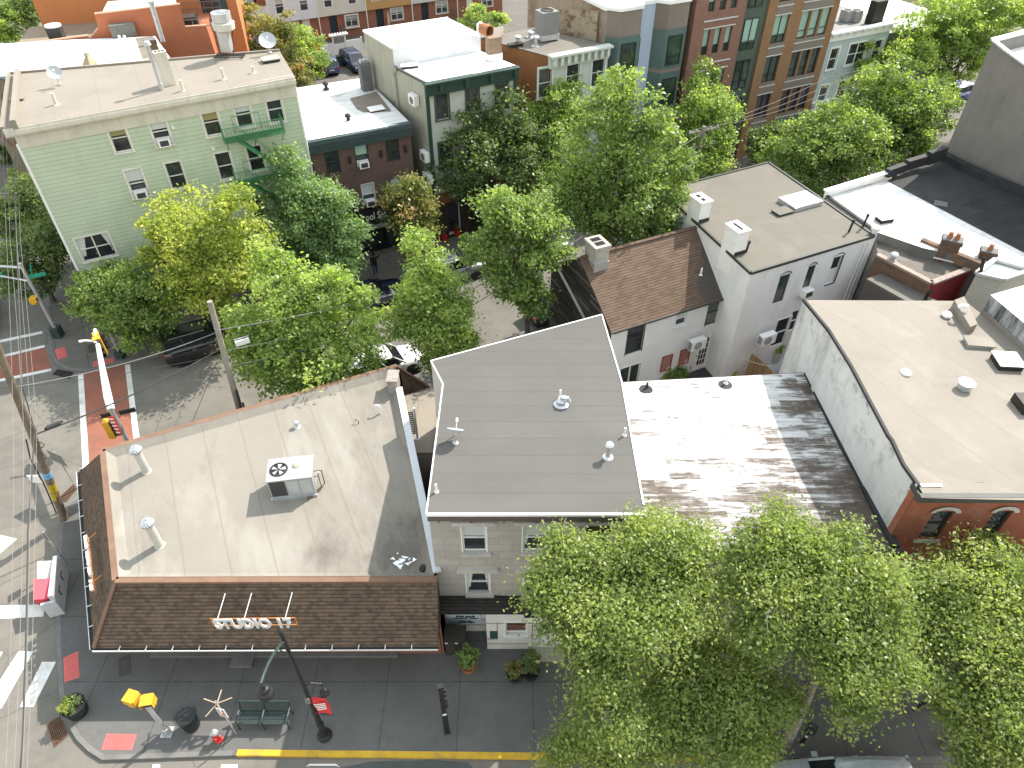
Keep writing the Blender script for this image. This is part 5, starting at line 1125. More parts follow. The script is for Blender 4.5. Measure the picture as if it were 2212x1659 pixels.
# fire escape
gf = thing('fire_escape', 'green iron fire escape with two railed balconies on the green house', 'fire escape', tuple(X @ Vector((8, 0, 3))))
gm_ = paint('fire_escape_green', (.05, .20, .085, 1), .5, .12, 3)
pl = [rect(pg, qg, (487, 304), (593, 272)), rect(pg, qg, (514, 397), (610, 370))]
sa, sb = rg[3][0]-1.0, rg[4][0]+.55
z1_, z2_ = rg[3][1]-.35, rg[8][1]-.35
dep = .95
for z in (z1_, z2_):
    m = M(X)
    for k in range(9): y = -.1-k*(dep-.12)/8; m.bar((sa, y, z), (sb, y, z), .03, .02)
    for k in range(26): s = sa+(sb-sa)*k/25; m.bar((s, -.02, z-.04), (s, -dep, z-.04), .05, .02)
    pf = m.build('platform', gm_, gf)
    m = M(X)
    for h in (.35, .85):
        m.path([(sa, -.02, z+h), (sa, -dep, z+h), (sb, -dep, z+h), (sb, -.02, z+h)], .022, 6)
    for k in range(24): s = sa+(sb-sa)*k/23; m.bar((s, -dep, z-.05), (s, -dep, z+.85), .022)
    for k in range(5): y = -.1-.8*k/4; m.bar((sa, y, z), (sa, y, z+.85), .022); m.bar((sb, y, z), (sb, y, z+.85), .022)
    m.path([(rg[3][0]-.3, -.25, z+.2), (rg[3][0]-.3, -.25, z+1.15), (rg[3][2]+.35, -.25, z+1.15), (rg[3][2]+.35, -.25, z+.2)], .02, 6)
    m.build('railing', gm_, gf)
    m = M(X)
    for s in (sa+.1, (sa+sb)/2, sb-.1): m.bar((s, -.02, z-.75), (s, -dep+.1, z-.05), .035)
    m.build('bracket', gm_, gf)
def flight(a, b):
    m = M(X); a, b = Vector(a), Vector(b)
    for y in (-.3, -.8): m.bar(a+Vector((0, y, 0)), b+Vector((0, y, 0)), .04, .16); m.tube(a+Vector((0, y, .8)), b+Vector((0, y, .8)), .018, .018, 5)
    for k in range(1, 12): c = a.lerp(b, k/12); m.bar(c+Vector((0, -.3, 0)), c+Vector((0, -.8, 0)), .14, .025)
    m.build('stair', gm_, gf)
flight((sa+.7, 0, z1_), (sb-.2, 0, z2_)); flight((sa+.7, 0, z2_), (sb-.2, 0, z2_-2.6))
# ================================================================== dark brick spa building
pb_ = (-10.26, 43.25); qb = (pb_[0]+dirv(26).x*5, pb_[1]+dirv(26).y*5)
l_, r_ = PL(665, 302, pb_, qb), PL(884, 263, pb_, qb); eb = dirv(26); nb2 = Vector((-eb.y, eb.x, 0)); zb2 = (l_.z+r_.z)/2
sp = thing('brick_spa_building', 'dark brick building with a cracked white roof above a black spa shopfront', 'building', (l_.x, l_.y, 0)); p, q = xy(l_), xy(r_); Lb = (r_-l_).length
rw_ = [rect(p, q, a, b) for a, b in (((705, 325), (731, 372)), ((770, 315), (793, 358)), ((836, 300), (860, 346)), ((784, 396), (808, 440)))]
rw_ = [((a+c)/2-.42, b, (a+c)/2+.42, b+1.5) for a, b, c, d in rw_]; rw_.append((rw_[2][0], rw_[3][1], rw_[2][2], rw_[3][3])); rw_.append((rw_[0][0], rw_[3][1], rw_[0][2], rw_[3][3]))
zsf = 3.35
m = M(fr(p, q)); m.wall(Lb, zsf, zb2-.1, rw_, .14); m.xf = None
bk_ = [l_+nb2*9.5, r_+nb2*9.5]
m.face((*p, 0), (*p, zb2-.1), (*xy(bk_[0]), zb2-.2), (*xy(bk_[0]), 0)); m.face((*q, 0), (*q, zb2-.1), (*xy(bk_[1]), zb2-.2), (*xy(bk_[1]), 0)); m.face((*xy(bk_[0]), 0), (*xy(bk_[1]), 0), (*xy(bk_[1]), zb2-.2), (*xy(bk_[0]), zb2-.2))
m.build('wall', brickm('plum_brick', (.115, .062, .052, 1), (.165, .095, .08, 1), (.17, .14, .13, 1), .22, .075, .012), sp)
for k, r in enumerate(rw_): window(sp, p, q, r, dk if k != 3 else MAT['white_trim'], None, .03, 'dh', MAT['blind_green'] if k == 1 else MAT['blind'] if k in (3, 4) else None, .5, False, .12)
ac_unit(p, q, rw_[1], 'white window air conditioner in the upper brick window with green shade'); ac_unit(p, q, rw_[3], 'white window air conditioner in the lower brick window above the spa')
m = M(fr(p, q))
for a in (rw_[0][2]+.6, rw_[1][2]+.75, rw_[2][2]+.35): m.box(a, -.16, rw_[1][1]+.4, a+.14, -.002, rw_[1][1]+.85); m.box(a, -.16, rw_[3][1]+.4, a+.14, -.002, rw_[3][1]+.8)
m.build('wall_lantern', MAT['iron'], sp)
m = M(fr(p, q)); m.box(-.1, -.34, zb2-.3, Lb+.1, .12, zb2-.02); m.box(-.05, -.26, zb2-.85, Lb+.05, .02, zb2-.3)
for k in range(5): m.box(-.08, -.3, zb2-.82+k*.11, Lb+.08, -.24, zb2-.77+k*.11)
m.build('cornice', paint('slate_green_cornice', (.045, .07, .075, 1), .5, .15), sp)
m = M(); m.face(l_-nb2*.1, r_-nb2*.1, bk_[1]-up*.2, bk_[0]-up*.2); m.build('roof', roofing('cracked_white_roof', (.66, .66, .66, 1), .8, (.12, .095, .075, 1), .95, .06, (.26, .24, .22, 1), R(-26), (.6, .6, .6, 1), (.4, 1, 1)), sp)
pxz = lambda x, y: A(x, y, zb2-.1)
m = M(); m.face(*[pxz(*c)+up*.03 for c in ((756, 213), (813, 199), (837, 229), (846, 241), (806, 254), (771, 237))]); m.build('roof_patch', paint('brown_patch', (.2, .165, .14, 1), .85, .2, 2), sp)
skylight_box(pxz(813, 239), .95, .7, .14, R(26), sp, MAT['white'], MAT['iron'], 'roof_hatch')
for x, y in ((705, 192), (753, 262)): b = pxz(x, y); m = M(); m.lathe(tuple(b), [(.25, 0), (.12, .04), (.12, .28), (.2, .3), (.2, .42), (.08, .5), (0, .5)], 12); m.build('roof_vent', MAT['iron'], sp)
for x, y in ((663, 229), (689, 228)): b = pxz(x, y); pipe(sp, b.x, b.y, b.z, .35, .06, MAT['white'])
b = pxz(793, 192); m = M(at(b, R(26))); m.box(-.35, -.35, -.2, .4, .4, 1.75); c = m.build('chimney', paint('grey_chimney', (.12, .125, .13, 1), .8, .2), sp)
m = M(at(b, R(26)))
for k in range(3): m.lathe((-.2+k*.22, 0, 1.75), [(.1, 0), (.1, .18), (.14, .2), (.0, .32)], 10)
m.build('chimney_cowl', MAT['galv'], c)
m = M(fr(p, q)); m.wall(Lb, 0, 2.2, [(.5, .3, Lb-2.6, 2.15), (Lb-2.4, .12, Lb-.4, 2.15)], .15, .02); m.build('shop_wall', plain('black_shopfront', (.012, .012, .012, 1), .5), sp)
m = M(fr(p, q)); m.face((.5, .16, .3), (Lb-2.6, .16, .3), (Lb-2.6, .16, 2.15), (.5, .16, 2.15)); m.face((Lb-2.4, .16, .12), (Lb-.4, .16, .12), (Lb-.4, .16, 2.15), (Lb-2.4, .16, 2.15)); m.build('shop_window', MAT['glass'], sp)
m = M(fr(p, q)); m.box(Lb-1.45, .1, .12, Lb-1.35, .15, 2.15); m.box(Lb-2.35, .13, 1.5, Lb-1.9, .155, 1.85); m.box(Lb-.9, .13, 1.6, Lb-.6, .155, 2.05); m.build('window_poster', MAT['white'], sp)
m = M(fr(p, q)); m.box(.2, -.25, 2.2, Lb-.1, .0, zsf+.05); sgb = m.build('sign_board', plain('black_board', (.014, .014, .015, 1), .35), sp)
m = M(fr(p, q)); m.box(.1, -.75, 2.16, Lb+.2, -.26, 2.2); m.build('canopy_edge', MAT['kerb'], sp)
s = rect(p, q, (789, 481), (831, 465)); a = fr(p, q) @ Vector((s[0], -.265, 2.62)); b = fr(p, q) @ Vector((s[2]+.1, -.265, 2.62))
text_fit('lettering', 'ool Spa', MAT['white'], sp, a, b, .5, .012, .004)
# ================================================================== dark green trimmed building with two white roofs
pd = (-5.0, 45.1); ed_ = dirv(28.5); qd = (pd[0]+ed_.x*5, pd[1]+ed_.y*5); nd = Vector((-ed_.y, ed_.x, 0))
l_, r_ = PL(919, 180, pd, qd), PL(1114, 141, pd, qd); zd = (l_.z+r_.z)/2; p, q = xy(l_), xy(r_); Ld = (r_-l_).length
dg = thing('green_trim_building', 'grey rendered building with dark green trim and two stepped white roofs', 'building', (l_.x, l_.y, 0))
b1 = A(851, 136, zd); dpt = (b1-l_).length; nd = (b1-l_); nd.z = 0; dpt = nd.length; nd.normalize()
rws = [rect(p, q, a, b) for a, b in (((943, 203), (967, 250)), ((1008, 190), (1033, 230)), ((1072, 180), (1096, 222)))]; rws = [((a+c)/2-.42, d-1.65, (a+c)/2+.42, d) for a, b, c, d in rws]; rws += [(a, b-3.2, c, d-3.2) for a, b, c, d in rws]
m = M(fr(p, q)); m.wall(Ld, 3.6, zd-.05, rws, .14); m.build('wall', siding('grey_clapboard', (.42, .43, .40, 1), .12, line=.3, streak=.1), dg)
olive = paint('olive_render', (.36, .35, .30, 1), .85, .1, .6, .05, .3, dirt=(.22, .21, .18, 1), dirt_amt=.5, streak=True)
m = M(); c1 = l_+nd*dpt; c2 = r_+nd*dpt
m.face((*p, 0), (*p, zd-.05), (c1.x, c1.y, zd-.3), (c1.x, c1.y, 0)); m.face((*q, 0), (*q, zd-.05), (c2.x, c2.y, zd-.3), (c2.x, c2.y, 0)); m.build('wall', olive, dg)
m = M(); m.face(l_, r_, c2-up*.25, c1-up*.25); wr2 = roofing('bright_white_roof', (.80, .80, .80, 1), None, (.45, .36, .27, 1), .8, .03, None, R(-28), None, (.3, 1.3, 1)); m.build('roof', wr2, dg)
m = M(fr(p, q)); m.box(-.15, -.4, zd-.12, Ld+.15, .1, zd+.0); m.box(-.1, -.22, zd-.8, Ld+.1, .02, zd-.12)
for k in range(4): m.box(.8+k*1.75, -.38, zd-.62, 1.05+k*1.75, -.2, zd-.13)
m.box(-.08, -.06, 0, .16, .02, zd-.8); m.box(Ld-.16, -.06, 3, Ld+.06, .02, zd-.8)
m.build('cornice', paint('forest_green_trim', (.022, .05, .04, 1), .5, .15), dg)
for r in rws: window(dg, p, q, r, paint('green_grey_trim', (.06, .07, .06, 1), .5) if r is rws[0] else bpy.data.materials['green_grey_trim'], None, .12, 'dh')
m = M(fr(p, q)); m.box(-.05, -.35, 3.0, Ld, .02, 3.6); m.build('sign_band', paint('brown_sign_band', (.20, .09, .035, 1), .6), dg)
m = M(fr(p, q)); m.wall(Ld, 0, 3.0, [(.9, .15, 1.9, 2.6), (2.7, .5, 4.6, 2.6), (5, .5, Ld-.4, 2.6)], .3); m.build('shop_wall', plain('dark_brown_front', (.035, .024, .018, 1), .6), dg)
m = M(fr(p, q)); 
for a, b, c in ((.9, 1.9, .15), (2.7, 4.6, .5), (5, Ld-.4, .5)): m.face((a, .29, c), (b, .29, c), (b, .29, 2.6), (a, .29, 2.6))
m.build('shop_window', MAT['glass'], dg)
m = M(fr(p, q)); 
for a, b in ((.9, 1.9), (2.7, 4.6)):
    for s in (a, b-.07): m.box(s, .18, .15, s+.07, .28, 2.6)
    m.box(a, .18, 2.5, b, .28, 2.6); m.box(a, .18, .15, b, .28, .3)
m.build('shop_frame', MAT['white_trim'], dg)
# taller rear part
zt2 = zd+.9; u0 = l_+nd*dpt; u1 = r_+nd*dpt; v0 = A(778, 68, zt2); dv = (v0-u0); dv.z = 0; dl = dv.length
m = M(); Pp = [u0, u1, u1+nd*dl, u0+nd*dl]
m.face((*xy(u0), 0), (*xy(u0), zt2-.05), (*xy(Pp[3]), zt2-.05), (*xy(Pp[3]), 0)); m.build('wall', olive, dg)
m = M(); m.face((*xy(u0), zd-.35), (*xy(u1), zd-.35), (*xy(u1), zt2), (*xy(u0), zt2)); m.face((*xy(u1), 0), (*xy(Pp[2]), 0), (*xy(Pp[2]), zt2), (*xy(u1), zt2)); m.build('upper_wall', paint('white_blue_wall', (.66, .68, .71, 1), .7), dg)
m = M(); m.face(*[(x.x, x.y, zt2) for x in Pp]); m.build('roof', wr2, dg)
m = M()
for k in (0, 2, 3): a, b = Pp[k], Pp[(k+1) % 4]; m.bar((a.x, a.y, zt2), (b.x, b.y, zt2), .12, .12)
m.build('roof_edge', MAT['white_trim'], dg)
m = M(); m.bar(l_+up*.02, c1-up*.22, .14, .12); m.build('roof_edge', dk, dg)
m = M(); b = u0-nd*.15+Vector((-.12, -.05, 0)); m.tube((b.x, b.y, .2), (b.x, b.y, zd-.4), .07, .07, 8); m.box(b.x-.2, b.y-.2, zd-.5, b.x+.2, b.y+.2, zd-.2); m.build('downpipe', olive, dg)
for x, y, z in ((877, 118, zt2), (865, 117, zt2), (935, 83, zt2)): b = A(x-176, y-0, z) if False else A({877: 733, 865: 720, 935: 855}[x]+0, {877: 88, 865: 108, 935: 75}[x], z)
for x, y, h in ((862, 112, .7), (871, 93, .6), (990, 74, .5), (1033, 80, .8)):
    b = A(x, y, zt2); m = M(); m.path([b, b+up*h, b+up*(h+.1)+Vector((.12, 0, 0)), b+up*h+Vector((.3, 0, 0))], .09, 8); m.build('gooseneck_vent', MAT['white'], dg)
b = A(984, 152, zd-.1); m = M(); m.path([b, b+up*.5, b+up*.6+Vector((.1, 0, 0))], .09, 8); m.build('vent_pipe', MAT['white'], dg)
skylight_box(A(885, 145, zd-.2), 1.1, .5, .12, R(15), dg, MAT['white'], MAT['iron'], 'roof_hatch')
b = A(1067, 128, zd-.05); m = M(at(b, R(28))); m.box(-.5, -.3, 0, .5, .35, .4); m.build('chimney_base', MAT['white'], dg)
m = M(at(b, R(28))); m.box(-.45, -.27, .4, .45, .32, 1.4); c = m.build('chimney', brickm('buff_brick', (.27, .17, .11, 1), (.33, .23, .16, 1), (.3, .27, .22, 1)), dg)
m = M(at(b, R(28))); m.lathe((-.1, .35, 1.65), [(.33, -.75), (.35, -.7), (.35, .0), (.3, .02), (.28, -.5)], 16, (.25, -1, 0)); m.build('chimney_cowl', paint('rusty_cowl', (.36, .15, .07, 1), .6, .25, 4, metal=.3), c)
dpx, dqx = xy(l_), xy(c1)
for k, (x, y) in enumerate(((902, 215), (926, 337), (932, 384))):
    b = PL(x, y, dpx, dqx); t = thing('air_conditioner', ('white condenser high on the grey side wall below the roof edge', 'white condenser on the grey side wall, middle of three', 'white condenser lowest on the grey side wall')[k], 'air conditioner', tuple(b), 'condensers on the grey side wall')
    m = M(fr(dqx, dpx) if False else fr(dpx, dqx)); n = -Vector((0, 0, 0)); X2 = fr(dpx, dqx); s = (Vector((b.x, b.y, 0))-Vector((*dpx, 0))).length
    m = M(X2); m.box(s-.3, .05, b.z-.3, s+.5, .4, b.z+.35); m.build('casing', MAT['white'], t); m = M(X2); m.lathe((s+.1, .405, b.z), [(.24, 0), (.24, .01), (0, .01)], 14, (0, 1, 0)); m.build('fan_grille', MAT['kerb'], t)
# ================================================================== grey building with the bracketed cornice
p0 = PL(1187, 120, xy(l_), xy(r_)); p = (p0.x+.1, p0.y+.1); e2 = dirv(28.5); q0 = PL(1316, 93, p, (p[0]+e2.x, p[1]+e2.y)); zk2 = (p0.z+q0.z)/2
k0 = PL(1187, 122, xy(l_), xy(r_)); p = xy(k0); q = xy(PL(1316, 92, p, (p[0]+e2.x, p[1]+e2.y))); zk2 = (PL(1187, 122, p, q).z+PL(1316, 92, p, q).z)/2; Lk = (Vector(q)-Vector(p)).length
kg = thing('bracketed_building', 'grey clapboard house with a white bracketed cornice and tan flat roof', 'house', (*p, 0))
n2 = Vector((-e2.y, e2.x, 0)); rk = [rect(p, q, a, b) for a, b in (((1165, 150), (1190, 195)), ((1225, 135), (1250, 180)), ((1280, 128), (1304, 172)))]; rk = [((a+c)/2-.5, d-1.9, (a+c)/2+.5, d) for a, b, c, d in rk]; rk += [(a, b-3.2, c, d-3.2) for a, b, c, d in rk]
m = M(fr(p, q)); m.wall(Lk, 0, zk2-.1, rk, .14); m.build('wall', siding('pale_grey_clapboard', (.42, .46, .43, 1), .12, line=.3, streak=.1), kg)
for r in rk: window(kg, p, q, r, MAT['blind'], None, .13, 'dh')
bk0 = A(1030, 80, zk2-.1); B0 = Vector((*p, 0)); B1 = Vector((*q, 0)); C0 = Vector((bk0.x, bk0.y, 0)); C1 = B1+(C0-B0)
m = M(); m.face((*p, 0), (*p, zk2-.15), (C0.x, C0.y, zk2-.15), (C0.x, C0.y, 0)); m.build('wall', paint('rust_orange_render', (.22, .10, .04, 1), .85, .2, 1, dirt=(.12, .07, .04, 1)), kg)
m = M(); m.face((*p, zk2-.1), (*q, zk2-.1), (C1.x, C1.y, zk2-.1), (C0.x, C0.y, zk2-.1)); m.build('roof', roofing('tan_grey_roof', (.17, .155, .135, 1), 1.5, (.2, .18, .16, 1), .4, .08, None, R(-28)), kg)
m = M(fr(p, q)); m.box(-.1, -.5, zk2-.12, Lk+.05, .12, zk2+.02); m.box(-.06, -.14, zk2-.85, Lk, .02, zk2-.12)
for k in range(9): s = .25+k*(Lk-.5)/8; m.box(s-.1, -.42, zk2-.62, s+.1, -.14, zk2-.13); m.box(s-.07, -.3, zk2-.75, s+.07, -.14, zk2-.62)
m.build('cornice', paint('white_green_cornice', (.50, .54, .51, 1), .6, .1, 2), kg)
b = A(1180, 82, zk2); m = M(at(b, R(28))); m.box(-.7, -.6, 0, .7, .6, .35); m.build('curb', MAT['galv'], kg)
cu = thing('rooftop_condenser', 'large grey condenser cube on the tan roof of the bracketed house', 'condenser', tuple(b)); m = M(at(b, R(28))); m.box(-.62, -.55, .36, .62, .55, 1.75); m.build('casing', paint('condenser_grey', (.2, .205, .205, 1), .5, .1), cu)
m = M(at(b, R(28))); m.lathe((0, 0, 1.752), [(.45, 0), (.45, .04), (.38, .04), (.36, .0), (0, .01)], 20); m.build('fan_guard', MAT['iron'], cu)
for x, y, h in ((1118, 97, .5), (1157, 99, .55), (1145, 80, .3)): b = A(x, y, zk2-.1); pipe(kg, b.x, b.y, b.z, h, .13, MAT['galv'], True)
skylight_box(A(1113, 101, zk2-.1), 1.0, .4, .18, R(28), kg, MAT['iron'], MAT['iron'], 'roof_hatch')
KG = (p, q, Lk)
# ================================================================== modern apartment block (bays, brick, green panels)
pm = Vector((*q, 0))+e2*.3+n2*.5; pm2 = pm+dirv(26.5)*22; p, q = xy(pm), xy(pm2); ZM = 19.0
mb_ = thing('apartment_block', 'tall modern apartment block with brick piers, green panels and grey bays', 'building', (pm.x, pm.y, 0)); X = fr(p, q)
S_ = lambda x, y: rect(p, q, (x, y), (x+1, y+1))[0]
# floor levels measured on the right hand brick part
zfl = [PL(x, y, p, q).z for x, y in ((1695, 232), (1745, 160), (1780, 80))]
def rr(a, b): return rect(p, q, a, b)
brk = brickm('rose_brick', (.22, .105, .08, 1), (.29, .15, .115, 1), (.27, .2, .17, 1), .24, .08, .012); brk2 = brickm('ochre_brick', (.26, .135, .065, 1), (.33, .18, .09, 1), (.28, .21, .15, 1), .24, .08, .012)
gpan = paint('dark_green_panel', (.075, .10, .085, 1), .5, .1, .6); gry = paint('taupe_panel', (.20, .17, .15, 1), .6, .08, .5); lbl = paint('light_blue_render', (.40, .48, .62, 1), .7, .05, .6); gsp = paint('green_spandrel', (.09, .14, .135, 1), .45, .1, .8)
sB = S_(1487, 130); sE1 = S_(1588, 165); sG = S_(1640, 120); sP = S_(1690, 100); sR = S_(1800, 30); 
sB, sE1, sG, sP = [rr(a, (a[0]+.5, a[1]+.5))[0] for a in ((1478, 150), (1577, 190), (1628, 200), (1665, 200))]; sR = rr((1745, 268), (1746, 268))[0]
wins = []
zrow = []
for a, b in (((1664, 110), (1690, 140)), ): pass
zA = PL(1745, 160, p, q).z
rowz = [rr((1625, 233), (1670, 260))[1]]
# storey heights from the double windows of the ochre part
base = rr((1625, 259.7), (1667, 200.5)); r2 = rr((1642, 181), (1685, 116))
st = (r2[1]-base[1]); z0 = base[1]; hw = base[3]-base[1]
lev = [z0+st*k for k in range(-1, 4)]
a0, a1 = rr((1640, 230), (1641, 231))[0], 0
dblw = [(base[0], z, base[2], z+hw) for z in lev]
t0 = rr((1677, 250.6), (1754.7, 180)); trip = []
for z in lev:
    w = (t0[2]-t0[0])/3.0
    for k in range(3): trip.append((t0[0]+k*w+.05, z, t0[0]+(k+1)*w-.12, z+hw))
g0 = rr((1581.6, 194.8), (1623.7, 128.7)); gw = [(g0[0], z-.1, g0[2], z+hw+.1) for z in lev]
rose = []; rz0 = rr((1508.7, 107), (1588.4, 46.7)); wv = (rz0[2]-rz0[0])
for z in lev:
    for k in range(3): s = rz0[0]+.05+k*wv/3; rose.append((s, z+.2, s+wv/3-.42, z+hw-.05))
def seg(s0, s1, holes, mat, y=0.0, z0=-.1, z1=ZM, dep=.2):
    m = M(X); m.wall(s1, z0, z1, [h for h in holes if h[0] >= s0-.01 and h[2] <= s1+.01], dep, y, s0); m.face((s0, y, z0), (s0, .6, z0), (s0, .6, z1), (s0, y, z1)); m.face((s1, y, z0), (s1, .6, z0), (s1, .6, z1), (s1, y, z1)); return m.build('wall', mat, mb_)
sB = rose[0][0]-1.1; sE1 = rose[2][2]+.9; sG = g0[2]+.35
sgL = max(g0[0]-.3, sE1); sO = max(sG, base[0]-.9)
seg(sB, sE1, rose, brk, -.25); seg(sE1, sO, [w for w in gw if w[0] > sE1 and w[2] < sO], gpan, .15); sEnd = trip[2][2]+.75
seg(sO, sEnd, dblw+trip, brk2, 0)
for k, w in enumerate(gw):
    w = (max(w[0], sE1+.15), w[1], min(w[2], sO-.15), w[3]); m = M(X); m.face((w[0], .13, w[1]), (w[2], .13, w[1]), (w[2], .13, w[3]), (w[0], .13, w[3]))
    gw[k] = w
frm = paint('black_green_frame', (.02, .03, .028, 1), .4)
glz = [MAT['glass_purple'], MAT['glass_purple'], MAT['glass_green'], MAT['glass_green'], MAT['glass_green']]
for k in range(5):
    bl = MAT['blind_green'] if k >= 3 else None
    window(mb_, p, q, dblw[k], frm, glz[k], .0, 'fixed', bl, .7, False, .2, .03, 2, .28)
    wg = gw[k]; m = M(X); X_ = (wg[0], wg[1], wg[2], wg[3]); 
    window(mb_, xy(X @ Vector((0, -.05, 0))), xy(X @ Vector((5, -.05, 0))), X_, frm, glz[k], .0, 'fixed', bl, .75, False, .2, .03, 2, .28)
    for j in range(3): window(mb_, p, q, trip[3*k+j], frm, glz[k], .0, 'fixed', bl, .95 if k == 3 else .7, False, .2, .03, 1, .28)
    pr, qr = xy(X @ Vector((0, -.25, 0))), xy(X @ Vector((5, -.25, 0)))
    for j in range(3): window(mb_, pr, qr, rose[3*k+j], frm, glz[max(k, 2)], .0, 'dh', MAT['blind_green'], .66, False, .2, .03, 1, .3)
m = M(X)
for z in lev:
    for bx in ((base[0]-.1, -.04, z-.32, base[2]+.1, .0, z-.24), (t0[0]-.1, -.04, z-.32, trip[2][2]+.1, .0, z-.24), (base[0]-.1, -.04, z+hw+.02, base[2]+.1, 0, z+hw+.1), (t0[0]-.1, -.04, z+hw+.02, trip[2][2]+.1, 0, z+hw+.1), (rose[0][0]-.2, -.3, z-.45, sE1-.6, -.25, z-.36), (rose[0][0]-.1, -.3, z+hw, sE1-.7, -.25, z+hw+.07)):
        m = M(X); m.box(*bx); m.build('stone_band', MAT['blind'], mb_)
    for bx in ((base[0], -.015, z-.24, base[2], -.002, z), (t0[0], -.015, z-.24, trip[2][2], -.002, z), (base[0], -.015, z+hw+.1, base[2], -.002, z+st-.32), (t0[0], -.015, z+hw+.1, trip[2][2], -.002, z+st-.32)):
        if bx[5] > bx[2]+.03: m = M(X); m.box(*bx); m.build('spandrel', gry, mb_)
m = M(X); m.box(t0[0]-.4, -1.0, lev[1]-1.2, sEnd, -.01, lev[1]-.45); m.build('entrance_canopy', gpan, mb_)
ZW = PL(1335, 16, p, q).z
# bay wing: light blue wall with two canted bays
m = M(X); m.wall(sB, -.1, ZW-.2, [], .1, .5); m.build('wall', lbl, mb_)
zb0 = lev[3]
w, cw_, dp = .87, 1.45, .8
bl_, br_ = rr((1362, 120), (1363, 121))[0], rr((1450, 110), (1451, 111))[0]
bays_ = (rr((1351, 110), (1352, 111))[0], rr((1452, 90), (1453, 91))[0])
for cx in bays_:
    pts = [(cx-cw_, .5), (cx-w, .5-dp), (cx+w, .5-dp), (cx+cw_, .5)]
    bay = None
    m = M(X); m.prism(pts, 2.6, ZW-.2); bay = m.build('bay', gry, mb_)
    m = M(X)
    for z in [lev[0]+st*k for k in range(1, 4)]:
        zz0, zz1 = z-.25, z+hw+.45
        q_ = [(a-(.012 if a < cx else -.012), b-.012) for a, b in pts]; m = M(X); m.prism(q_, zz0, zz1, top=False); m.build('spandrel', gsp, bay)
    for z in [lev[0]+st*k for k in range(1, 4)]:
        wl_, wr_ = X @ Vector((cx-w, .48-dp, 0)), X @ Vector((cx+w, .48-dp, 0)); window(mb_, xy(wl_), xy(wr_), (.26, z, 2*w-.26, z+hw), frm, glz[2], 0, 'fixed', MAT['blind_green'] if z > lev[2] and cx > 6 else None, .7, False, -.0, .03, 1, .3)
        wl_, wr_ = X @ Vector((cx+w+.02, .48-dp, 0)), X @ Vector((cx+cw_+.02, .48, 0)); window(mb_, xy(wl_), xy(wr_), (.22, z, .86, z+hw), frm, glz[2], 0, 'fixed', None, .7, False, -.0, .03, 1, .3)
m = M(X); m.box(-.15, .45, ZW-.25, sB, 9, ZW-.02); m.build('roof', wr2, mb_)
for cx in bays_:
    m = M(X); m.prism([(cx-cw_-.1, .46), (cx-w-.06, .42-dp), (cx+w+.06, .42-dp), (cx+cw_+.1, .46)], ZW-.2, ZW); m.build('roof', wr2, mb_)
m = M(X); m.box(sB, .0, ZM, sEnd, 14, ZM+.2); m.build('roof', gry, mb_)
m = M(X); m.face((sEnd, 0, 0), (sEnd, 14, 0), (sEnd, 14, ZM), (sEnd, 0, ZM)); m.build('side_wall', bpy.data.materials['flaking_render'] if 'flaking_render' in bpy.data.materials else MAT['kerb'], mb_); m = M(X); m.face((0, .5, 0), (0, 12, 0), (0, 12, ZW-.2), (0, .5, ZW-.2)); m.build('side_wall', brickm('weathered_side_brick', (.33, .27, .2, 1), (.38, .32, .25, 1), (.34, .3, .25, 1), dirt=(.16, .08, .05, 1), amt=.5), mb_)
MODX, sEndM = X, sEnd
# old party wall behind the bracketed house
ow = thing('old_party_wall', 'flaking buff rendered brick wall rising behind the tan roof', 'wall', tuple(X @ Vector((0, 8, 0)))); 
k0, k1 = A(1097, 48, zk2), X @ Vector((-.25, 1.2, 0)); n3 = (k1-Vector((k0.x, k0.y, 0)))
wm = brickm('flaking_render', (.37, .31, .22, 1), (.41, .35, .26, 1), (.38, .33, .25, 1), dirt=(.14, .07, .045, 1), amt=.85)
a = Vector((C1.x-.2, C1.y+.2, 0)); m = M(); far_ = X @ Vector((-.25, 15, 0)); m.face((k1.x, k1.y, 5), (C1.x+.35, C1.y, 5), (C1.x+.35, C1.y, ZW-.9), (k1.x, k1.y, ZW-.4)); m.build('wall', wm, ow)
l2, r2_ = A(1096, 40, zk2-.5), C1
m = M(); m.face((C0.x, C0.y+.3, 3), (C1.x+.35, C1.y+.3, 3), (C1.x+.35, C1.y+.3, ZW-2.2), (C0.x, C0.y+.3, ZW-2.2)); m.build('wall', wm, ow)
m = M(); c_ = C0.lerp(C1, .25); m.face((C0.x+.2, C0.y, zk2+.35), (C0.lerp(C1, .45).x, C0.lerp(C1, .45).y, zk2+.35), (C0.lerp(C1, .45).x, C0.lerp(C1, .45).y-1.5, zk2+.2), (C0.x+.2, C0.y-1.2, zk2+.2)); m.build('lean_to_roof', gry, ow)
# ================================================================== light blue house beyond
lb = thing('pale_blue_house', 'pale blue sided house with a white cornice right of the apartment block', 'house', tuple(X @ Vector((sEnd+.2, 0, 0))))
p, q = xy(X @ Vector((sEnd+.15, .3, 0))), xy(X @ Vector((sEnd+12, .3, 0))); X3 = fr(p, q)
a, b = PL(1800, 70, p, q), PL(1932, 43, p, q); zlb = (a.z+b.z)/2; Ll = rect(p, q, (1928, 46), (1929, 47))[2]
rl_ = [rect(p, q, x, y) for x, y in (((1797, 106), (1811, 145)), ((1838, 96), (1870, 138)), ((1892, 88), (1906, 120)), ((1777, 178), (1791, 215)))]
rl_ = [(a, d-1.7, a+(.9 if k != 1 else 2.0), d) for k, (a, b, c, d) in enumerate(rl_)]; rl_ += [(a, b-3.0, c, d-3.0) for a, b, c, d in rl_[1:3]]; rl_[3] = (rl_[0][0], rl_[0][1]-3.0, rl_[0][2], rl_[0][3]-3.0)
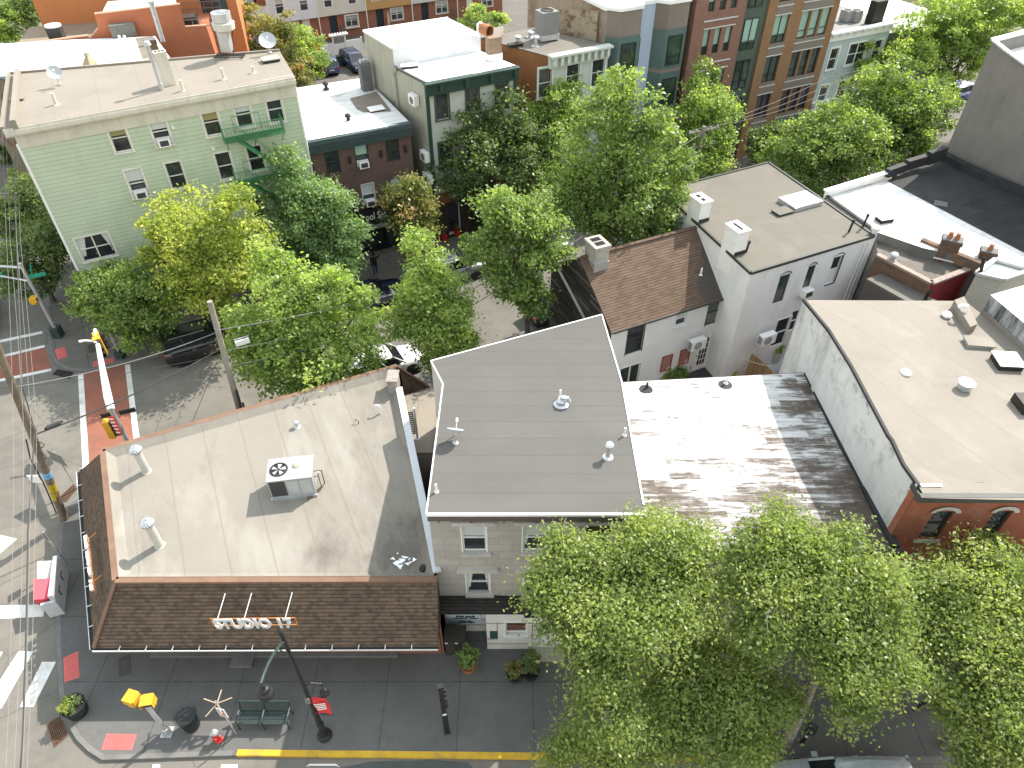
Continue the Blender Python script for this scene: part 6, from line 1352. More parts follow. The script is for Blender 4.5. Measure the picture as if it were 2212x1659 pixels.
m = M(X3); m.wall(Ll, 0, zlb-.4, rl_, .12); m.face((Ll, 0, 0), (Ll, 9, 0), (Ll, 9, zlb-.4), (Ll, 0, zlb-.4)); m.build('wall', siding('pale_blue_clapboard', (.42, .50, .50, 1), .14, line=.25, streak=.08), lb)
for k, r in enumerate(rl_): window(lb, p, q, r, MAT['white_trim'], None, .14, 'dh', None, 0, True, .1, .03, 2 if k in (1, 4) else 1)
m = M(X3); m.box(-.1, -.45, zlb-.15, Ll+.1, .1, zlb); m.box(-.05, -.12, zlb-.75, Ll+.05, .02, zlb-.15)
for k in range(9): s = .3+k*(Ll-.6)/8; m.box(s, -.3, zlb-.4, s+.12, -.1, zlb-.16)
m.build('cornice', MAT['white'], lb)
m = M(X3); m.face((-.1, 0, zlb-.2), (Ll+.1, 0, zlb-.2), (Ll+.1, 10, zlb-.2), (-.1, 10, zlb-.2)); m.build('roof', roofing('grey_white_roof', (.25, .25, .25, 1), None, (.15, .15, .15, 1)), lb)
b = A(1888, 45, zlb); m = M(at(b, R(28))); m.box(-.7, -.35, -.2, .6, .35, 1.6); m.build('chimney', MAT['iron'], lb)
for k, x in enumerate((1825, 1845)):
    b = A(x, 45, zlb-.15); t = thing('rooftop_condenser', ('grey condenser on the pale blue house roof, left of the pair', 'grey condenser on the pale blue house roof nearest the dark chimney')[k], 'condenser', tuple(b), 'condensers on the pale blue house'); m = M(at(b, R(28))); m.box(-.38, -.38, 0, .38, .38, .85); m.build('casing', paint('cond_%d' % k, (.3, .31, .31, 1), .5), t); m = M(at(b, R(28))); m.lathe((0, 0, .852), [(.3, 0), (.3, .02), (0, .03)], 14); m.build('fan_guard', MAT['iron'], t)
m = M(X3); m.box(-.05, -.6, 2.6, 3, 0, 3.5); m.build('porch_roof', MAT['white'], lb)
# next white flat roof and the far yellow wall
wn = thing('white_flat_building', 'low building with a plain white roof right of the pale blue house', 'building', tuple(X3 @ Vector((Ll+1, 0, 0))))
zz = zlb-1.0; m = M(X3); m.box(Ll+.1, .2, 0, Ll+9, 10, zz-.05); m.build('wall', MAT['kerb'], wn); m = M(X3); m.box(Ll+.05, .1, zz-.05, Ll+9.05, 10, zz); m.build('roof', wr2, wn)
yw = thing('yellow_block', 'long pale yellow rendered block with a pale pilaster at the far edge', 'building', tuple(X3 @ Vector((0, 14, 0))))
m = M(X3); m.box(-1, 13, 0, 40, 30, zlb+7); m.build('wall', paint('pale_yellow_render', (.40, .36, .22, 1), .85, .06, .5), yw); m = M(X3); m.box(Ll+.5, 12.6, 0, Ll+1.3, 13, zlb+7); m.build('pilaster', MAT['kerb'], yw)
m = M(X3); m.box(-1, 12.5, zlb-.6, 40, 12.99, zlb+.1); m.build('ledge', MAT['white'], yw)
# ================================================================== orange building and white roofed brick house, upper left
eo = dirv(27); no = Vector((-eo.y, eo.x, 0))
zo = 9.5
wl = thing('white_roof_house', 'brick house with a broad white roof behind the green house', 'house', tuple(A(150, 150, 0)))
P = [A(-60, 172, zo), A(336, 143, zo), A(372, 132, zo), A(335, 78, zo), A(150, 86, zo), A(-60, 98, zo)]
m = M(); m.face(*P); m.build('roof', roofing('white_roof_coating', (.78, .78, .79, 1), -3.0, (.4, .36, .32, 1), .25, .03, (.5, .48, .45, 1), R(-27)), wl)
m = M(); m.face((*xy(P[0]), 0), (*xy(P[1]), 0), P[1]-up*.05, P[0]-up*.05); m.face((*xy(P[1]), 0), (*xy(P[2]), 0), P[2]-up*.05, P[1]-up*.05); m.build('wall', brickm('rubbed_brick', (.22, .2, .15, 1), (.25, .22, .17, 1), (.24, .21, .16, 1), dirt=(.18, .06, .035, 1), amt=.8), wl)
m = M(); m.bar(P[0], P[1], .15, .15); m.build('roof_edge', paint('blue_edge', (.2, .27, .33, 1), .5), wl)
b = A(195, 140, zo); m = M(at(b, R(27))); m.lathe((0, 0, 0), [(.5, 0), (.5, .08), (.12, .6), (.18, .65), (.18, .8), (0, .85)], 4); m.build('roof_cowl', paint('ochre_cowl', (.3, .26, .16, 1), .7, .2), wl)
brick_chimney(336, 127, .75, .6, zo, 1.3, 0, '', R(27), wl)
m = M(); m.face(*[A(x, y, zo+.012) for x, y in ((292, 82), (330, 78), (352, 118), (308, 128))]); m.build('roof_patch', paint('tan_patch', (.2, .175, .14, 1), .85), wl)
for x, y in ((275, 116), (225, 88), (214, 88)): b = A(x+50 if x < 230 else x, y+10 if y < 100 else y, zo); pipe(wl, b.x, b.y, b.z, .7, .09, MAT['white'])
b = A(352, 90, zo); m = M(); m.lathe(tuple(b), [(.18, 0), (.18, 2.6), (.26, 2.65), (.26, 2.85), (0, 2.9)], 12); m.build('flue_pipe', MAT['galv'], wl)
m = M(at(A(270, 78, zo), R(27))); m.box(-.9, -.3, 0, .9, .4, .9); m.build('duct', MAT['kerb'], wl)
og = thing('orange_building', 'orange rendered building with a stepped parapet and roof decks', 'building', tuple(A(250, 60, 0)))
orm = paint('orange_render', (.42, .145, .075, 1), .85, .08, .7, .04, .25, dirt=(.33, .115, .06, 1)); orm2 = paint('bright_orange_render', (.50, .19, .075, 1), .85, .06, .7)
pp, qq = xy(A(-10, 97, zo)), xy(A(390, 66, zo)); ppv = Vector((*pp, 0)); ex = (Vector((*qq, 0))-ppv).normalized(); nx = Vector((-ex.y, ex.x, 0)); Xo = fr(pp, qq)
def so(x, y): v = PL(x, y, pp, qq); return ((v.x-pp[0])*ex.x+(v.y-pp[1])*ex.y, v.z)
tops = [so(25, 103), so(70, 93), so(188, 77), so(195, 82), so(212, 60), so(204, 30), so(388, 9), so(400, 58), so(445, 55)]
m = M(Xo); pts = [(s, 0, z) for s, z in tops]; m.face((pts[0][0], 0, zo-3), (pts[-1][0]+.2, 0, zo-3), *pts[::-1]); m.build('wall', orm, og)
m = M(Xo)
for k in range(len(pts)-1):
    if abs(pts[k+1][0]-pts[k][0]) > .6: m.bar(Vector(pts[k])+Vector((0, .1, 0)), Vector(pts[k+1])+Vector((0, .1, 0)), .25, .08)
m.build('coping', paint('pale_orange_cap', (.6, .36, .25, 1), .7), og)
m = M(Xo); zz = tops[2][1]-.6; m.box(tops[0][0], .2, zo-3, tops[5][0], 6, zz); m.build('deck', paint('plank_deck', (.26, .21, .155, 1), .8), og)
m = M(Xo); s = tops[5][0]; m.box(s+.6, .25, tops[5][1]-.3, tops[6][0]-.6, 3, tops[5][1]+.1); m.build('roof', MAT['white'], og)
m = M(Xo); zt3 = tops[6][1]+4.5; s_r = so(437, 100)[0]; m.box(tops[0][0]+1, 6, 0, s_r+3, 16, zt3); ob = m.build('rear_block', orm2, og)
m = M(Xo); sx = so(335, 110)[0]; m.box(so(400, 58)[0]-2.2, -.02, 0, s_r+.6, 6, tops[7][1]-.6); m.build('side_block', orm, og)
m = M(Xo); m.box(s_r+.1, 5.96, zo-.5, s_r+2.2, 5.995, zo+1.2); m.build('window', MAT['glass'], og)
m = M(Xo); z9 = tops[7][1]-.6
for k in range(8): s = so(400, 58)[0]-2+k*.65; m.bar((s, .3, z9), (s, .3, z9+1.0), .05); m.bar((s, 5.5, z9), (s, 5.5, z9+1.0), .05)
for y in (.3, 5.5):
    for h in (.5, 1.0): m.bar((so(400, 58)[0]-2, y, z9+h), (so(400, 58)[0]+2.6, y, z9+h), .05)
m.build('deck_railing', MAT['kerb'], og)
ht = thing('hot_tub', 'dark square planter tub on the orange building roof deck', 'planter', tuple(Xo @ Vector((so(400, 58)[0]-.6, 2.5, z9)))); m = M(Xo); s = so(400, 58)[0]-1.2; m.box(s, 1.6, z9+.02, s+2.0, 3.2, z9+.8); m.build('shell', MAT['iron'], ht); m = M(Xo); m.box(s+.15, 1.75, z9+.802, s+1.85, 3.05, z9+.806); m.build('soil', MAT['soil'], ht)
cd = thing('rooftop_condenser', 'round white condenser on the plank deck of the orange building', 'condenser', tuple(Xo @ Vector((tops[1][0]+1.2, 1.5, zz)))); m = M(Xo); m.box(tops[1][0]+.9, 1.2, zz+.02, tops[1][0]+1.9, 2.2, zz+1.0); m.build('casing', MAT['dark_grille'], cd); m = M(Xo); m.lathe((tops[1][0]+1.4, 1.7, zz+1.0), [(.6, 0), (.6, .12), (.4, .12), (.38, .05), (0, .05)], 18); m.build('fan_guard', MAT['white'], cd)
# ================================================================== far terrace of townhouses
pt, qt = xy(A(600, 100, 0)), xy(A(1000, 45, 0)); th0 = Vector((*pt, 0)); et = dirv(28); pt = xy(A(700, 88, 0)); qt = (pt[0]+et.x*10, pt[1]+et.y*10); nt_ = Vector((-et.y, et.x, 0)); Xt = fr(pt, qt)
def stt(x, y): v = PL(x, y, pt, qt); return ((v.x-pt[0])*et.x+(v.y-pt[1])*et.y, v.z)
xs = [stt(x, y)[0] for x, y in ((583, 48), (686, 36), (789, 23.4), (887, 10.5), (985, 2), (1085, -8))]
zbr_ = stt(686, 36)[1]; zbr_ = max(2.4, min(zbr_, 4.5))
cols_ = [('white sided townhouse above brick, left end of the far terrace', (.66, .67, .72, 1)), ('cream sided townhouse with a white bow window in the far terrace', (.57, .55, .49, 1)), ('mustard sided townhouse with a patio umbrella in the far terrace', (.45, .27, .11, 1)), ('grey white townhouse with a timber deck in the far terrace', (.55, .55, .53, 1)), ('plain brick townhouse at the right end of the far terrace', (.30, .14, .10, 1))]
tbk = brickm('terrace_brick', (.30, .115, .075, 1), (.36, .15, .10, 1), (.33, .2, .15, 1), .22, .075, .01)
for k in range(5):
    s0, s1 = xs[k], xs[k+1]; w = s1-s0
    t = thing('townhouse', cols_[k][0], 'house', tuple(Xt @ Vector((s0, 0, 0))), 'townhouses of the far terrace')
    rd = (s0+w*.22 if k else s0+w*.66, .5, s0+w*.22+.95 if k else s0+w*.66+.9, 2.6); rwn = (s0+w*.55 if k else s0+w*.35, 1.1, s0+w*.55+1.5 if k else s0+w*.35+1.0, 2.4)
    m = M(Xt); m.wall(s1, 0, zbr_, [rd, rwn], .15, 0, s0); m.build('wall', tbk, t)
    ru_ = [(s0+w*.16, zbr_+.9, s0+w*.16+.9, zbr_+2.4), (s0+w*.66, zbr_+.9, s0+w*.66+.9, zbr_+2.4)]
    m = M(Xt); m.wall(s1, zbr_, zbr_+6, ru_, .12, -.35, s0); m.face((s0, -.35, zbr_), (s1, -.35, zbr_), (s1, 0, zbr_), (s0, 0, zbr_)); m.face((s0, -.35, zbr_), (s0, 0, zbr_), (s0, 0, zbr_+6), (s0, -.35, zbr_+6)); m.build('upper_wall', siding('terrace_siding_%d' % k, cols_[k][1], .16, line=.15, streak=.06), t)
    pw, qw = xy(Xt @ Vector((0, -.35, 0))), xy(Xt @ Vector((5, -.35, 0)))
    for r in ru_: window(t, pw, qw, r, MAT['white_trim'], None, .09, 'dh', MAT['blind'], .35, False)
    window(t, pt, qt, rwn, MAT['white_trim'], None, .1, 'fixed', MAT['blind'], .4, True, .12, .3 if k == 1 else .03, 2)
    m = M(Xt); m.face((rd[0], .14, rd[1]), (rd[2], .14, rd[1]), (rd[2], .14, rd[3]), (rd[0], .14, rd[3])); m.build('door', MAT['white'] if k in (0, 4) else plain('dark_door_%d' % k, (.02, .035, .05, 1), .4), t)
    m = M(Xt); m.box(s0-.04, -.42, 0, s0+.06, -.34, zbr_+6); m.build('downpipe', MAT['white_trim'], t)
    m = M(Xt); m.box(s0, -.35, zbr_+6, s1, 10, zbr_+6.2); m.build('roof', MAT['kerb'], t)
    if k in (1, 2, 3):
        m = M(Xt); m.box(rd[0]-.2, -1.5, .0, rd[2]+(.4 if k < 3 else 3.2), -.01, .48); 
        for h in range(3): m.box(rd[0]-.2, -1.8-h*.3, 0, rd[2]+.2, -1.5-h*.3, .36-h*.12)
        m.build('stoop', MAT['kerb'] if k < 3 else MAT['wood_pole'], t)
        m = M(Xt)
        for y in range(6): m.bar((rd[2]+.35 if k < 3 else rd[2]+3.1, -1.45+y*.28, .48), (rd[2]+.35 if k < 3 else rd[2]+3.1, -1.45+y*.28, 1.4), .05)
        m.bar((rd[2]+.35 if k < 3 else rd[2]+3.1, -1.5, 1.4), (rd[2]+.35 if k < 3 else rd[2]+3.1, 0, 1.4), .07); m.build('stoop_railing', MAT['wood_pole'] if k > 1 else MAT['kerb'], t)
TS = (Xt, xs, pt, qt)
# ================================================================== trees
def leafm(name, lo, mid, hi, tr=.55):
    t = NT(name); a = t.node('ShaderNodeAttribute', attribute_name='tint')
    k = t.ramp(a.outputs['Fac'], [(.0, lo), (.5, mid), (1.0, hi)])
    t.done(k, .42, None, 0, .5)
    tl = t.node('ShaderNodeBsdfTranslucent'); t.put(tl, 'Color', t.mix(1.0, k, (1.2, 1.3, .5, 1), 'MULTIPLY'))
    mx = t.node('ShaderNodeMixShader'); mx.inputs[0].default_value = tr
    t.l.new(t.b.outputs[0], mx.inputs[1]); t.l.new(tl.outputs[0], mx.inputs[2]); t.l.new(mx.outputs[0], t.n['Material Output'].inputs[0])
    return t.m
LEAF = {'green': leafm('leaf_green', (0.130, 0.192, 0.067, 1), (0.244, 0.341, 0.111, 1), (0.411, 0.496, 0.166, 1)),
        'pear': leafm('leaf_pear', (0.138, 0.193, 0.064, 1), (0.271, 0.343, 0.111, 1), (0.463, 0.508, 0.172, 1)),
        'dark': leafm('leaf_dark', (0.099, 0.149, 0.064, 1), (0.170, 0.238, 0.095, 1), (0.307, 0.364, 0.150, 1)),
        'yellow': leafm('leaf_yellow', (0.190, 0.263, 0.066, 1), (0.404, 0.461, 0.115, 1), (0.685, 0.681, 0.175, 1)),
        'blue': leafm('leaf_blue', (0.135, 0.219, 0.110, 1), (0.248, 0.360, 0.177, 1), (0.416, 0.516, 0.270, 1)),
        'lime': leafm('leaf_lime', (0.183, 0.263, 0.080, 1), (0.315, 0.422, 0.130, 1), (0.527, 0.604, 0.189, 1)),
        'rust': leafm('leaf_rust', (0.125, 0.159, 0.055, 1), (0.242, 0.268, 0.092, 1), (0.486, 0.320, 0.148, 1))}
BARK = paint('bark', (.12, .10, .085, 1), .9, .3, 4, .15); BARK2 = paint('pale_bark', (.24, .21, .185, 1), .9, .3, 4, .15)
def depth(p): return p.y*math.cos(TH)-(p.z-H)*math.sin(TH)
def leaf_mesh(name, C, CR, per, ls, mat, parent, rng, cen, flat=.6, upb=.5, ctint=None):
    n = len(C); idx = np.repeat(np.arange(n), per); N = len(idx)
    P = C[idx]+rng.normal(0, 1, (N, 3))*CR[idx][:, None]*np.array([.58, .58, .58*flat])
    out = P-cen[idx]; out /= np.linalg.norm(out, axis=1)[:, None]+1e-6
    nr = rng.normal(0, 1, (N, 3))*.62+out*.38+np.array([0, 0, upb]); nr /= np.linalg.norm(nr, axis=1)[:, None]
    t = np.cross(nr, rng.normal(0, 1, (N, 3))); t /= np.linalg.norm(t, axis=1)[:, None]; b = np.cross(nr, t)
    L = ls*rng.uniform(.65, 1.3, N)[:, None]; Wd = L*.62
    V = np.empty((N, 4, 3)); V[:, 0] = P-t*L*.5; V[:, 1] = P+b*Wd*.5+nr*L*.07-t*L*.05; V[:, 2] = P+t*L*.55-nr*L*.1; V[:, 3] = P-b*Wd*.5+nr*L*.07-t*L*.05
    org = ORG[parent.name]; V -= np.array(org)
    me = bpy.data.meshes.new(name); me.vertices.add(4*N); me.vertices.foreach_set('co', V.reshape(-1))
    me.loops.add(4*N); me.loops.foreach_set('vertex_index', np.arange(4*N, dtype=np.int32)); me.polygons.add(N)
    me.polygons.foreach_set('loop_start', np.arange(0, 4*N, 4, dtype=np.int32)); me.polygons.foreach_set('loop_total', np.full(N, 4, dtype=np.int32))
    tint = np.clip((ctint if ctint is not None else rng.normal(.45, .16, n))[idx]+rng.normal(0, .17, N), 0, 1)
    at_ = me.attributes.new('tint', 'FLOAT', 'POINT'); at_.data.foreach_set('value', np.repeat(tint, 4).astype(np.float32))
    me.materials.append(mat); me.update(); me.validate()
    o = bpy.data.objects.new(name, me); COL.objects.link(o); o.parent = parent; ORG[o.name] = org; return o
def tree(label, base, blobs, zc, pyc, kz, leaves, ls, kind, tr=.16, seed=1, bare=.0, group='street trees', bark=None, clump=1.18, name='street_tree', dx=0, topt=.55, grow=1.12, per=95, clump_=0):
    rng = np.random.default_rng(seed); rr = random.Random(seed)
    b = Vector(base) if len(base) == 3 else A(*base)
    t = thing(name, label, 'tree', tuple(b), group)
    BL = []
    for bl in blobs:
        px, py, rp = bl[:3]; z = max(1.6, zc+(pyc-py)*kz) if len(bl) < 4 else bl[3]; c = A(px, py, z); BL.append((c, rp/F*depth(c)*grow))
    tot = sum(r*r for _, r in BL)
    Cs, CR, cen, ct = [], [], [], []; core = []
    for c, r in BL:
        n = max(6, int(leaves/per*r*r/tot)); d = rng.normal(0, 1, (n, 3)); d /= np.linalg.norm(d, axis=1)[:, None]
        ph = rng.uniform(0, 6.28, 3); lob = 1+.16*np.sin(d[:, 0]*4+ph[0])*np.sin(d[:, 1]*4+ph[1])+.12*np.sin(d[:, 2]*6+ph[2])
        rf = r*lob*(.38+.62*rng.uniform(0, 1, n)**.55)
        Pc = np.array(c)+d*rf[:, None]*np.array([1, 1, .88]); k = Pc[:, 2] > .7+b.z
        Pc = Pc[k]; n = len(Pc)
        Cs.append(Pc); CR.append(rng.uniform(.24, .52, n)*clump*min(1.3, .65+.35*r)); cen.append(np.tile(np.array(c)-np.array([0, 0, r*.5]), (n, 1)))
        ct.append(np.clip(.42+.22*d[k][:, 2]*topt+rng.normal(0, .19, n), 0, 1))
    Cs, CR, cen, ct = np.concatenate(Cs), np.concatenate(CR), np.concatenate(cen), np.concatenate(ct)
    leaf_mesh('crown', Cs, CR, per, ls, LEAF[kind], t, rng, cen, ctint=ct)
    # trunk, limbs, twigs
    m = M(); top = sum((c for c, _ in BL), Vector())/len(BL); zf_ = b.z+max(1.6, (min(c.z-r*.5 for c, r in BL)-b.z)*.75)
    fork = Vector((b.x+(top.x-b.x)*.25, b.y+(top.y-b.y)*.25, max(zf_, b.z+(top.z-b.z)*.35)))
    m.path([b-up*.1, b+up*.15, b.lerp(fork, .5)+Vector((rr.uniform(-.08, .08), 0, 0)), fork], [tr*1.5, tr*1.15, tr, tr*.85], 9)
    mid = fork.lerp(top, .6); m.path([fork, mid, top+up*.4], [tr*.8, tr*.5, tr*.2], 7)
    for c, r in BL:
        s = fork.lerp(top, rr.uniform(.0, .5)); k = s.lerp(c, .5)+Vector((rr.uniform(-.15, .15), rr.uniform(-.15, .15), rr.uniform(.05, .3)))
        m.path([s, k, c], [tr*.42, tr*.28, tr*.14], 6)
    sel = rng.permutation(len(Cs))[:int(len(Cs)*.35)]
    for i in sel:
        p = Vector(Cs[i]); c, r = min(BL, key=lambda q: (q[0]-p).length); s = c.lerp(p, rr.uniform(.0, .3)); m.path([s, s.lerp(p, .55)+Vector((rr.uniform(-.1, .1), rr.uniform(-.1, .1), rr.uniform(-.05, .15))), p], [tr*.1, tr*.07, .006], 4, False)
    for _ in range(int(bare)):
        c, r = rr.choice(BL); d = Vector((rr.gauss(0, 1), rr.gauss(0, 1), rr.gauss(0, .6))).normalized(); p = c+d*r*.8
        for j in range(5): q = p+d*r*.35+Vector((rr.gauss(0, .22), rr.gauss(0, .22), rr.gauss(0, .15))); m.path([p, p.lerp(q, .5)+Vector((rr.gauss(0, .05), 0, rr.gauss(0, .05))), q], [.014, .01, .005], 4, False)
    m.build('trunk', bark or BARK, t)
    return t
FK = .0085
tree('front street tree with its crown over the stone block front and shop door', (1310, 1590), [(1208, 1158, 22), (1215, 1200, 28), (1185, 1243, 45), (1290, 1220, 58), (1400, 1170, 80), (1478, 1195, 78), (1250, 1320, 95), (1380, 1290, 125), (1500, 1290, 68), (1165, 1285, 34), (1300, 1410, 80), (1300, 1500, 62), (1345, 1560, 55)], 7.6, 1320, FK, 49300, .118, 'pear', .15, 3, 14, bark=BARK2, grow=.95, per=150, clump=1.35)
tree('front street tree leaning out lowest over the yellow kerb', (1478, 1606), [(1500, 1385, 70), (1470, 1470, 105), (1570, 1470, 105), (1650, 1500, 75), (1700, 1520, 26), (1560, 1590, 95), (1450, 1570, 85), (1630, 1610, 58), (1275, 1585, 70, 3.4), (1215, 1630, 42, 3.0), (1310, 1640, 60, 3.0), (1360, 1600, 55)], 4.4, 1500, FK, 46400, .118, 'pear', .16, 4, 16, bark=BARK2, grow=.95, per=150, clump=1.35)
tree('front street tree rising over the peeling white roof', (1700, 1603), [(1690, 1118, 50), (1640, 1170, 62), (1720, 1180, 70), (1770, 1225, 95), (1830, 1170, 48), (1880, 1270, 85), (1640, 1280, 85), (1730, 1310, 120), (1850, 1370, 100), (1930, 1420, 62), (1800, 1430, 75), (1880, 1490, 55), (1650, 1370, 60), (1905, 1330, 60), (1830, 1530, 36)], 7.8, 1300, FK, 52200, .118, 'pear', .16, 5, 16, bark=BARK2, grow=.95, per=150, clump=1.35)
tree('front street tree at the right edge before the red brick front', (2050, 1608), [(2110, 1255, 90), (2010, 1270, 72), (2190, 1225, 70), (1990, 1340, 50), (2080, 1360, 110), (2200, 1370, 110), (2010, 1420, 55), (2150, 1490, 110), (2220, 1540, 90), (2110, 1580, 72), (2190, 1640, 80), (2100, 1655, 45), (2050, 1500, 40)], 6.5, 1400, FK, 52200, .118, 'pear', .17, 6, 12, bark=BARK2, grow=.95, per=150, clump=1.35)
GK = .026
tree('tree on the side street left of the green house, nearest the corner', (116, 650), [(85, 520, 50), (55, 560, 55), (100, 570, 42), (40, 605, 35), (112, 520, 32), (70, 610, 30)], 3.8, 560, GK, 9000, .2, 'dark', .14, 11)
tree('tree on the side street farther up beside the green house wall', (40, 520), [(40, 445, 48), (80, 440, 36), (60, 400, 32), (15, 480, 40), (95, 480, 30)], 3.6, 450, GK, 8000, .2, 'dark', .14, 12)
tree('round cherry like tree over the corner tactile paving', (312, 742), [(245, 640, 62), (300, 610, 60), (200, 645, 42), (330, 665, 55), (265, 695, 50), (335, 720, 34), (200, 612, 32), (355, 612, 34), (180, 670, 20), (300, 740, 26)], 3.4, 650, GK, 15000, .19, 'green', .12, 13)
tree('bright yellow green tree before the green clapboard wall', (452, 700), [(365, 495, 55), (430, 485, 66), (495, 465, 54), (505, 425, 32), (335, 520, 36), (420, 560, 72), (500, 550, 65), (540, 515, 42), (460, 630, 58), (400, 620, 40), (330, 560, 28), (530, 600, 35)], 6.0, 540, GK, 19000, .2, 'yellow', .14, 14)
tree('tall blue green tree between the green house and the brick spa', (705, 640), [(617, 345, 34), (622, 405, 50), (665, 425, 56), (715, 440, 46), (640, 490, 62), (715, 510, 62), (762, 490, 36), (602, 455, 34), (690, 570, 48), (745, 560, 34), (640, 560, 40)], 5.6, 460, GK, 20000, .2, 'blue', .14, 15, 4)
tree('broad light green tree against the back of the corner shop', (672, 895), [(575, 560, 34), (600, 615, 58), (690, 640, 52), (555, 690, 50), (640, 695, 82), (560, 765, 66), (690, 755, 80), (760, 690, 52), (800, 640, 30), (625, 805, 66), (715, 805, 56), (500, 690, 32), (790, 745, 42), (520, 740, 36), (735, 620, 30)], 5.6, 700, .024, 30000, .2, 'lime', .15, 16, 6)
tree('slender golden topped maple beside the grey roof', (962, 832), [(905, 512, 26), (915, 560, 38), (935, 610, 48), (962, 655, 52), (930, 695, 56), (990, 715, 42), (862, 700, 34), (945, 750, 54), (1010, 730, 24), (900, 640, 38), (985, 665, 26)], 5.6, 660, .026, 19000, .19, 'lime', .13, 17, 3, topt=1.2)
tree('small yellowish tree at the right of the spa shopfront', (905, 562), [(885, 405, 30), (880, 450, 40), (905, 490, 36), (860, 425, 24), (900, 535, 26), (925, 450, 22)], 4.3, 470, GK, 9000, .2, 'rust', .1, 18)
tree('green street tree right of the slender maple beside the dark gable', (1142, 775), [(1075, 445, 42), (1112, 470, 58), (1160, 460, 46), (1058, 520, 42), (1120, 545, 70), (1180, 535, 42), (1130, 615, 46), (1160, 640, 32), (1015, 540, 26), (1095, 600, 36), (1200, 490, 26), (1145, 670, 26)], 7.5, 540, GK, 20000, .2, 'green', .15, 19, 4)
tree('dark leaved tree before the green trimmed building', (1062, 505), [(1020, 240, 54), (1090, 230, 48), (965, 300, 38), (990, 310, 50), (1050, 310, 78), (1120, 310, 58), (1000, 375, 52), (1080, 385, 64), (945, 350, 26), (1130, 370, 42)], 6.6, 310, GK, 22000, .22, 'dark', .16, 20, 3)
tree('bright leafy tree between the dark tree and the bracketed house', (1200, 470), [(1212, 185, 36), (1205, 235, 56), (1180, 285, 50), (1245, 255, 40), (1195, 350, 56), (1160, 240, 30)], 7.0, 270, GK, 14000, .22, 'lime', .15, 21)
tree('largest tree filling the middle of the far street', (1345, 650), [(1345, 180, 40), (1320, 235, 60), (1385, 255, 54), (1300, 320, 80), (1400, 335, 80), (1360, 415, 100), (1280, 400, 62), (1455, 350, 44), (1445, 435, 56), (1345, 480, 74), (1250, 440, 48), (1410, 490, 44), (1200, 430, 50), (1470, 300, 32), (1240, 370, 40)], 8.5, 400, .025, 34000, .21, 'green', .2, 22, 8)
tree('columnar tree standing before the rose brick apartment wall', (1530, 440), [(1522, 165, 30), (1515, 220, 48), (1543, 255, 44), (1490, 250, 34), (1512, 305, 54), (1548, 305, 36), (1522, 355, 50), (1500, 395, 42), (1480, 310, 26)], 5.7, 290, GK, 18000, .23, 'lime', .15, 23, 3)
tree('pale green tree behind the flat tan roof of the chimney house', (1745, 440), [(1700, 330, 44), (1745, 300, 48), (1780, 330, 54), (1720, 365, 44), (1795, 262, 38), (1840, 335, 54), (1842, 275, 44), (1790, 385, 40), (1690, 375, 30)], 5.2, 330, GK, 26000, .22, 'green', .15, 24, 3, grow=1.34)
tree('dark small tree below the entrance canopy of the apartment block', (1665, 380), [(1655, 300, 28), (1680, 285, 24), (1640, 330, 24), (1670, 340, 26)], 4.2, 310, GK, 6000, .2, 'dark', .1, 25)
tree('broad tree between the pale blue house and the tall grey wall', (1930, 390), [(1900, 200, 54), (1960, 230, 54), (1990, 290, 44), (1900, 285, 54), (1945, 320, 50), (1870, 220, 44), (2010, 220, 40), (1870, 300, 36), (2000, 340, 30)], 5.8, 260, GK, 28000, .24, 'green', .17, 26, 4, grow=1.34)
tree('tall yellow green tree at the upper right beyond the pale blue house', (2040, 255), [(1950, 110, 54), (2020, 70, 66), (2100, 40, 70), (2180, 60, 56), (1905, 150, 38), (2080, 110, 54), (2170, 15, 56), (1990, 160, 52), (2025, 215, 34), (2060, 10, 50), (2120, 90, 40)], 7.0, 110, .03, 32000, .27, 'lime', .2, 27, 4, grow=1.34)
tree('tall backyard tree right of the roof exhaust fan', (592, 190), [(540, 40, 30), (562, 78, 40), (600, 95, 44), (575, 135, 34), (620, 150, 38), (648, 155, 30), (610, 50, 28), (600, 175, 34)], 4.6, 110, .034, 14000, .26, 'rust', .15, 28, 0, 'backyard trees')
tree('backyard tree before the white sided townhouse', (665, 178), [(650, 88, 30), (668, 110, 34), (640, 70, 22), (640, 130, 30), (680, 140, 22)], 3.2, 110, .034, 8000, .25, 'lime', .12, 29, 0, 'backyard trees')
tree('small leafy tree behind the bright white roof near the timber deck', (1050, 78), [(1020, 42, 26), (1055, 50, 28), (1078, 40, 18)], 2.6, 45, .034, 5000, .24, 'lime', .1, 30, 0, 'backyard trees')
tree('bright green tree at the upper left corner by the orange building', (0, 120), [(15, 42, 38), (-5, 85, 34), (32, 18, 30), (20, 5, 25)], 5.0, 50, .034, 9000, .26, 'lime', .16, 31, 0, 'backyard trees')
tree('dark pine like tree behind the plank deck of the orange building', (58, 60), [(60, 18, 22), (70, 40, 20), (48, 0, 24)], 7.0, 20, .034, 4000, .24, 'dark', .14, 32, 0, 'backyard trees')
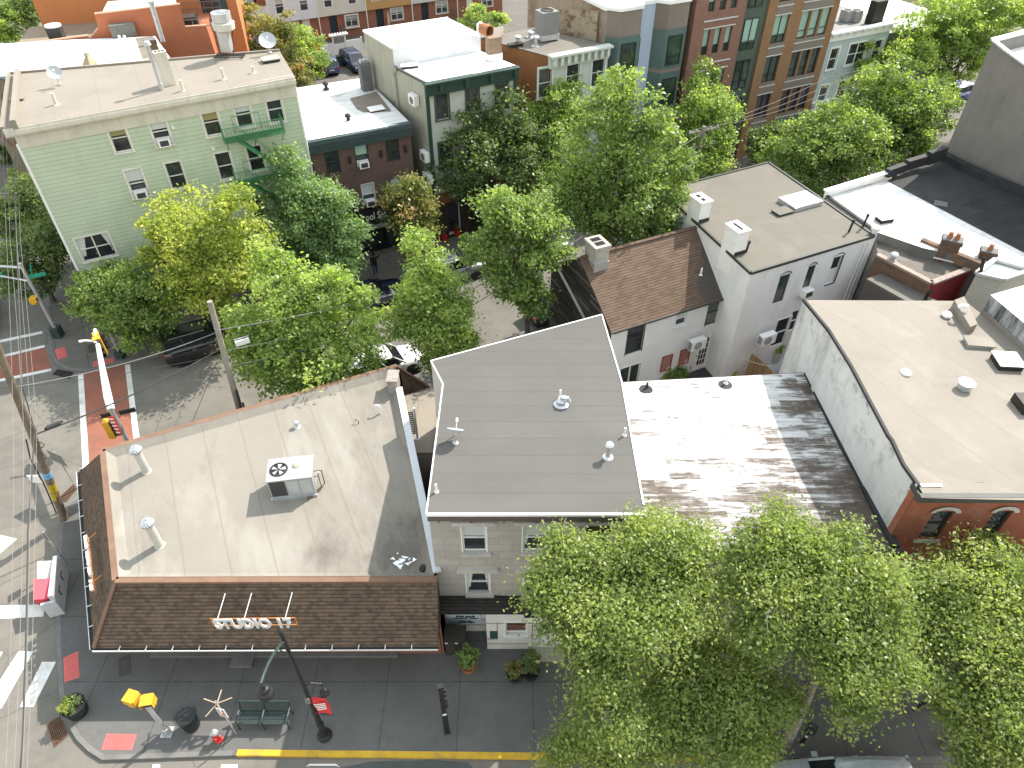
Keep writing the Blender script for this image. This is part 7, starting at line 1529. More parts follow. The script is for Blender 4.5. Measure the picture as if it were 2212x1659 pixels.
# ------------------------------------------------------------------ potted and wild plants
def bush(name, label, c, r, h, kind, n, ls, cat='plant', group=None, pot=None, seed=3, stem=True):
    rng = np.random.default_rng(seed); t = thing(name, label, cat, tuple(c), group); z0 = 0
    if pot: pr, ph_, pm_ = pot; m = M(); m.lathe(tuple(c), [(pr*.8, 0), (pr, ph_*.9), (pr*1.06, ph_), (pr*.92, ph_), (pr*.9, ph_-.06), (0, ph_-.06)], 20); m.build('pot', pm_, t); z0 = ph_
    k = max(8, n//40); d = rng.normal(0, 1, (k, 3)); d /= np.linalg.norm(d, axis=1)[:, None]; rf = rng.uniform(.25, 1, k)**.6
    C = np.array(c)+np.array([0, 0, z0+h*.5])+d*rf[:, None]*np.array([r, r, h*.5])
    leaf_mesh('foliage', C, np.full(k, r*.28), 40, ls, LEAF[kind], t, rng, np.tile(np.array(c)+np.array([0, 0, z0]), (k, 1)))
    if stem:
        m = M()
        for i in range(min(k, 12)): m.path([Vector(c)+up*z0*.9, Vector(c).lerp(Vector(C[i]), .5)+up*z0*.4, Vector(C[i])], [.015, .012, .006], 5, False)
        m.build('stem', BARK, t)
    return t
# ================================================================== vehicles
CARP = {}
def car(kind, label, loc, rz, bodym, L=4.6, Wd=1.85, Ht=1.65, group='parked cars', glass=None):
    t = thing('parked_car', label, 'car', tuple(loc), group, True, rz)
    hw = Wd/2; g = .22
    suv = kind == 'suv'
    belt = .62*Ht if suv else .66*Ht; roof = Ht
    # stations along x: nose at +L/2;   (x, z bottom, z belt, half width)
    hood = belt*.93
    st = [(-L/2, .45, belt*.80, hw*.80), (-L/2+.08, .28, belt*.97, hw*.93), (-L/2+.5, g, belt*1.03, hw), (-L*.22, g, belt*1.03, hw), (L*.12, g, belt, hw), (L*.24, g, hood+.04, hw), (L/2-.55, g, hood-.03, hw*.985), (L/2-.12, .26, hood-.14, hw*.9), (L/2, .38, hood-.3, hw*.74)]
    m = M(); rings = []
    for x, zb, zt, w in st:
        zm = zb+(zt-zb)*.55
        pr = [(-w*.93, zb), (-w, zb+.12), (-w*1.0, zm), (-w*.97, zt-.1), (-w*.88, zt), (0, zt+.025), (w*.88, zt), (w*.97, zt-.1), (w, zm), (w, zb+.12), (w*.93, zb)]
        rings.append([m.pt((x, y, z)) for y, z in pr])
    m.smooth = True
    for k in range(len(rings)-1):
        for j in range(10): m.add((rings[k][j], rings[k+1][j], rings[k+1][j+1], rings[k][j+1]))
        m.add((rings[k][10], rings[k+1][10], rings[k+1][0], rings[k][0]))
    m.smooth = False; m.add(rings[0]); m.add(rings[-1][::-1])
    body = m.build('body', bodym, t)
    xr0, xr1 = (-L/2+.28, L*.085) if suv else (-L*.27, L*.04); xb0, xb1 = (-L/2+.06, L*.235) if suv else (-L*.40, L*.23)
    tw = hw*.76
    base = [(xb0, -hw*.9), (xb1, -hw*.86), (xb1, hw*.86), (xb0, hw*.9)]; topp = [(xr0, -tw), (xr1, -tw*.95), (xr1, tw*.95), (xr0, tw)]
    zb_ = belt*1.02
    m = M(); b = [m.pt((x, y, zb_-.03)) for x, y in base]; tt = [m.pt((x, y, roof-.06)) for x, y in topp]
    for k in range(4): m.add((b[k], b[(k+1) % 4], tt[(k+1) % 4], tt[k]))
    gl = m.build('window', glass or plain('car_glass', (.012, .015, .018, 1), .05, 0, .8), t)
    m = M(); m.smooth = True; rg = []
    for x, w, dz in ((xr0-.06, tw*.86, -.07), (xr0+.08, tw*1.0, .0), ((xr0+xr1)/2, tw*1.03, .03), (xr1-.08, tw*.97, .0), (xr1+.05, tw*.84, -.06)):
        rg.append([m.pt((x, y*w, roof+dz-(.07 if abs(y) > .95 else .015 if abs(y) > .6 else 0))) for y in (-1, -.8, -.4, 0, .4, .8, 1)])
    for k in range(4):
        for j in range(6): m.add((rg[k][j], rg[k+1][j], rg[k+1][j+1], rg[k][j+1]))
    m.smooth = False; m.build('roof', bodym, t)
    m = M()
    for s in (-1, 1):
        P = lambda i, u: Vector((base[i][0], base[i][1], zb_-.03)).lerp(Vector((topp[i][0], topp[i][1], roof-.06)), u)
        i0, i1 = (0, 1) if s < 0 else (3, 2)
        m.bar(P(i0, 0), P(i0, 1), .09, .07); m.bar(P(i1, 0), P(i1, 1), .07, .06)
        for u in ((.36, .68) if suv else (.5,)):
            a = Vector((base[i0][0]+(base[i1][0]-base[i0][0])*u, base[i0][1], zb_-.03)); c = Vector((topp[i0][0]+(topp[i1][0]-topp[i0][0])*u, topp[i0][1], roof-.06)); m.bar(a, c, .08, .04)
    m.build('pillar', bodym, t)
    r = .35 if suv else .32
    for x in (-L*.305, L*.3):
        for s in (-1, 1):
            m = M(); m.lathe((x, s*(hw-.22), r), [(r*.6, -.02), (r*.97, 0), (r, .05), (r, .18), (r*.95, .225), (r*.66, .23)], 20, (0, s, 0)); wh_ = m.build('wheel', MAT['tyre'], t)
            m = M(); m.lathe((x, s*(hw-.22), r), [(r*.68, .2), (r*.64, .215), (r*.6, .16), (r*.15, .17), (r*.12, .2), (0, .2)], 20, (0, s, 0))
            for k in range(5):
                a = k*1.2566; c0 = Vector((x, s*(hw-.015), r)); d = Vector((math.cos(a), 0, math.sin(a))); m.bar(c0+d*.05, c0+d*r*.64, .06, .03, (0, 1, 0))
            m.build('rim', MAT['rim'] if kind != 'black' else MAT['iron'], wh_)
            m = M(); m.lathe((x, s*(hw-.02), r), [(r*1.0, -.3), (r*1.2, -.02), (r*1.2, .028), (r*1.05, .028)], 20, (0, s, 0)); m.build('wheel_arch', MAT['tyre'], t)
    for s in (-1, 1):
        m = M(); m.box(L/2-.32, s*hw*.58, hood-.3, L/2-.06, s*hw*.86, hood-.17); m.build('headlight', MAT['lamp_glass'], t)
        m = M(); m.box(-L/2-.01, s*hw*.56, belt*.72, -L/2+.14, s*hw*.86, belt*.9); m.build('tail_light', MAT['tail_red'], t)
        m = M(); m.box(L*.16, s*hw*.93, belt*.98, L*.2, s*hw*1.13, belt*1.1); m.build('mirror', bodym, t)
        m = M()
        for x in (L*.03, -L*.17): m.box(x, s*hw*.985, belt*.84, x+.2, s*hw*1.02, belt*.87)
        m.build('door_handle', MAT['rim'], t)
    m = M(); m.box(-L/2-.012, -.26, belt*.6, -L/2+.05, .26, belt*.6+.14); m.build('number_plate', MAT['plate'], t)
    m = M(); m.box(L/2-.06, -hw*.5, .42, L/2+.012, hw*.5, .6); m.build('grille', MAT['iron'], t)
    if suv:
        m = M()
        for s in (-1, 1): m.bar((xr0+.25, s*tw*.85, roof+.05), (xr1-.25, s*tw*.85, roof+.05), .04)
        m.build('roof_rail', MAT['rim'], t)
    m = M(); m.face(*[(x, y, .14) for x, y in ((-L/2+.2, -hw*.85), (L/2-.2, -hw*.85), (L/2-.2, hw*.85), (-L/2+.2, hw*.85))]); m.build('underbody', MAT['tyre'], t)
    return t
def carpaint(name, c): return plain(name, c, .25, .0, .7, **{'Coat Weight': .6, 'Coat Roughness': .06})
SA = R(28.7)
def road(px, py, z=RZ): return A(px, py, z)
car('suv', 'black boxy estate car parked at the far kerb by the red crosswalk', tuple(road(432, 768)+Vector((.3, .55, 0))), SA, carpaint('car_black', (.012, .012, .013, 1)), 4.7, 1.9, 1.8)
car('sedan', 'dark navy car parked at the far kerb below the spa door', (-9.0, 37.55, RZ), SA, carpaint('car_navy', (.014, .018, .05, 1)), 4.7, 1.85, 1.45)
car('suv', 'grey green off road car parked at the far kerb behind the maple', (-4.1, 40.4, RZ), SA, carpaint('car_sage', (.12, .14, .13, 1)), 4.7, 1.95, 1.8)
car('suv', 'grey car with red tail lights parked before the green street tree', (2.0, 43.2, RZ), SA, carpaint('car_grey', (.09, .10, .11, 1)), 4.5, 1.85, 1.6)
car('suv', 'white car half hidden under the broad light green tree', (-7.3, 30.75, RZ), SA, carpaint('car_white', (.62, .63, .64, 1)), 4.6, 1.85, 1.6)
car('sedan', 'black car at the near kerb beside the dark gable', tuple(road(1168, 690)+Vector((1.2, .6, 0))), SA, carpaint('car_ink', (.012, .013, .016, 1)), 4.5, 1.8, 1.45)
car('suv', 'pale blue grey car at the front kerb cut by the bottom edge', (11.3, 8.72, RZ), math.pi, carpaint('car_steel', (.33, .37, .38, 1)), 4.7, 1.85, 1.55)
car('suv', 'blue car seen from behind in the yard by the white gate', tuple(A(706, 152, 0)), R(118), carpaint('car_blue', (.03, .055, .16, 1)), 4.5, 1.85, 1.65, 'cars in the back yard')
car('suv', 'dark blue car facing out beside the olive wall in the yard', tuple(A(768, 146, 0)), R(-58), carpaint('car_deep_blue', (.015, .022, .06, 1)), 4.6, 1.85, 1.6, 'cars in the back yard')
car('suv', 'silver car parked far up beyond the orange building', tuple(A(465, 17, 0)), R(205), carpaint('car_silver', (.5, .52, .54, 1)), 4.6, 1.85, 1.65, 'cars in the back lot')
car('suv', 'second pale car far up beside the silver one', tuple(A(530, 8, 0)), R(205), carpaint('car_pale', (.5, .52, .54, 1)), 4.6, 1.85, 1.65, 'cars in the back lot')
car('suv', 'grey car behind the side of the orange building', tuple(A(458, 78, 0)), R(-60), carpaint('car_slate', (.16, .18, .19, 1)), 4.4, 1.8, 1.5, 'cars in the back lot')
car('sedan', 'black car half out of frame at the left edge', tuple(A(-38, 690, RZ)), R(118), carpaint('car_jet', (.012, .012, .012, 1)), 4.6, 1.85, 1.45)
car('suv', 'blue car half hidden at the foot of the tall grey wall', tuple(A(2075, 212, RZ)), SA, carpaint('car_royal', (.02, .05, .25, 1)), 4.5, 1.85, 1.6)
# ================================================================== furniture on the front pavement
lp = A(702, 1589, 0); ltop = 7.28
la = thing('street_lamp', 'tall black ornamental street lamp with a curved arm and a red banner', 'street lamp', tuple(lp))
m = M(); m.lathe(tuple(lp), [(.27, 0), (.27, .05), (.24, .08), (.24, .16), (.19, .2), (.15, .38), (.12, .5), (.11, .9), (.13, .95), (.13, 1.0), (.1, 1.05), (.095, 1.9), (.115, 1.95), (.115, 2.05), (.08, 2.1), (.06, ltop), (.085, ltop+.03), (.05, ltop+.12), (.07, ltop+.2), (0, ltop+.3)], 16); m.build('pole', MAT['black_metal'], la)
le = PX(577, 1497, lp.x+.05)
lam_end = Vector((lp.x+.02, le.y, le.z))
a0 = lp+up*(ltop-.35); arm = []
for k in range(9):
    u = k/8; c = a0.lerp(lam_end+up*.55, u); c.z += .22*math.sin(u*math.pi*.92); arm.append(c)
arm.append(lam_end+up*.42)
m = M(); m.path(arm, .045, 8); m.path([lp+up*(ltop-1.5), a0.lerp(lam_end, .1)+Vector((0, 0, -.45)), a0.lerp(lam_end, .22)+up*.1], .022, 6); m.build('arm', MAT['green_metal'], la)
def lantern(par, c, s=1.0):
    m = M(); m.lathe(tuple(c), [(.05*s, .42*s), (.07*s, .36*s), (.06*s, .3*s), (.12*s, .26*s), (.15*s, .14*s), (.2*s, .08*s), (.235*s, .0*s), (.24*s, -.05*s), (.21*s, -.07*s)], 18); h = m.build('lamp_shade', MAT['black_metal'], par)
    m = M(); m.lathe(tuple(c), [(.2*s, -.06*s), (.18*s, -.16*s), (.12*s, -.24*s), (0, -.26*s)], 16); m.build('globe', paint('milk_globe', (.6, .58, .5, 1), .3), h)
lantern(la, lam_end, 1.0)
l2 = lp+Vector((.0, .95, 3.75)); l2 = lp+Vector((.55, .1, 3.3)); m = M(); m.path([lp+up*3.95, lp+Vector((.25, .04, 4.1)), l2+up*.6, l2+up*.38], .025, 6); m.build('arm', MAT['black_metal'], la); lantern(la, l2, .72)
b0 = lp+Vector((.08, 0, 3.15)); 
m = M()
for z in (3.22, 1.88): m = M(); m.bar(lp+up*z, lp+Vector((.62, -.05, z)), .025); m.build('banner_arm', MAT['black_metal'], la)
m = M(); nx_, nz_ = 6, 8
for i in range(nx_):
    for j in range(nz_):
        g_ = lambda i, j: lp+Vector((.1+.5*i/nx_, -.03+.04*math.sin(j*.9+i*.7), 1.9+1.3*j/nz_)); m.face(g_(i, j), g_(i+1, j), g_(i+1, j+1), g_(i, j+1))
bn = m.build('banner', paint('banner_red', (.62, .04, .04, 1), .7, .05, 3), la)
m = M()
for j, (u, v) in enumerate(((.22, .85), (.3, .8), (.18, .6), (.25, .7))):
    a = lp+Vector((.13+.02*j, -.085, 2.75-.13*j)); m.bar(a, a+Vector((.4-.03*j, -.0, .1)), .012, .055)
m.build('banner_print', MAT['white'], bn)
m = M(); m.box(lp.x-.1, lp.y-.12, 2.9, lp.x+.06, lp.y-.075, 3.25); m.build('label', MAT['kerb'], la)
# bench
bp, bq = A(517, 1577, 0), A(627, 1577, 0); be = thing('bench', 'dark green slatted metal bench with a centre armrest on the front pavement', 'bench', tuple(bp)); L = (bq-bp).length; X = fr(bp, bq); D = .58
m = M(X)
for k in range(9): m.box(.05, .03+k*.058, .42, L-.05, .065+k*.058, .445)
for k in range(26): s = .05+k*(L-.1)/25; m.box(s, .03, .405, s+.02, .52, .42)
m.build('seat', MAT['green_metal'], be)
m = M(X)
for k in range(24): s = .05+k*(L-.13)/23; m.bar((s, .53, .46), (s, .66, .88), .024, .02)
m.bar((0, .66, .89), (L, .66, .89), .05); m.bar((0, .53, .47), (L, .53, .47), .04); m.build('backrest', MAT['green_metal'], be)
for s in (0, L/2-.02, L-.04):
    m = M(X); m.path([(s+.02, .02, 0), (s+.02, .04, .4), (s+.02, .06, .62), (s+.02, .2, .66), (s+.02, .55, .62)], .028, 6); m.path([(s+.02, .6, 0), (s+.02, .52, .4), (s+.02, .67, .92)], .03, 6); m.build('leg', MAT['green_metal'], be)
# litter basket
tb_ = A(416, 1568, 0); tk = thing('litter_basket', 'dark slatted litter basket with a flared rim on the front pavement', 'litter bin', tuple(tb_))
m = M()
for k in range(30):
    a = 2*math.pi*k/30; u = lambda r, z: tb_+Vector((r*math.cos(a), r*math.sin(a), z)); m.path([u(.27, .05), u(.3, .5), u(.32, .8), u(.43, .98)], .014, 5)
m.build('slat', MAT['green_metal'], tk); struct(tk.children[-1], 'stuff')
m = M()
for r, z in ((.27, .06), (.31, .62), (.33, .84)): m.lathe(tuple(tb_), [(r-.01, z), (r+.015, z), (r+.015, z+.04), (r-.01, z+.04)], 24)
m.lathe(tuple(tb_), [(.29, .1), (.29, .75)], 20); m.build('hoop', MAT['black_metal'], tk)
m = M(); m.lathe(tuple(tb_), [(.24, .1), (.27, .86), (.3, .88), (.3, .84)], 20); m.lathe(tuple(tb_), [(.29, .86), (0, .87)], 20); m.build('liner', paint('pale_liner', (.38, .43, .44, 1), .35), tk)
# hydrant
hp = A(474, 1597, 0); hy = thing('fire_hydrant', 'red fire hydrant with a silver bonnet near the kerb', 'hydrant', tuple(hp))
m = M(); m.lathe(tuple(hp), [(.16, 0), (.16, .04), (.11, .06), (.1, .5), (.13, .52), (.13, .56), (.11, .58)], 16); m.build('barrel', MAT['red'], hy)
m = M(); m.lathe(tuple(hp), [(.13, .57), (.13, .6), (.12, .66), (.07, .73), (.03, .75), (.03, .8), (0, .8)], 16); m.build('bonnet', MAT['galv'], hy)
for d in ((1, 0, 0), (-1, 0, 0), (0, -1, 0)): m = M(); m.lathe(tuple(hp+up*.4), [(.055, .05), (.055, .15), (.075, .15), (.075, .2), (0, .2)], 10, d); m.build('outlet', MAT['red'] if d[1] else MAT['galv'], hy)
# sign post with a star
sp_ = A(511, 1586, 0); sn = thing('parking_sign', 'white parking sign on a thin post crowned by a wooden star', 'sign', tuple(sp_)); zt_ = 2.75
tp = sp_+up*zt_; m = M(); m.bar(sp_, tp, .045, .03); m.build('post', MAT['galv'], sn)
X = at(sp_, R(-12)); m = M(X); m.box(-.16, -.035, 1.55, .16, -.02, 2.2); pn = m.build('sign_plate', MAT['white'], sn)
m = M(X); m.box(-.06, -.04, 1.98, .1, -.036, 2.12); m.build('blue_symbol', MAT['blue'], pn); m = M(X); m.box(-.12, -.04, 1.84, .12, -.036, 1.9); m.box(-.13, -.04, 1.6, .13, -.036, 1.65); m.build('red_band', MAT['red'], pn)
m = M(X)
for z in (1.94, 1.79, 1.75, 1.7): m.box(-.12, -.039, z, .1, -.036, z+.018)
m.box(-.12, -.039, 2.0, -.09, -.036, 2.12); m.build('sign_lines', MAT['iron'], pn)
m = M(); tc = sp_+up*2.55
for k in range(5): a = k*2*math.pi/5+.35; m.bar(tc, tc+Vector((.5*math.cos(a), .5*math.sin(a), .06*(-1)**k)), .035, .025)
m.build('star', paint('star_wood', (.36, .29, .2, 1), .8, .2, 3), sn)
# pedestrian signal
pp = A(362, 1582, 0); ps = thing('pedestrian_signal', 'grey signal post with two yellow pedestrian heads at the front corner', 'traffic signal', tuple(pp))
m = M(); m.prism([(pp.x-.2, pp.y-.2), (pp.x+.2, pp.y-.2), (pp.x+.2, pp.y+.2), (pp.x-.2, pp.y+.2)], 0, .04); m.lathe(tuple(pp), [(.19, .04), (.12, .32), (.1, .34), (.085, .36), (.07, 2.75), (.0, 2.8)], 8); m.build('post', MAT['galv'], ps)
def ped(c, rz, par, lens=True):
    m = M(at(c, rz)); m.box(-.21, -.12, -.19, .21, .12, .19); m.box(-.17, .12, -.15, .17, .17, .15); h = m.build('signal_head', MAT['signal_yellow'], par)
    m = M(at(c, rz)); m.box(-.19, -.15, -.17, .19, -.121, .17); m.build('signal_face', MAT['black_metal'], h)
    m = M(at(c, rz)); m.box(-.21, -.26, .17, .21, -.12, .2); m.box(-.21, -.26, -.1, -.19, -.12, .17); m.box(.19, -.26, -.1, .21, -.12, .17); m.build('visor', MAT['signal_yellow'], h)
ped(pp+Vector((.26, -.05, 2.75)), R(10), ps); ped(pp+Vector((-.26, .0, 2.75)), R(-105), ps)
# tall black kiosk post, parking meter
kp = A(966, 1582, 0); k_ = thing('camera_post', 'slim black square post with small boxes standing alone on the pavement', 'post', tuple(kp))
X = at(kp, R(12)); m = M(X); m.box(-.1, -.07, 0, .1, .07, 1.5); m.box(-.085, -.06, 1.5, .085, .06, 3.6); m.box(-.11, -.08, 3.6, .11, .08, 3.72); m.build('post', MAT['black_metal'], k_)
m = M(X); m.box(-.07, -.075, 1.6, .07, -.062, 1.72); m.build('label', MAT['white'], k_)
m = M(X)
for z in (2.1, 2.55, 2.95, 3.25): m.box(.085, -.05, z, .17, .05, z+.16)
m.build('sensor_box', MAT['black_metal'], k_)
mp = A(1733, 1604, 0); pm_ = thing('parking_meter', 'black parking meter on a short post near the front kerb', 'parking meter', tuple(mp))
m = M(); m.lathe(tuple(mp), [(.09, 0), (.05, .05), (.045, 1.0)], 10); m.build('post', MAT['black_metal'], pm_); X = at(mp, R(-35)); m = M(X); m.box(-.15, -.11, 1.0, .15, .11, 1.42); m.build('meter_head', MAT['black_metal'], pm_); m = M(X); m.box(-.1, -.125, 1.16, .1, -.111, 1.34); m.box(-.1, -.06, 1.421, .1, .08, 1.426); m.build('display', MAT['dark_grille'], pm_)
m = M(X); m.box(-.04, -.06, .55, .04, -.03, .68); m.build('label', MAT['white'], pm_)
# rubbish cabinet and plants at the shopfront
cb = PY(962, 1415, 13.95); cb = A(964, 1416, 0); cbx = thing('storage_cabinet', 'dark brown plastic storage cabinet beside the sale sign wall', 'cabinet', tuple(cb))
brn = paint('brown_plastic', (.045, .038, .034, 1), .6, .1, 3); m = M(); w = .78; m.box(cb.x, cb.y, .03, cb.x+w, cb.y+.6, 1.1); m.build('body', brn, cbx); m = M(); m.box(cb.x-.03, cb.y-.05, 1.1, cb.x+w+.03, cb.y+.64, 1.17); m.build('lid', brn, cbx)
m = M(); m.box(cb.x+.05, cb.y-.02, .1, cb.x+w/2-.01, cb.y-.001, 1.03); m.box(cb.x+w/2+.01, cb.y-.02, .1, cb.x+w-.05, cb.y-.001, 1.03); m.build('door', brn, cbx)
m = M(); m.box(cb.x+.02, cb.y-.06, 1.04, cb.x+.12, cb.y-.03, 1.1); m.box(cb.x+.4, cb.y-.06, 1.04, cb.x+.52, cb.y-.03, 1.1); m.build('latch', MAT['white'], cbx)
bush('potted_plant', 'tall leafy climber in a clay pot beside the brown cabinet', A(1013, 1444, 0), .36, 1.35, 'green', 1500, .12, 'plant', None, (.3, .3, MAT['terracotta']), 41)
bush('potted_plant', 'low pot of rusty red foliage in front of the shop window', A(1112, 1462, 0), .34, .5, 'rust', 900, .09, 'plant', None, (.33, .35, MAT['black_metal']), 42)
bush('potted_plant', 'tall dark evergreen in a pot beside the shop door step', A(1146, 1458, 0), .36, 1.5, 'dark', 1600, .09, 'plant', None, (.34, .4, MAT['black_metal']), 43)
pl_ = A(170, 1538, 0); bush('planter', 'wide black planter with yellow green grass at the front corner', pl_, .34, .3, 'dark', 900, .09, 'planter', None, (.43, .62, paint('black_planter', (.02, .022, .022, 1), .6)), 44)
rng_ = np.random.default_rng(9); C_ = np.array(pl_)+np.array([-.08, -.14, .82])+rng_.normal(0, .06, (8, 3)); leaf_mesh('grass', C_, np.full(8, .14), 30, .14, LEAF['yellow'], [o for o in S.objects if o.get('label', '').startswith('wide black planter')][0], rng_, C_-np.array([0, 0, .3]))
# news rack at the left kerb
q0, q1 = A(138, 1322, 0), A(148, 1236, 0); e = (q1-q0).normalized(); Ln = (q1-q0).length
nr = thing('news_rack', 'grey double news rack with one red and one white slanted lid on the left pavement', 'news rack', tuple(q0)); X = fr(q0, q1)
m = M(X); m.box(0, -.05, .05, Ln, .12, 1.25); m.box(-.1, -.05, 0, 0, .5, .95); m.build('back_panel', paint('rack_grey', (.47, .5, .52, 1), .5), nr)
m = M(X); m.box(.0, .1, .1, Ln, .55, .62); m.build('cabinet', paint('rack_dark', (.16, .165, .16, 1), .6, .2, 3), nr)
for k, (u0, u1, mm) in enumerate(((.08, .5, 'red'), (.46, .98, 'white'))):
    m = M(X); z = 1.2 if k == 0 else 1.1; i = [m.pt(p) for p in ((Ln*u0, .12, z-.35), (Ln*u1, .12, z-.1), (Ln*u1, .72, z+.15), (Ln*u0, .72, z-.1))]; j = [m.pt(p) for p in ((Ln*u0, .15, z-.65), (Ln*u1, .15, z-.6), (Ln*u1, .7, z-.5), (Ln*u0, .7, z-.55))]
    m.add(i); m.add(j[::-1])
    for a in range(4): m.add((j[a], j[(a+1) % 4], i[(a+1) % 4], i[a]))
    m.build('lid', paint('lid_red', (.6, .07, .1, 1), .5, .06, 2) if k == 0 else paint('lid_white', (.6, .59, .55, 1), .6, .08, 3, dirt=(.35, .32, .28, 1)), nr)
m = M(X)
for u in (.25, .62): m.path([(Ln*u, -.055, .5), (Ln*u, -.075, .5), (Ln*u, -.075, .8), (Ln*u+.25, -.075, .8)], .02, 5)
m.build('rail', MAT['iron'], nr)
# signs on thin posts at the left
def signpost(label, b, h, w, hh, rz, mat, lean=(0, 0), cat='sign', shape=None):
    t = thing('road_sign', label, cat, tuple(b), 'road signs on thin posts'); top = b+Vector((lean[0], lean[1], h)); m = M(); m.tube(b, top, .035, .035, 8); m.build('post', MAT['galv'], t)
    m = M(at(top-up*hh*.5, rz)); m.box(-w/2, -.05, -hh/2, w/2, -.036, hh/2); m.build('sign_plate', mat, t); return t
gs_ = paint('sign_back', (.19, .195, .185, 1), .45, .1, 2, metal=.3)
b = A(165, 1052, 0); hS = above(b, 1000); signpost('large dark backed road sign on a post beside the shop eave', b, 2.5, .95, .75, R(-25), gs_)
b = A(143, 1217, 0); signpost('small grey backed sign on a leaning post by the news rack', b, 2.3, .4, .55, R(-60), gs_)
# poles
up0 = A(139, 1121, 0); upo = thing('utility_pole', 'leaning mossy wooden utility pole with yellow bands at the left corner', 'utility pole', tuple(up0))
c1, c2, c3 = PY(68, 935, up0.y), PY(20, 815, up0.y), PY(0, 765, up0.y)
ptop = up0.lerp(c3, 1.12); m = M(); m.path([up0-up*.1, up0.lerp(c1, .5), c1, c3, ptop], [.17, .165, .15, .135, .13], 12); m.build('pole', MAT['wood_pole'], upo)
m = M()
for u, mm in ((.13, 0), (.18, 0)): c = up0.lerp(c1, u*2); m.path([c, up0.lerp(c1, u*2+.09)], .172, 12)
m.build('reflective_band', paint('yellow_band', (.45, .33, .02, 1), .6, .3, 5), upo)
m = M(); c = up0.lerp(c1, .52); m.path([c, up0.lerp(c1, .58)], .175, 12); m.build('poster', paint('blue_poster', (.16, .36, .6, 1), .6, .3, 8), upo)
m = M(); c = up0.lerp(c1, .5); m.box(c.x-.75, c.y-.15, c.z-.1, c.x-.25, c.y-.1, c.z+.35); m.build('notice', MAT['white'], upo)
m = M()
for k in range(9): c = up0.lerp(c1, .78+.04*k); d = Vector((rnd.uniform(.1, .45), rnd.uniform(-.3, .1), rnd.uniform(-.25, .25))); m.path([c, c+d*.6+up*.1, c+d, c+d*.5-up*.25, c-up*.3], .02, 5)
m.build('cable_loop', MAT['cable'], upo)
c = up0.lerp(c1, .95); m = M(); m.path([c+Vector((-.25, -.1, 0)), up0.lerp(c1, .75)+Vector((-.35, -.15, 0)), up0.lerp(c1, .4)+Vector((-.22, -.1, 0)), up0.lerp(c1, .1)+Vector((-.19, -.1, 0))], .03, 6); m.build('riser_cable', MAT['cable'], upo)
p2 = Vector((-13.35, 24.75, 0)); t2 = PY(453, 651, 27.6); t2 = Vector((p2.x-.55, p2.y+.3, 0)); 
# top of the grey pole shows at (453, 651)
d = ray(453, 651); tt = (25.2-0)/d.y; tz = Vector((d.x*tt, 25.2, H+d.z*tt))
wp = thing('utility_pole', 'straight grey weathered utility pole behind the corner shop roof', 'utility pole', tuple(p2))
m = M(); m.path([p2, p2.lerp(tz, .5), tz], [.16, .14, .12], 12); m.build('pole', MAT['grey_pole'], wp)
m = M(); c = p2.lerp(tz, .28); m.path([p2.lerp(tz, .05)+Vector((.2, -.1, 0)), p2.lerp(tz, .45)+Vector((.16, -.1, 0))], .06, 8); m.path([p2.lerp(tz, .05)+Vector((.3, 0, 0)), p2.lerp(tz, .35)+Vector((.25, 0, 0))], .05, 8); m.build('conduit', MAT['cable'], wp)
p3 = A(1483, 425, RZ); p3 = Vector((16.5, 47.3, 0)); p3 = A(1485, 470, 0); z3 = above(p3, 318); wp3 = thing('utility_pole', 'short wooden pole with crossarms rising out of the largest tree', 'utility pole', tuple(p3)); z3 = min(max(z3, 7), 11)
m = M(); m.tube(p3, p3+up*z3, .16, .13, 10); m.build('pole', MAT['grey_pole'], wp3); m = M()
for z in (z3-.3, z3-1.4): m.bar(p3+Vector((-1.1, -.5, z)), p3+Vector((1.1, .5, z)), .1, .12)
m.build('crossarm', MAT['grey_pole'], wp3)
m = M()
for k in (-1, -.5, .5, 1):
    for z in (z3-.24, z3-1.34): m.lathe(tuple(p3+Vector((1.05*k, .48*k, z))), [(.03, 0), (.05, .06), (.04, .14), (0, .16)], 8)
m.build('insulator', MAT['blind'], wp3); struct(wp3.children[-1], 'stuff')
m = M(); m.lathe(tuple(p3+Vector((-.35, -.2, z3-2.7))), [(.24, 0), (.26, .05), (.26, .75), (.2, .8), (0, .82)], 14); m.build('transformer', MAT['galv'], wp3)
# overhead wires: each one is its own cable
def wire(label, pts, r=.014, sag=.5, mat=None):
    m = M(); out = []
    for a, b in zip(pts[:-1], pts[1:]):
        a, b = Vector(a), Vector(b)
        for k in range(12): u = k/12; c = a.lerp(b, u); c.z -= sag*(1-(2*u-1)**2); out.append(c)
    out.append(Vector(pts[-1])); m.path(out, r, 5); o = m.build('overhead_wire', mat or MAT['wire'], None); tag(o, label, 'wire', 'overhead wires'); return o
pz = c1
A9 = lambda x, y, z=8.5: A(x, y, z)
wire('thick bundled cable running up the left edge past the leaning pole', [A9(44, 1665, 8.0), A9(52, 1500, 8), A9(60, 1150, 7.6), c1+Vector((.2, 0, .2)), A9(47, 830, 7.5), A9(28, 330, 7.6)], .028, .05, MAT['cable'])
for k, (xb, xm, xt, lab) in enumerate(((48, 66, 36, 'pale wire closest to the thick cable on the left'), (30, 50, 22, 'pale wire second from the left edge'), (12, 28, 14, 'thin pale wire nearest the left edge'), (58, 78, 44, 'pale wire on the right side of the left bundle'))):
    wire(lab, [A9(xb, 1668, 8.8), A9(xm*.95, 1200, 8.8), A9(xm, 900, 8.8), A9(xt, 520, 8.8), A9(xt-14, 200, 8.8)], .007, .06)
pt2 = p2.lerp(tz, .72)
wire('black service cable from the leaning pole to the grey pole', [c1+Vector((.1, 0, -.1)), pt2], .035, .25, MAT['cable'])
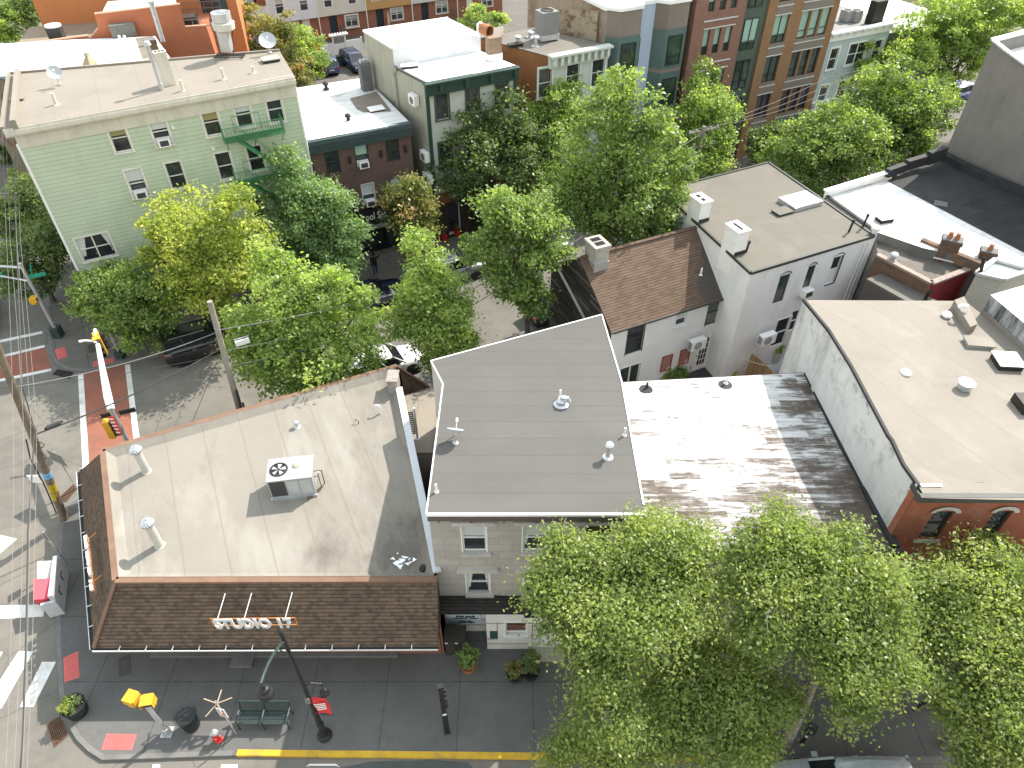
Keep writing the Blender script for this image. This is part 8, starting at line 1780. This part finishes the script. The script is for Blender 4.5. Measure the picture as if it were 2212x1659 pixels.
wire('upper thin wire from the leaning pole over the red crosswalk to the grey pole', [c2+Vector((0, 0, -.5)), p2.lerp(tz, .82)], .018, .3)
wire('lower thin wire slanting to the grey pole from the left', [A9(0, 840, 6.5), p2.lerp(tz, .68)], .012, .2, MAT['cable'])
for k, (u, lab) in enumerate(((.83, 'top cable strung from the grey pole along the far street'), (.70, 'middle cable strung from the grey pole along the far street'), (.60, 'lowest cable strung from the grey pole along the far street'))):
    wire(lab, [p2.lerp(tz, u), Vector((-2.0, 31.2, 6.4-1.0*k)), p3+Vector((0, 0, z3-.4-.9*k))], .022, .25, MAT['wire'])
wire('yellow guarded stay wire slanting down from the grey pole', [p2.lerp(tz, .72), A(418, 905, RZ)+Vector((0, 0, 0))], .014, .0, MAT['cable'])
for k, lab in enumerate(('front wire crossing the right side trees', 'middle wire crossing the right side trees', 'back wire crossing the right side trees')):
    wire(lab, [p3+Vector((1.05-.5*k, .5-.25*k, z3-.2)), A(1695, 300, z3), A(2250, 190, z3+.5)] if False else [p3+Vector((1.05-.9*k, .5-.4*k, z3-.15)), p3+Vector((12, 8+1.2*k, z3-.3)), p3+Vector((40, 24+1.2*k, z3))], .02, .35)
jb = thing('cable_junction', 'white cable junction box hanging on the cables beside the grey pole', 'junction box', tuple(p2.lerp(tz, .7)+Vector((1.6, .9, 0)))); c = A(523, 737, 6.0); m = M(at(c, SA)); m.box(-.32, -.12, -.13, .32, .12, .13); m.build('case', MAT['white'], jb); m = M(at(c, SA)); m.tube((-.5, 0, .16), (.5, 0, .16), .02, .02, 6); m.build('strap', MAT['cable'], jb)
jc = thing('cable_junction', 'black splice case on the service cable near the leaning pole', 'junction box', tuple(c1)); d = (pt2-c1).normalized(); c = c1.lerp(pt2, .1); c.z -= .1; m = M(); m.path([c-d*.3, c-d*.25, c+d*.25, c+d*.3], [.04, .1, .1, .04], 8); m.build('case', MAT['cable'], jc); m = M(); m.path([c-d*.35, c-d*.3], .05, 8); m.path([c+d*.3, c+d*.35], .05, 8); m.build('strap', MAT['iron'], jc)
# traffic signal mast behind the shop
mb0 = A(312, 1022, 0); zt_ = above(mb0, 880); ms = thing('signal_mast', 'white mast arm signal reaching over the red crosswalk', 'traffic signal', tuple(mb0))
mt = mb0+up*zt_; ae = A(205, 712, zt_+.9); m = M(); m.tube(mb0, mt, .13, .1, 12); m.build('pole', MAT['galv'], ms)
m = M(); m.path([mt-up*.15, mt.lerp(ae, .12), mt.lerp(ae, .5), ae], [.16, .18, .13, .08], 10); m.build('mast_arm', MAT['white'], ms)
def head(c, rz, par, n=3):
    m = M(at(c, rz)); m.box(-.17, -.14, -.52, .17, .14, .52); h = m.build('signal_head', MAT['signal_yellow'], par)
    m = M(at(c, rz))
    for k in range(n): m.lathe((0, -.14, .34-.34*k), [(.14, 0), (.14, .2), (.12, .2), (.12, .01), (0, .01)], 12, (0, -1, 0))
    m.build('visor', MAT['iron'], h)
u = mt.lerp(ae, .93); head(u-up*.45, R(120), ms); head(mt.lerp(ae, .86)-up*.4, R(30), ms); head(mb0+Vector((-.45, -.1, zt_*.72)), R(100), ms)
m = M(at(mb0+Vector((-.5, .3, zt_*.8)), R(20))); m.box(-.3, -.02, -.25, .3, .02, .25); m.build('sign_back', MAT['iron'], ms); m = M(at(mb0+Vector((.4, .4, zt_*.86)), R(20))); m.box(-.35, -.02, -.12, .35, .02, .12); m.build('sign_back', MAT['iron'], ms)
m = M(); c = mb0+Vector((-.1, -.16, zt_*.78)); m.box(c.x-.1, c.y-.02, c.z-.6, c.x+.14, c.y+.02, c.z+.55); sb_ = m.build('sign_strip', MAT['red'], ms); m = M()
for k in range(5): m.box(c.x-.08, c.y-.026, c.z-.5+k*.22, c.x+.12, c.y-.021, c.z-.4+k*.22)
m.build('sign_print', MAT['white'], sb_)
m = M(); m.lathe(tuple(mt.lerp(ae, .8)+up*.1), [(.05, 0), (.05, .15)], 8, (-1, .3, 0)); c = mt.lerp(ae, .84); m.path([c, c+Vector((-.5, -.1, .12)), c+Vector((-.75, -.15, .1))], [.05, .05, .07], 8); m.build('luminaire', MAT['white'], ms)
# signal mast at the far corner, arm leaving the frame
fb = A(128, 726, 0); zt_ = above(fb, 578); fm = thing('signal_mast', 'grey signal mast with a yellow pedestrian head at the far left corner', 'traffic signal', tuple(fb)); ft = fb+up*zt_
m = M(); m.prism([(fb.x-.25, fb.y-.25), (fb.x+.25, fb.y-.25), (fb.x+.25, fb.y+.25), (fb.x-.25, fb.y+.25)], 0, .7); m.build('base', MAT['green_metal'], fm)
m = M(); m.tube(fb+up*.6, ft+up*.25, .11, .09, 10); m.lathe(tuple(ft+up*.2), [(.1, 0), (.11, .08), (0, .14)], 10); m.build('pole', MAT['galv'], fm)
m = M(); av = dirv(118)*-1; av = Vector((-.93, .1, 0)); m.tube(ft, ft+av*5, .075, .06, 8); m.tube(ft-up*.9, ft+av*5-up*.25, .06, .05, 8); m.tube(ft+av*2-up*.54, ft+av*1.7, .04, .04, 6); m.build('mast_arm', MAT['galv'], fm)
ped(fb+Vector((-.28, -.1, 2.75)), R(100), fm)
for k, (o_, rz) in enumerate(((Vector((.4, .25, 4.2)), 28), (Vector((.12, .42, 4.5)), 118))): m = M(at(fb+o_, R(rz))); m.box(-.45, -.012, -.11, .45, .012, .11); m.build('street_name_plate', MAT['sign_green'], fm)
m = M(at(ft+av*2.2-up*.7, R(8))); m.box(-.5, -.012, -.16, .5, .012, .16); m.build('street_name_plate', MAT['sign_green'], fm)
# second short signal post under the cherry tree
sb = A(262, 772, 0); pz_ = thing('signal_post', 'plain grey signal post on a dark green foot by the right tactile paving', 'traffic signal', tuple(sb)); m = M(); m.prism([(sb.x-.2, sb.y-.2), (sb.x+.2, sb.y-.2), (sb.x+.2, sb.y+.2), (sb.x-.2, sb.y+.2)], 0, .5); m.build('base', MAT['green_metal'], pz_); m = M(); m.tube(sb+up*.4, sb+up*2.6, .07, .06, 10); m.build('post', MAT['galv'], pz_); ped(sb+Vector((-.1, .2, 2.8)), R(-30), pz_)
# red pots by the far shop, planters on the deck
for k, (x, y) in enumerate(((960, 519), (988, 509))):
    bush('potted_plant', ('dark plant in a red pot at the left of the brown shop door', 'dark plant in a red pot at the right of the brown shop door')[k], A(x, y, 0), .22, .55, 'dark', 400, .12, 'plant', 'red pots at the shop door', (.24, .5, MAT['red']), 50+k)
bush('potted_plant', 'bright leafy bush in a pale round pot on the white deck', A(1671, 778, .46), .36, .6, 'lime', 900, .13, 'plant', None, (.36, .62, paint('cream_pot', (.47, .45, .4, 1), .7)), 60)
bush('shrub', 'low leafy shrub under the red lattice panels', A(1452, 818, 0), .8, .9, 'green', 2200, .14, 'plant', None, None, 61)
bush('potted_plant', 'yellow green plant beside the blue grey barrels', A(1580, 826, 0), .28, .5, 'yellow', 600, .12, 'plant', None, (.2, .3, MAT['yellow_kerb']), 62)
for k, (x, y, r_, lab, kd) in enumerate(((20, 350, .8, 'weedy shrub behind the left corner of the green house', 'dark'), (60, 395, .9, 'overgrown shrub beside the pink cart', 'green'))): bush('shrub', lab, A(x, y, 0), r_, 1.6, kd, 2000, .2, 'plant', 'weedy shrubs', None, 70+k)
# yard beyond: white gate, wood stairs, car park wall
wg = thing('garden_gate', 'white vinyl fence and pergola gate before the brick townhouses', 'fence', tuple(A(750, 128, 0))); a, b = A(700, 133, 0), A(785, 118, 0); X = fr(a, b); L = (b-a).length
m = M(X); m.box(0, 0, .05, L*.3, .06, 1.75); m.box(L*.6, 0, .05, L, .06, 1.75); m.box(L*.3, .02, .05, L*.6, .05, 1.6); m.build('panel', MAT['white'], wg)
m = M(X)
for s in (0, .3, .6, 1): m.box(L*s-.07, -.05, 0, L*s+.07, .1, 2.5 if s in (.3, .6) else 1.9)
m.build('post', MAT['white'], wg)
m = M(X); m.box(L*.22, -.2, 2.4, L*.68, -.1, 2.52); m.box(L*.22, .15, 2.4, L*.68, .25, 2.52)
for k in range(7): m.box(L*.25+k*L*.066, -.4, 2.52, L*.27+k*L*.066, .45, 2.6)
m.build('pergola', MAT['white'], wg)
wb_ = thing('wheelie_bin', 'dark wheelie bin standing by the white vinyl gate', 'bin', tuple(A(735, 140, 0))); b = A(735, 142, 0); m = M(at(b, R(25))); m.prism([(-.28, -.3), (.28, -.3), (.28, .3), (-.28, .3)], .05, 1.0); m.build('body', MAT['green_metal'], wb_); m = M(at(b, R(25))); m.box(-.31, -.34, 1.0, .31, .34, 1.07); m.build('lid', MAT['black_metal'], wb_)
ws_ = thing('timber_stair', 'orange stained timber stair between hedge and blue car', 'stair', tuple(A(690, 125, 0))); b = A(693, 132, 0); X = at(b, R(118)); or_ = paint('orange_stain', (.42, .19, .07, 1), .7, .12, 3)
for k in range(7): m = M(X); m.box(k*.3, -.6, 0, k*.3+.3, .6, .2+k*.2); m.build('tread', or_, ws_)
m = M(X)
for y in (-.62, .62):
    m.bar((0, y, 1.0), (2.1, y, 2.4), .08)
    for k in range(6): m.bar((k*.4, y, .2+k*.27), (k*.4, y, 1.0+k*.27), .05)
m.build('railing', or_, ws_)
hd = thing('timber_hoarding', 'brown vertical timber fence at the top behind the parked silver car', 'fence', tuple(A(565, 12, 0))); a, b = A(556, 14, 0), A(592, 8, 0); m = M(fr(a, b)); L = (b-a).length
for k in range(14): m.box(k*L/14, 0, 0, (k+.9)*L/14, .04, 2.4)
m.build('board', paint('rust_boards', (.3, .1, .05, 1), .85, .25, 3), hd); m = M(fr(a, b)); m.box(0, .04, .4, L, .1, .5); m.box(0, .04, 1.9, L, .1, 2.0); m.build('rail', MAT['wood_pole'], hd)
umb = thing('patio_umbrella', 'furled beige patio umbrella before the mustard townhouse', 'umbrella', tuple(A(840, 66, 0))); b = A(842, 68, .5); m = M(); m.tube(b-up*.5, b+up*2.2, .025, .025, 6); m.build('pole', MAT['galv'], umb); m = M(); m.lathe(tuple(b), [(.1, .7), (.17, 1.0), (.1, 1.9), (.02, 2.3)], 10); m.build('canopy', paint('beige_canvas', (.5, .38, .26, 1), .85), umb)
cl = thing('clothes_line', 'pink and dark clothes drying on the far terrace deck', 'laundry', tuple(A(985, 32, 0))); b = A(985, 34, 0)
X = at(b, R(28)); m = M(X); m.tube((-1.8, 0, 2.4), (1.8, 0, 2.4), .012, .012, 5); m.build('line', MAT['wire'], cl)
for k, (s, mm) in enumerate(((-1.4, MAT['iron']), (-.6, MAT['blue']), (.2, MAT['iron']), (1.0, plain('pink_cloth', (.6, .05, .25, 1), .8)))): m = M(X); m.box(s, -.02, 1.3, s+.55, .02, 2.38); m.build('garment', mm, cl)
# pink cart left of the green house
pc = thing('hand_cart', 'pink and red covered cart behind the green house corner', 'cart', tuple(A(78, 388, 0))); b = A(80, 392, 0); m = M(at(b, R(20))); m.box(-.4, -.3, .3, .4, .3, 1.0); m.build('box', plain('pink_plastic', (.45, .16, .22, 1), .6), pc); m = M(at(b, R(20))); m.box(-.5, -.35, 1.0, .5, .35, 1.1); m.build('cover', MAT['blind'], pc)
for s in (-.25, .25): m = M(at(b, R(20))); m.lathe((s, -.32, .18), [(.18, 0), (.18, .05), (0, .05)], 12, (0, -1, 0)); m.build('wheel', MAT['tyre'], pc)
# shop boards seen below the yellow tree
for k, (x, y, w, h, rz, mm, lab) in enumerate(((366, 622, 1.5, 1.0, 27, 'blue', 'blue and white shop board under the yellow green tree, left'), (398, 612, 1.6, .35, 27, 'blue', 'long blue and white shop banner under the yellow green tree'))):
    b = A(x, y, 1.6); t = thing('shop_board', lab, 'sign', tuple(b)); m = M(at(b, R(rz))); m.box(-w/2, -.03, -h/2, w/2, .03, h/2); m.build('board', MAT[mm], t); m = M(at(b, R(rz)))
    for j in range(5): s = -w*.36+j*w*.16; m.face((s, -.034, -h*.2), (s+w*.1, -.034, -h*.25), (s+w*.12, -.034, h*.22), (s+w*.03, -.034, h*.27))
    m.build('white_blot', MAT['white'], t); m = M(at(b, R(rz))); m.tube((-w/2+.1, .04, -1.6), (-w/2+.1, .04, h/2), .03, .03, 6); m.tube((w/2-.1, .04, -1.6), (w/2-.1, .04, h/2), .03, .03, 6); m.build('post', MAT['galv'], t)
# ================================================================== people
def person(label, b, rz, J, mats, hair, extras=None):
    """J: joints; one continuous skinned body"""
    t = thing('person', label, 'person', tuple(b), None, True, rz)
    pts = J['pts']; edges = J['edges']; rad = J['rad']
    me = bpy.data.meshes.new('body'); me.from_pydata(pts, edges, []); o = bpy.data.objects.new('body', me); COL.objects.link(o)
    sk = o.modifiers.new('s', 'SKIN'); o.modifiers.new('u', 'SUBSURF').levels = 1
    for v, r in zip(me.skin_vertices[0].data, rad): v.radius = (r, r)
    me.skin_vertices[0].data[0].use_root = True
    dg = bpy.context.evaluated_depsgraph_get(); dg.update(); m2 = bpy.data.meshes.new_from_object(o.evaluated_get(dg)); bpy.data.objects.remove(o)
    for mt_ in mats: m2.materials.append(mt_)
    for p in m2.polygons:
        p.use_smooth = True; c = p.center; p.material_index = J['mat'](c)
    o = bpy.data.objects.new('body', m2); COL.objects.link(o); o.parent = t
    hd = Vector(J['head']); m = M(); m.lathe(tuple(hd), [(0, .13), (.06, .125), (.1, .08), (.115, .02), (.112, -.03), (.08, -.06)], 12); m.smooth = True; m.build('hair', hair, t)
    return t
skin_ = plain('skin', (.22, .12, .08, 1), .6); jean = paint('blue_jeans', (.03, .075, .12, 1), .8, .15, 5); jack = paint('dark_jacket', (.02, .014, .012, 1), .8); navy = paint('navy_jacket', (.012, .025, .07, 1), .8)
J = {'pts': [(0, 0, .95), (0, 0, 1.15), (0, 0, 1.38), (0, 0, 1.5), (0, .01, 1.58), (0, .03, 1.68), (.09, 0, .88), (.11, .06, .5), (.1, .0, .1), (.1, .12, .04), (-.09, 0, .88), (-.1, -.08, .5), (-.1, -.2, .12), (-.1, -.1, .05), (.19, 0, 1.4), (.26, .02, 1.15), (.24, .14, .95), (.24, .18, .87), (-.19, 0, 1.42), (-.33, .08, 1.5), (-.4, .16, 1.72), (-.42, .18, 1.8)],
     'edges': [(0, 1), (1, 2), (2, 3), (3, 4), (4, 5), (0, 6), (6, 7), (7, 8), (8, 9), (0, 10), (10, 11), (11, 12), (12, 13), (2, 14), (14, 15), (15, 16), (16, 17), (2, 18), (18, 19), (19, 20), (20, 21)],
     'rad': [.14, .14, .15, .07, .07, .1, .1, .07, .045, .045, .1, .07, .045, .045, .07, .055, .045, .04, .07, .055, .045, .04],
     'mat': lambda c: 0 if (c.z > 1.5 and abs(c.x) < .13) or c.z > 1.74 or (c.z < .93 and c.x > .2) else 1 if c.z > .9 else 2 if c.z > .1 else 3, 'head': (0, .02, 1.7)}
person('person in a dark jacket and blue jeans with one arm raised outside the spa', A(813, 596, 0), R(200), J, [skin_, jack, jean, paint('tan_shoe', (.3, .18, .1, 1))], plain('dark_hair', (.012, .01, .009, 1), .6))
J2 = dict(J); J2['pts'] = [(0, 0, .95), (0, .03, 1.15), (0, .08, 1.38), (0, .1, 1.5), (0, .12, 1.58), (0, .14, 1.68), (.09, 0, .88), (.1, .22, .52), (.1, .32, .1), (.1, .44, .06), (-.09, 0, .88), (-.1, -.12, .5), (-.1, -.42, .18), (-.1, -.36, .08), (.19, .06, 1.4), (.25, -.05, 1.15), (.24, .0, .92), (.24, .02, .85), (-.19, .08, 1.42), (-.26, .14, 1.16), (-.24, .3, 1.0), (-.24, .36, .95)]
J2['head'] = (0, .13, 1.7)
person('person in a navy jacket walking half hidden under the right edge tree', A(1992, 1535, 0), R(-70), J2, [skin_, navy, plain('dark_trousers', (.015, .016, .02, 1), .8), plain('black_shoe', (.01, .01, .01, 1), .4)], bpy.data.materials['dark_hair'])
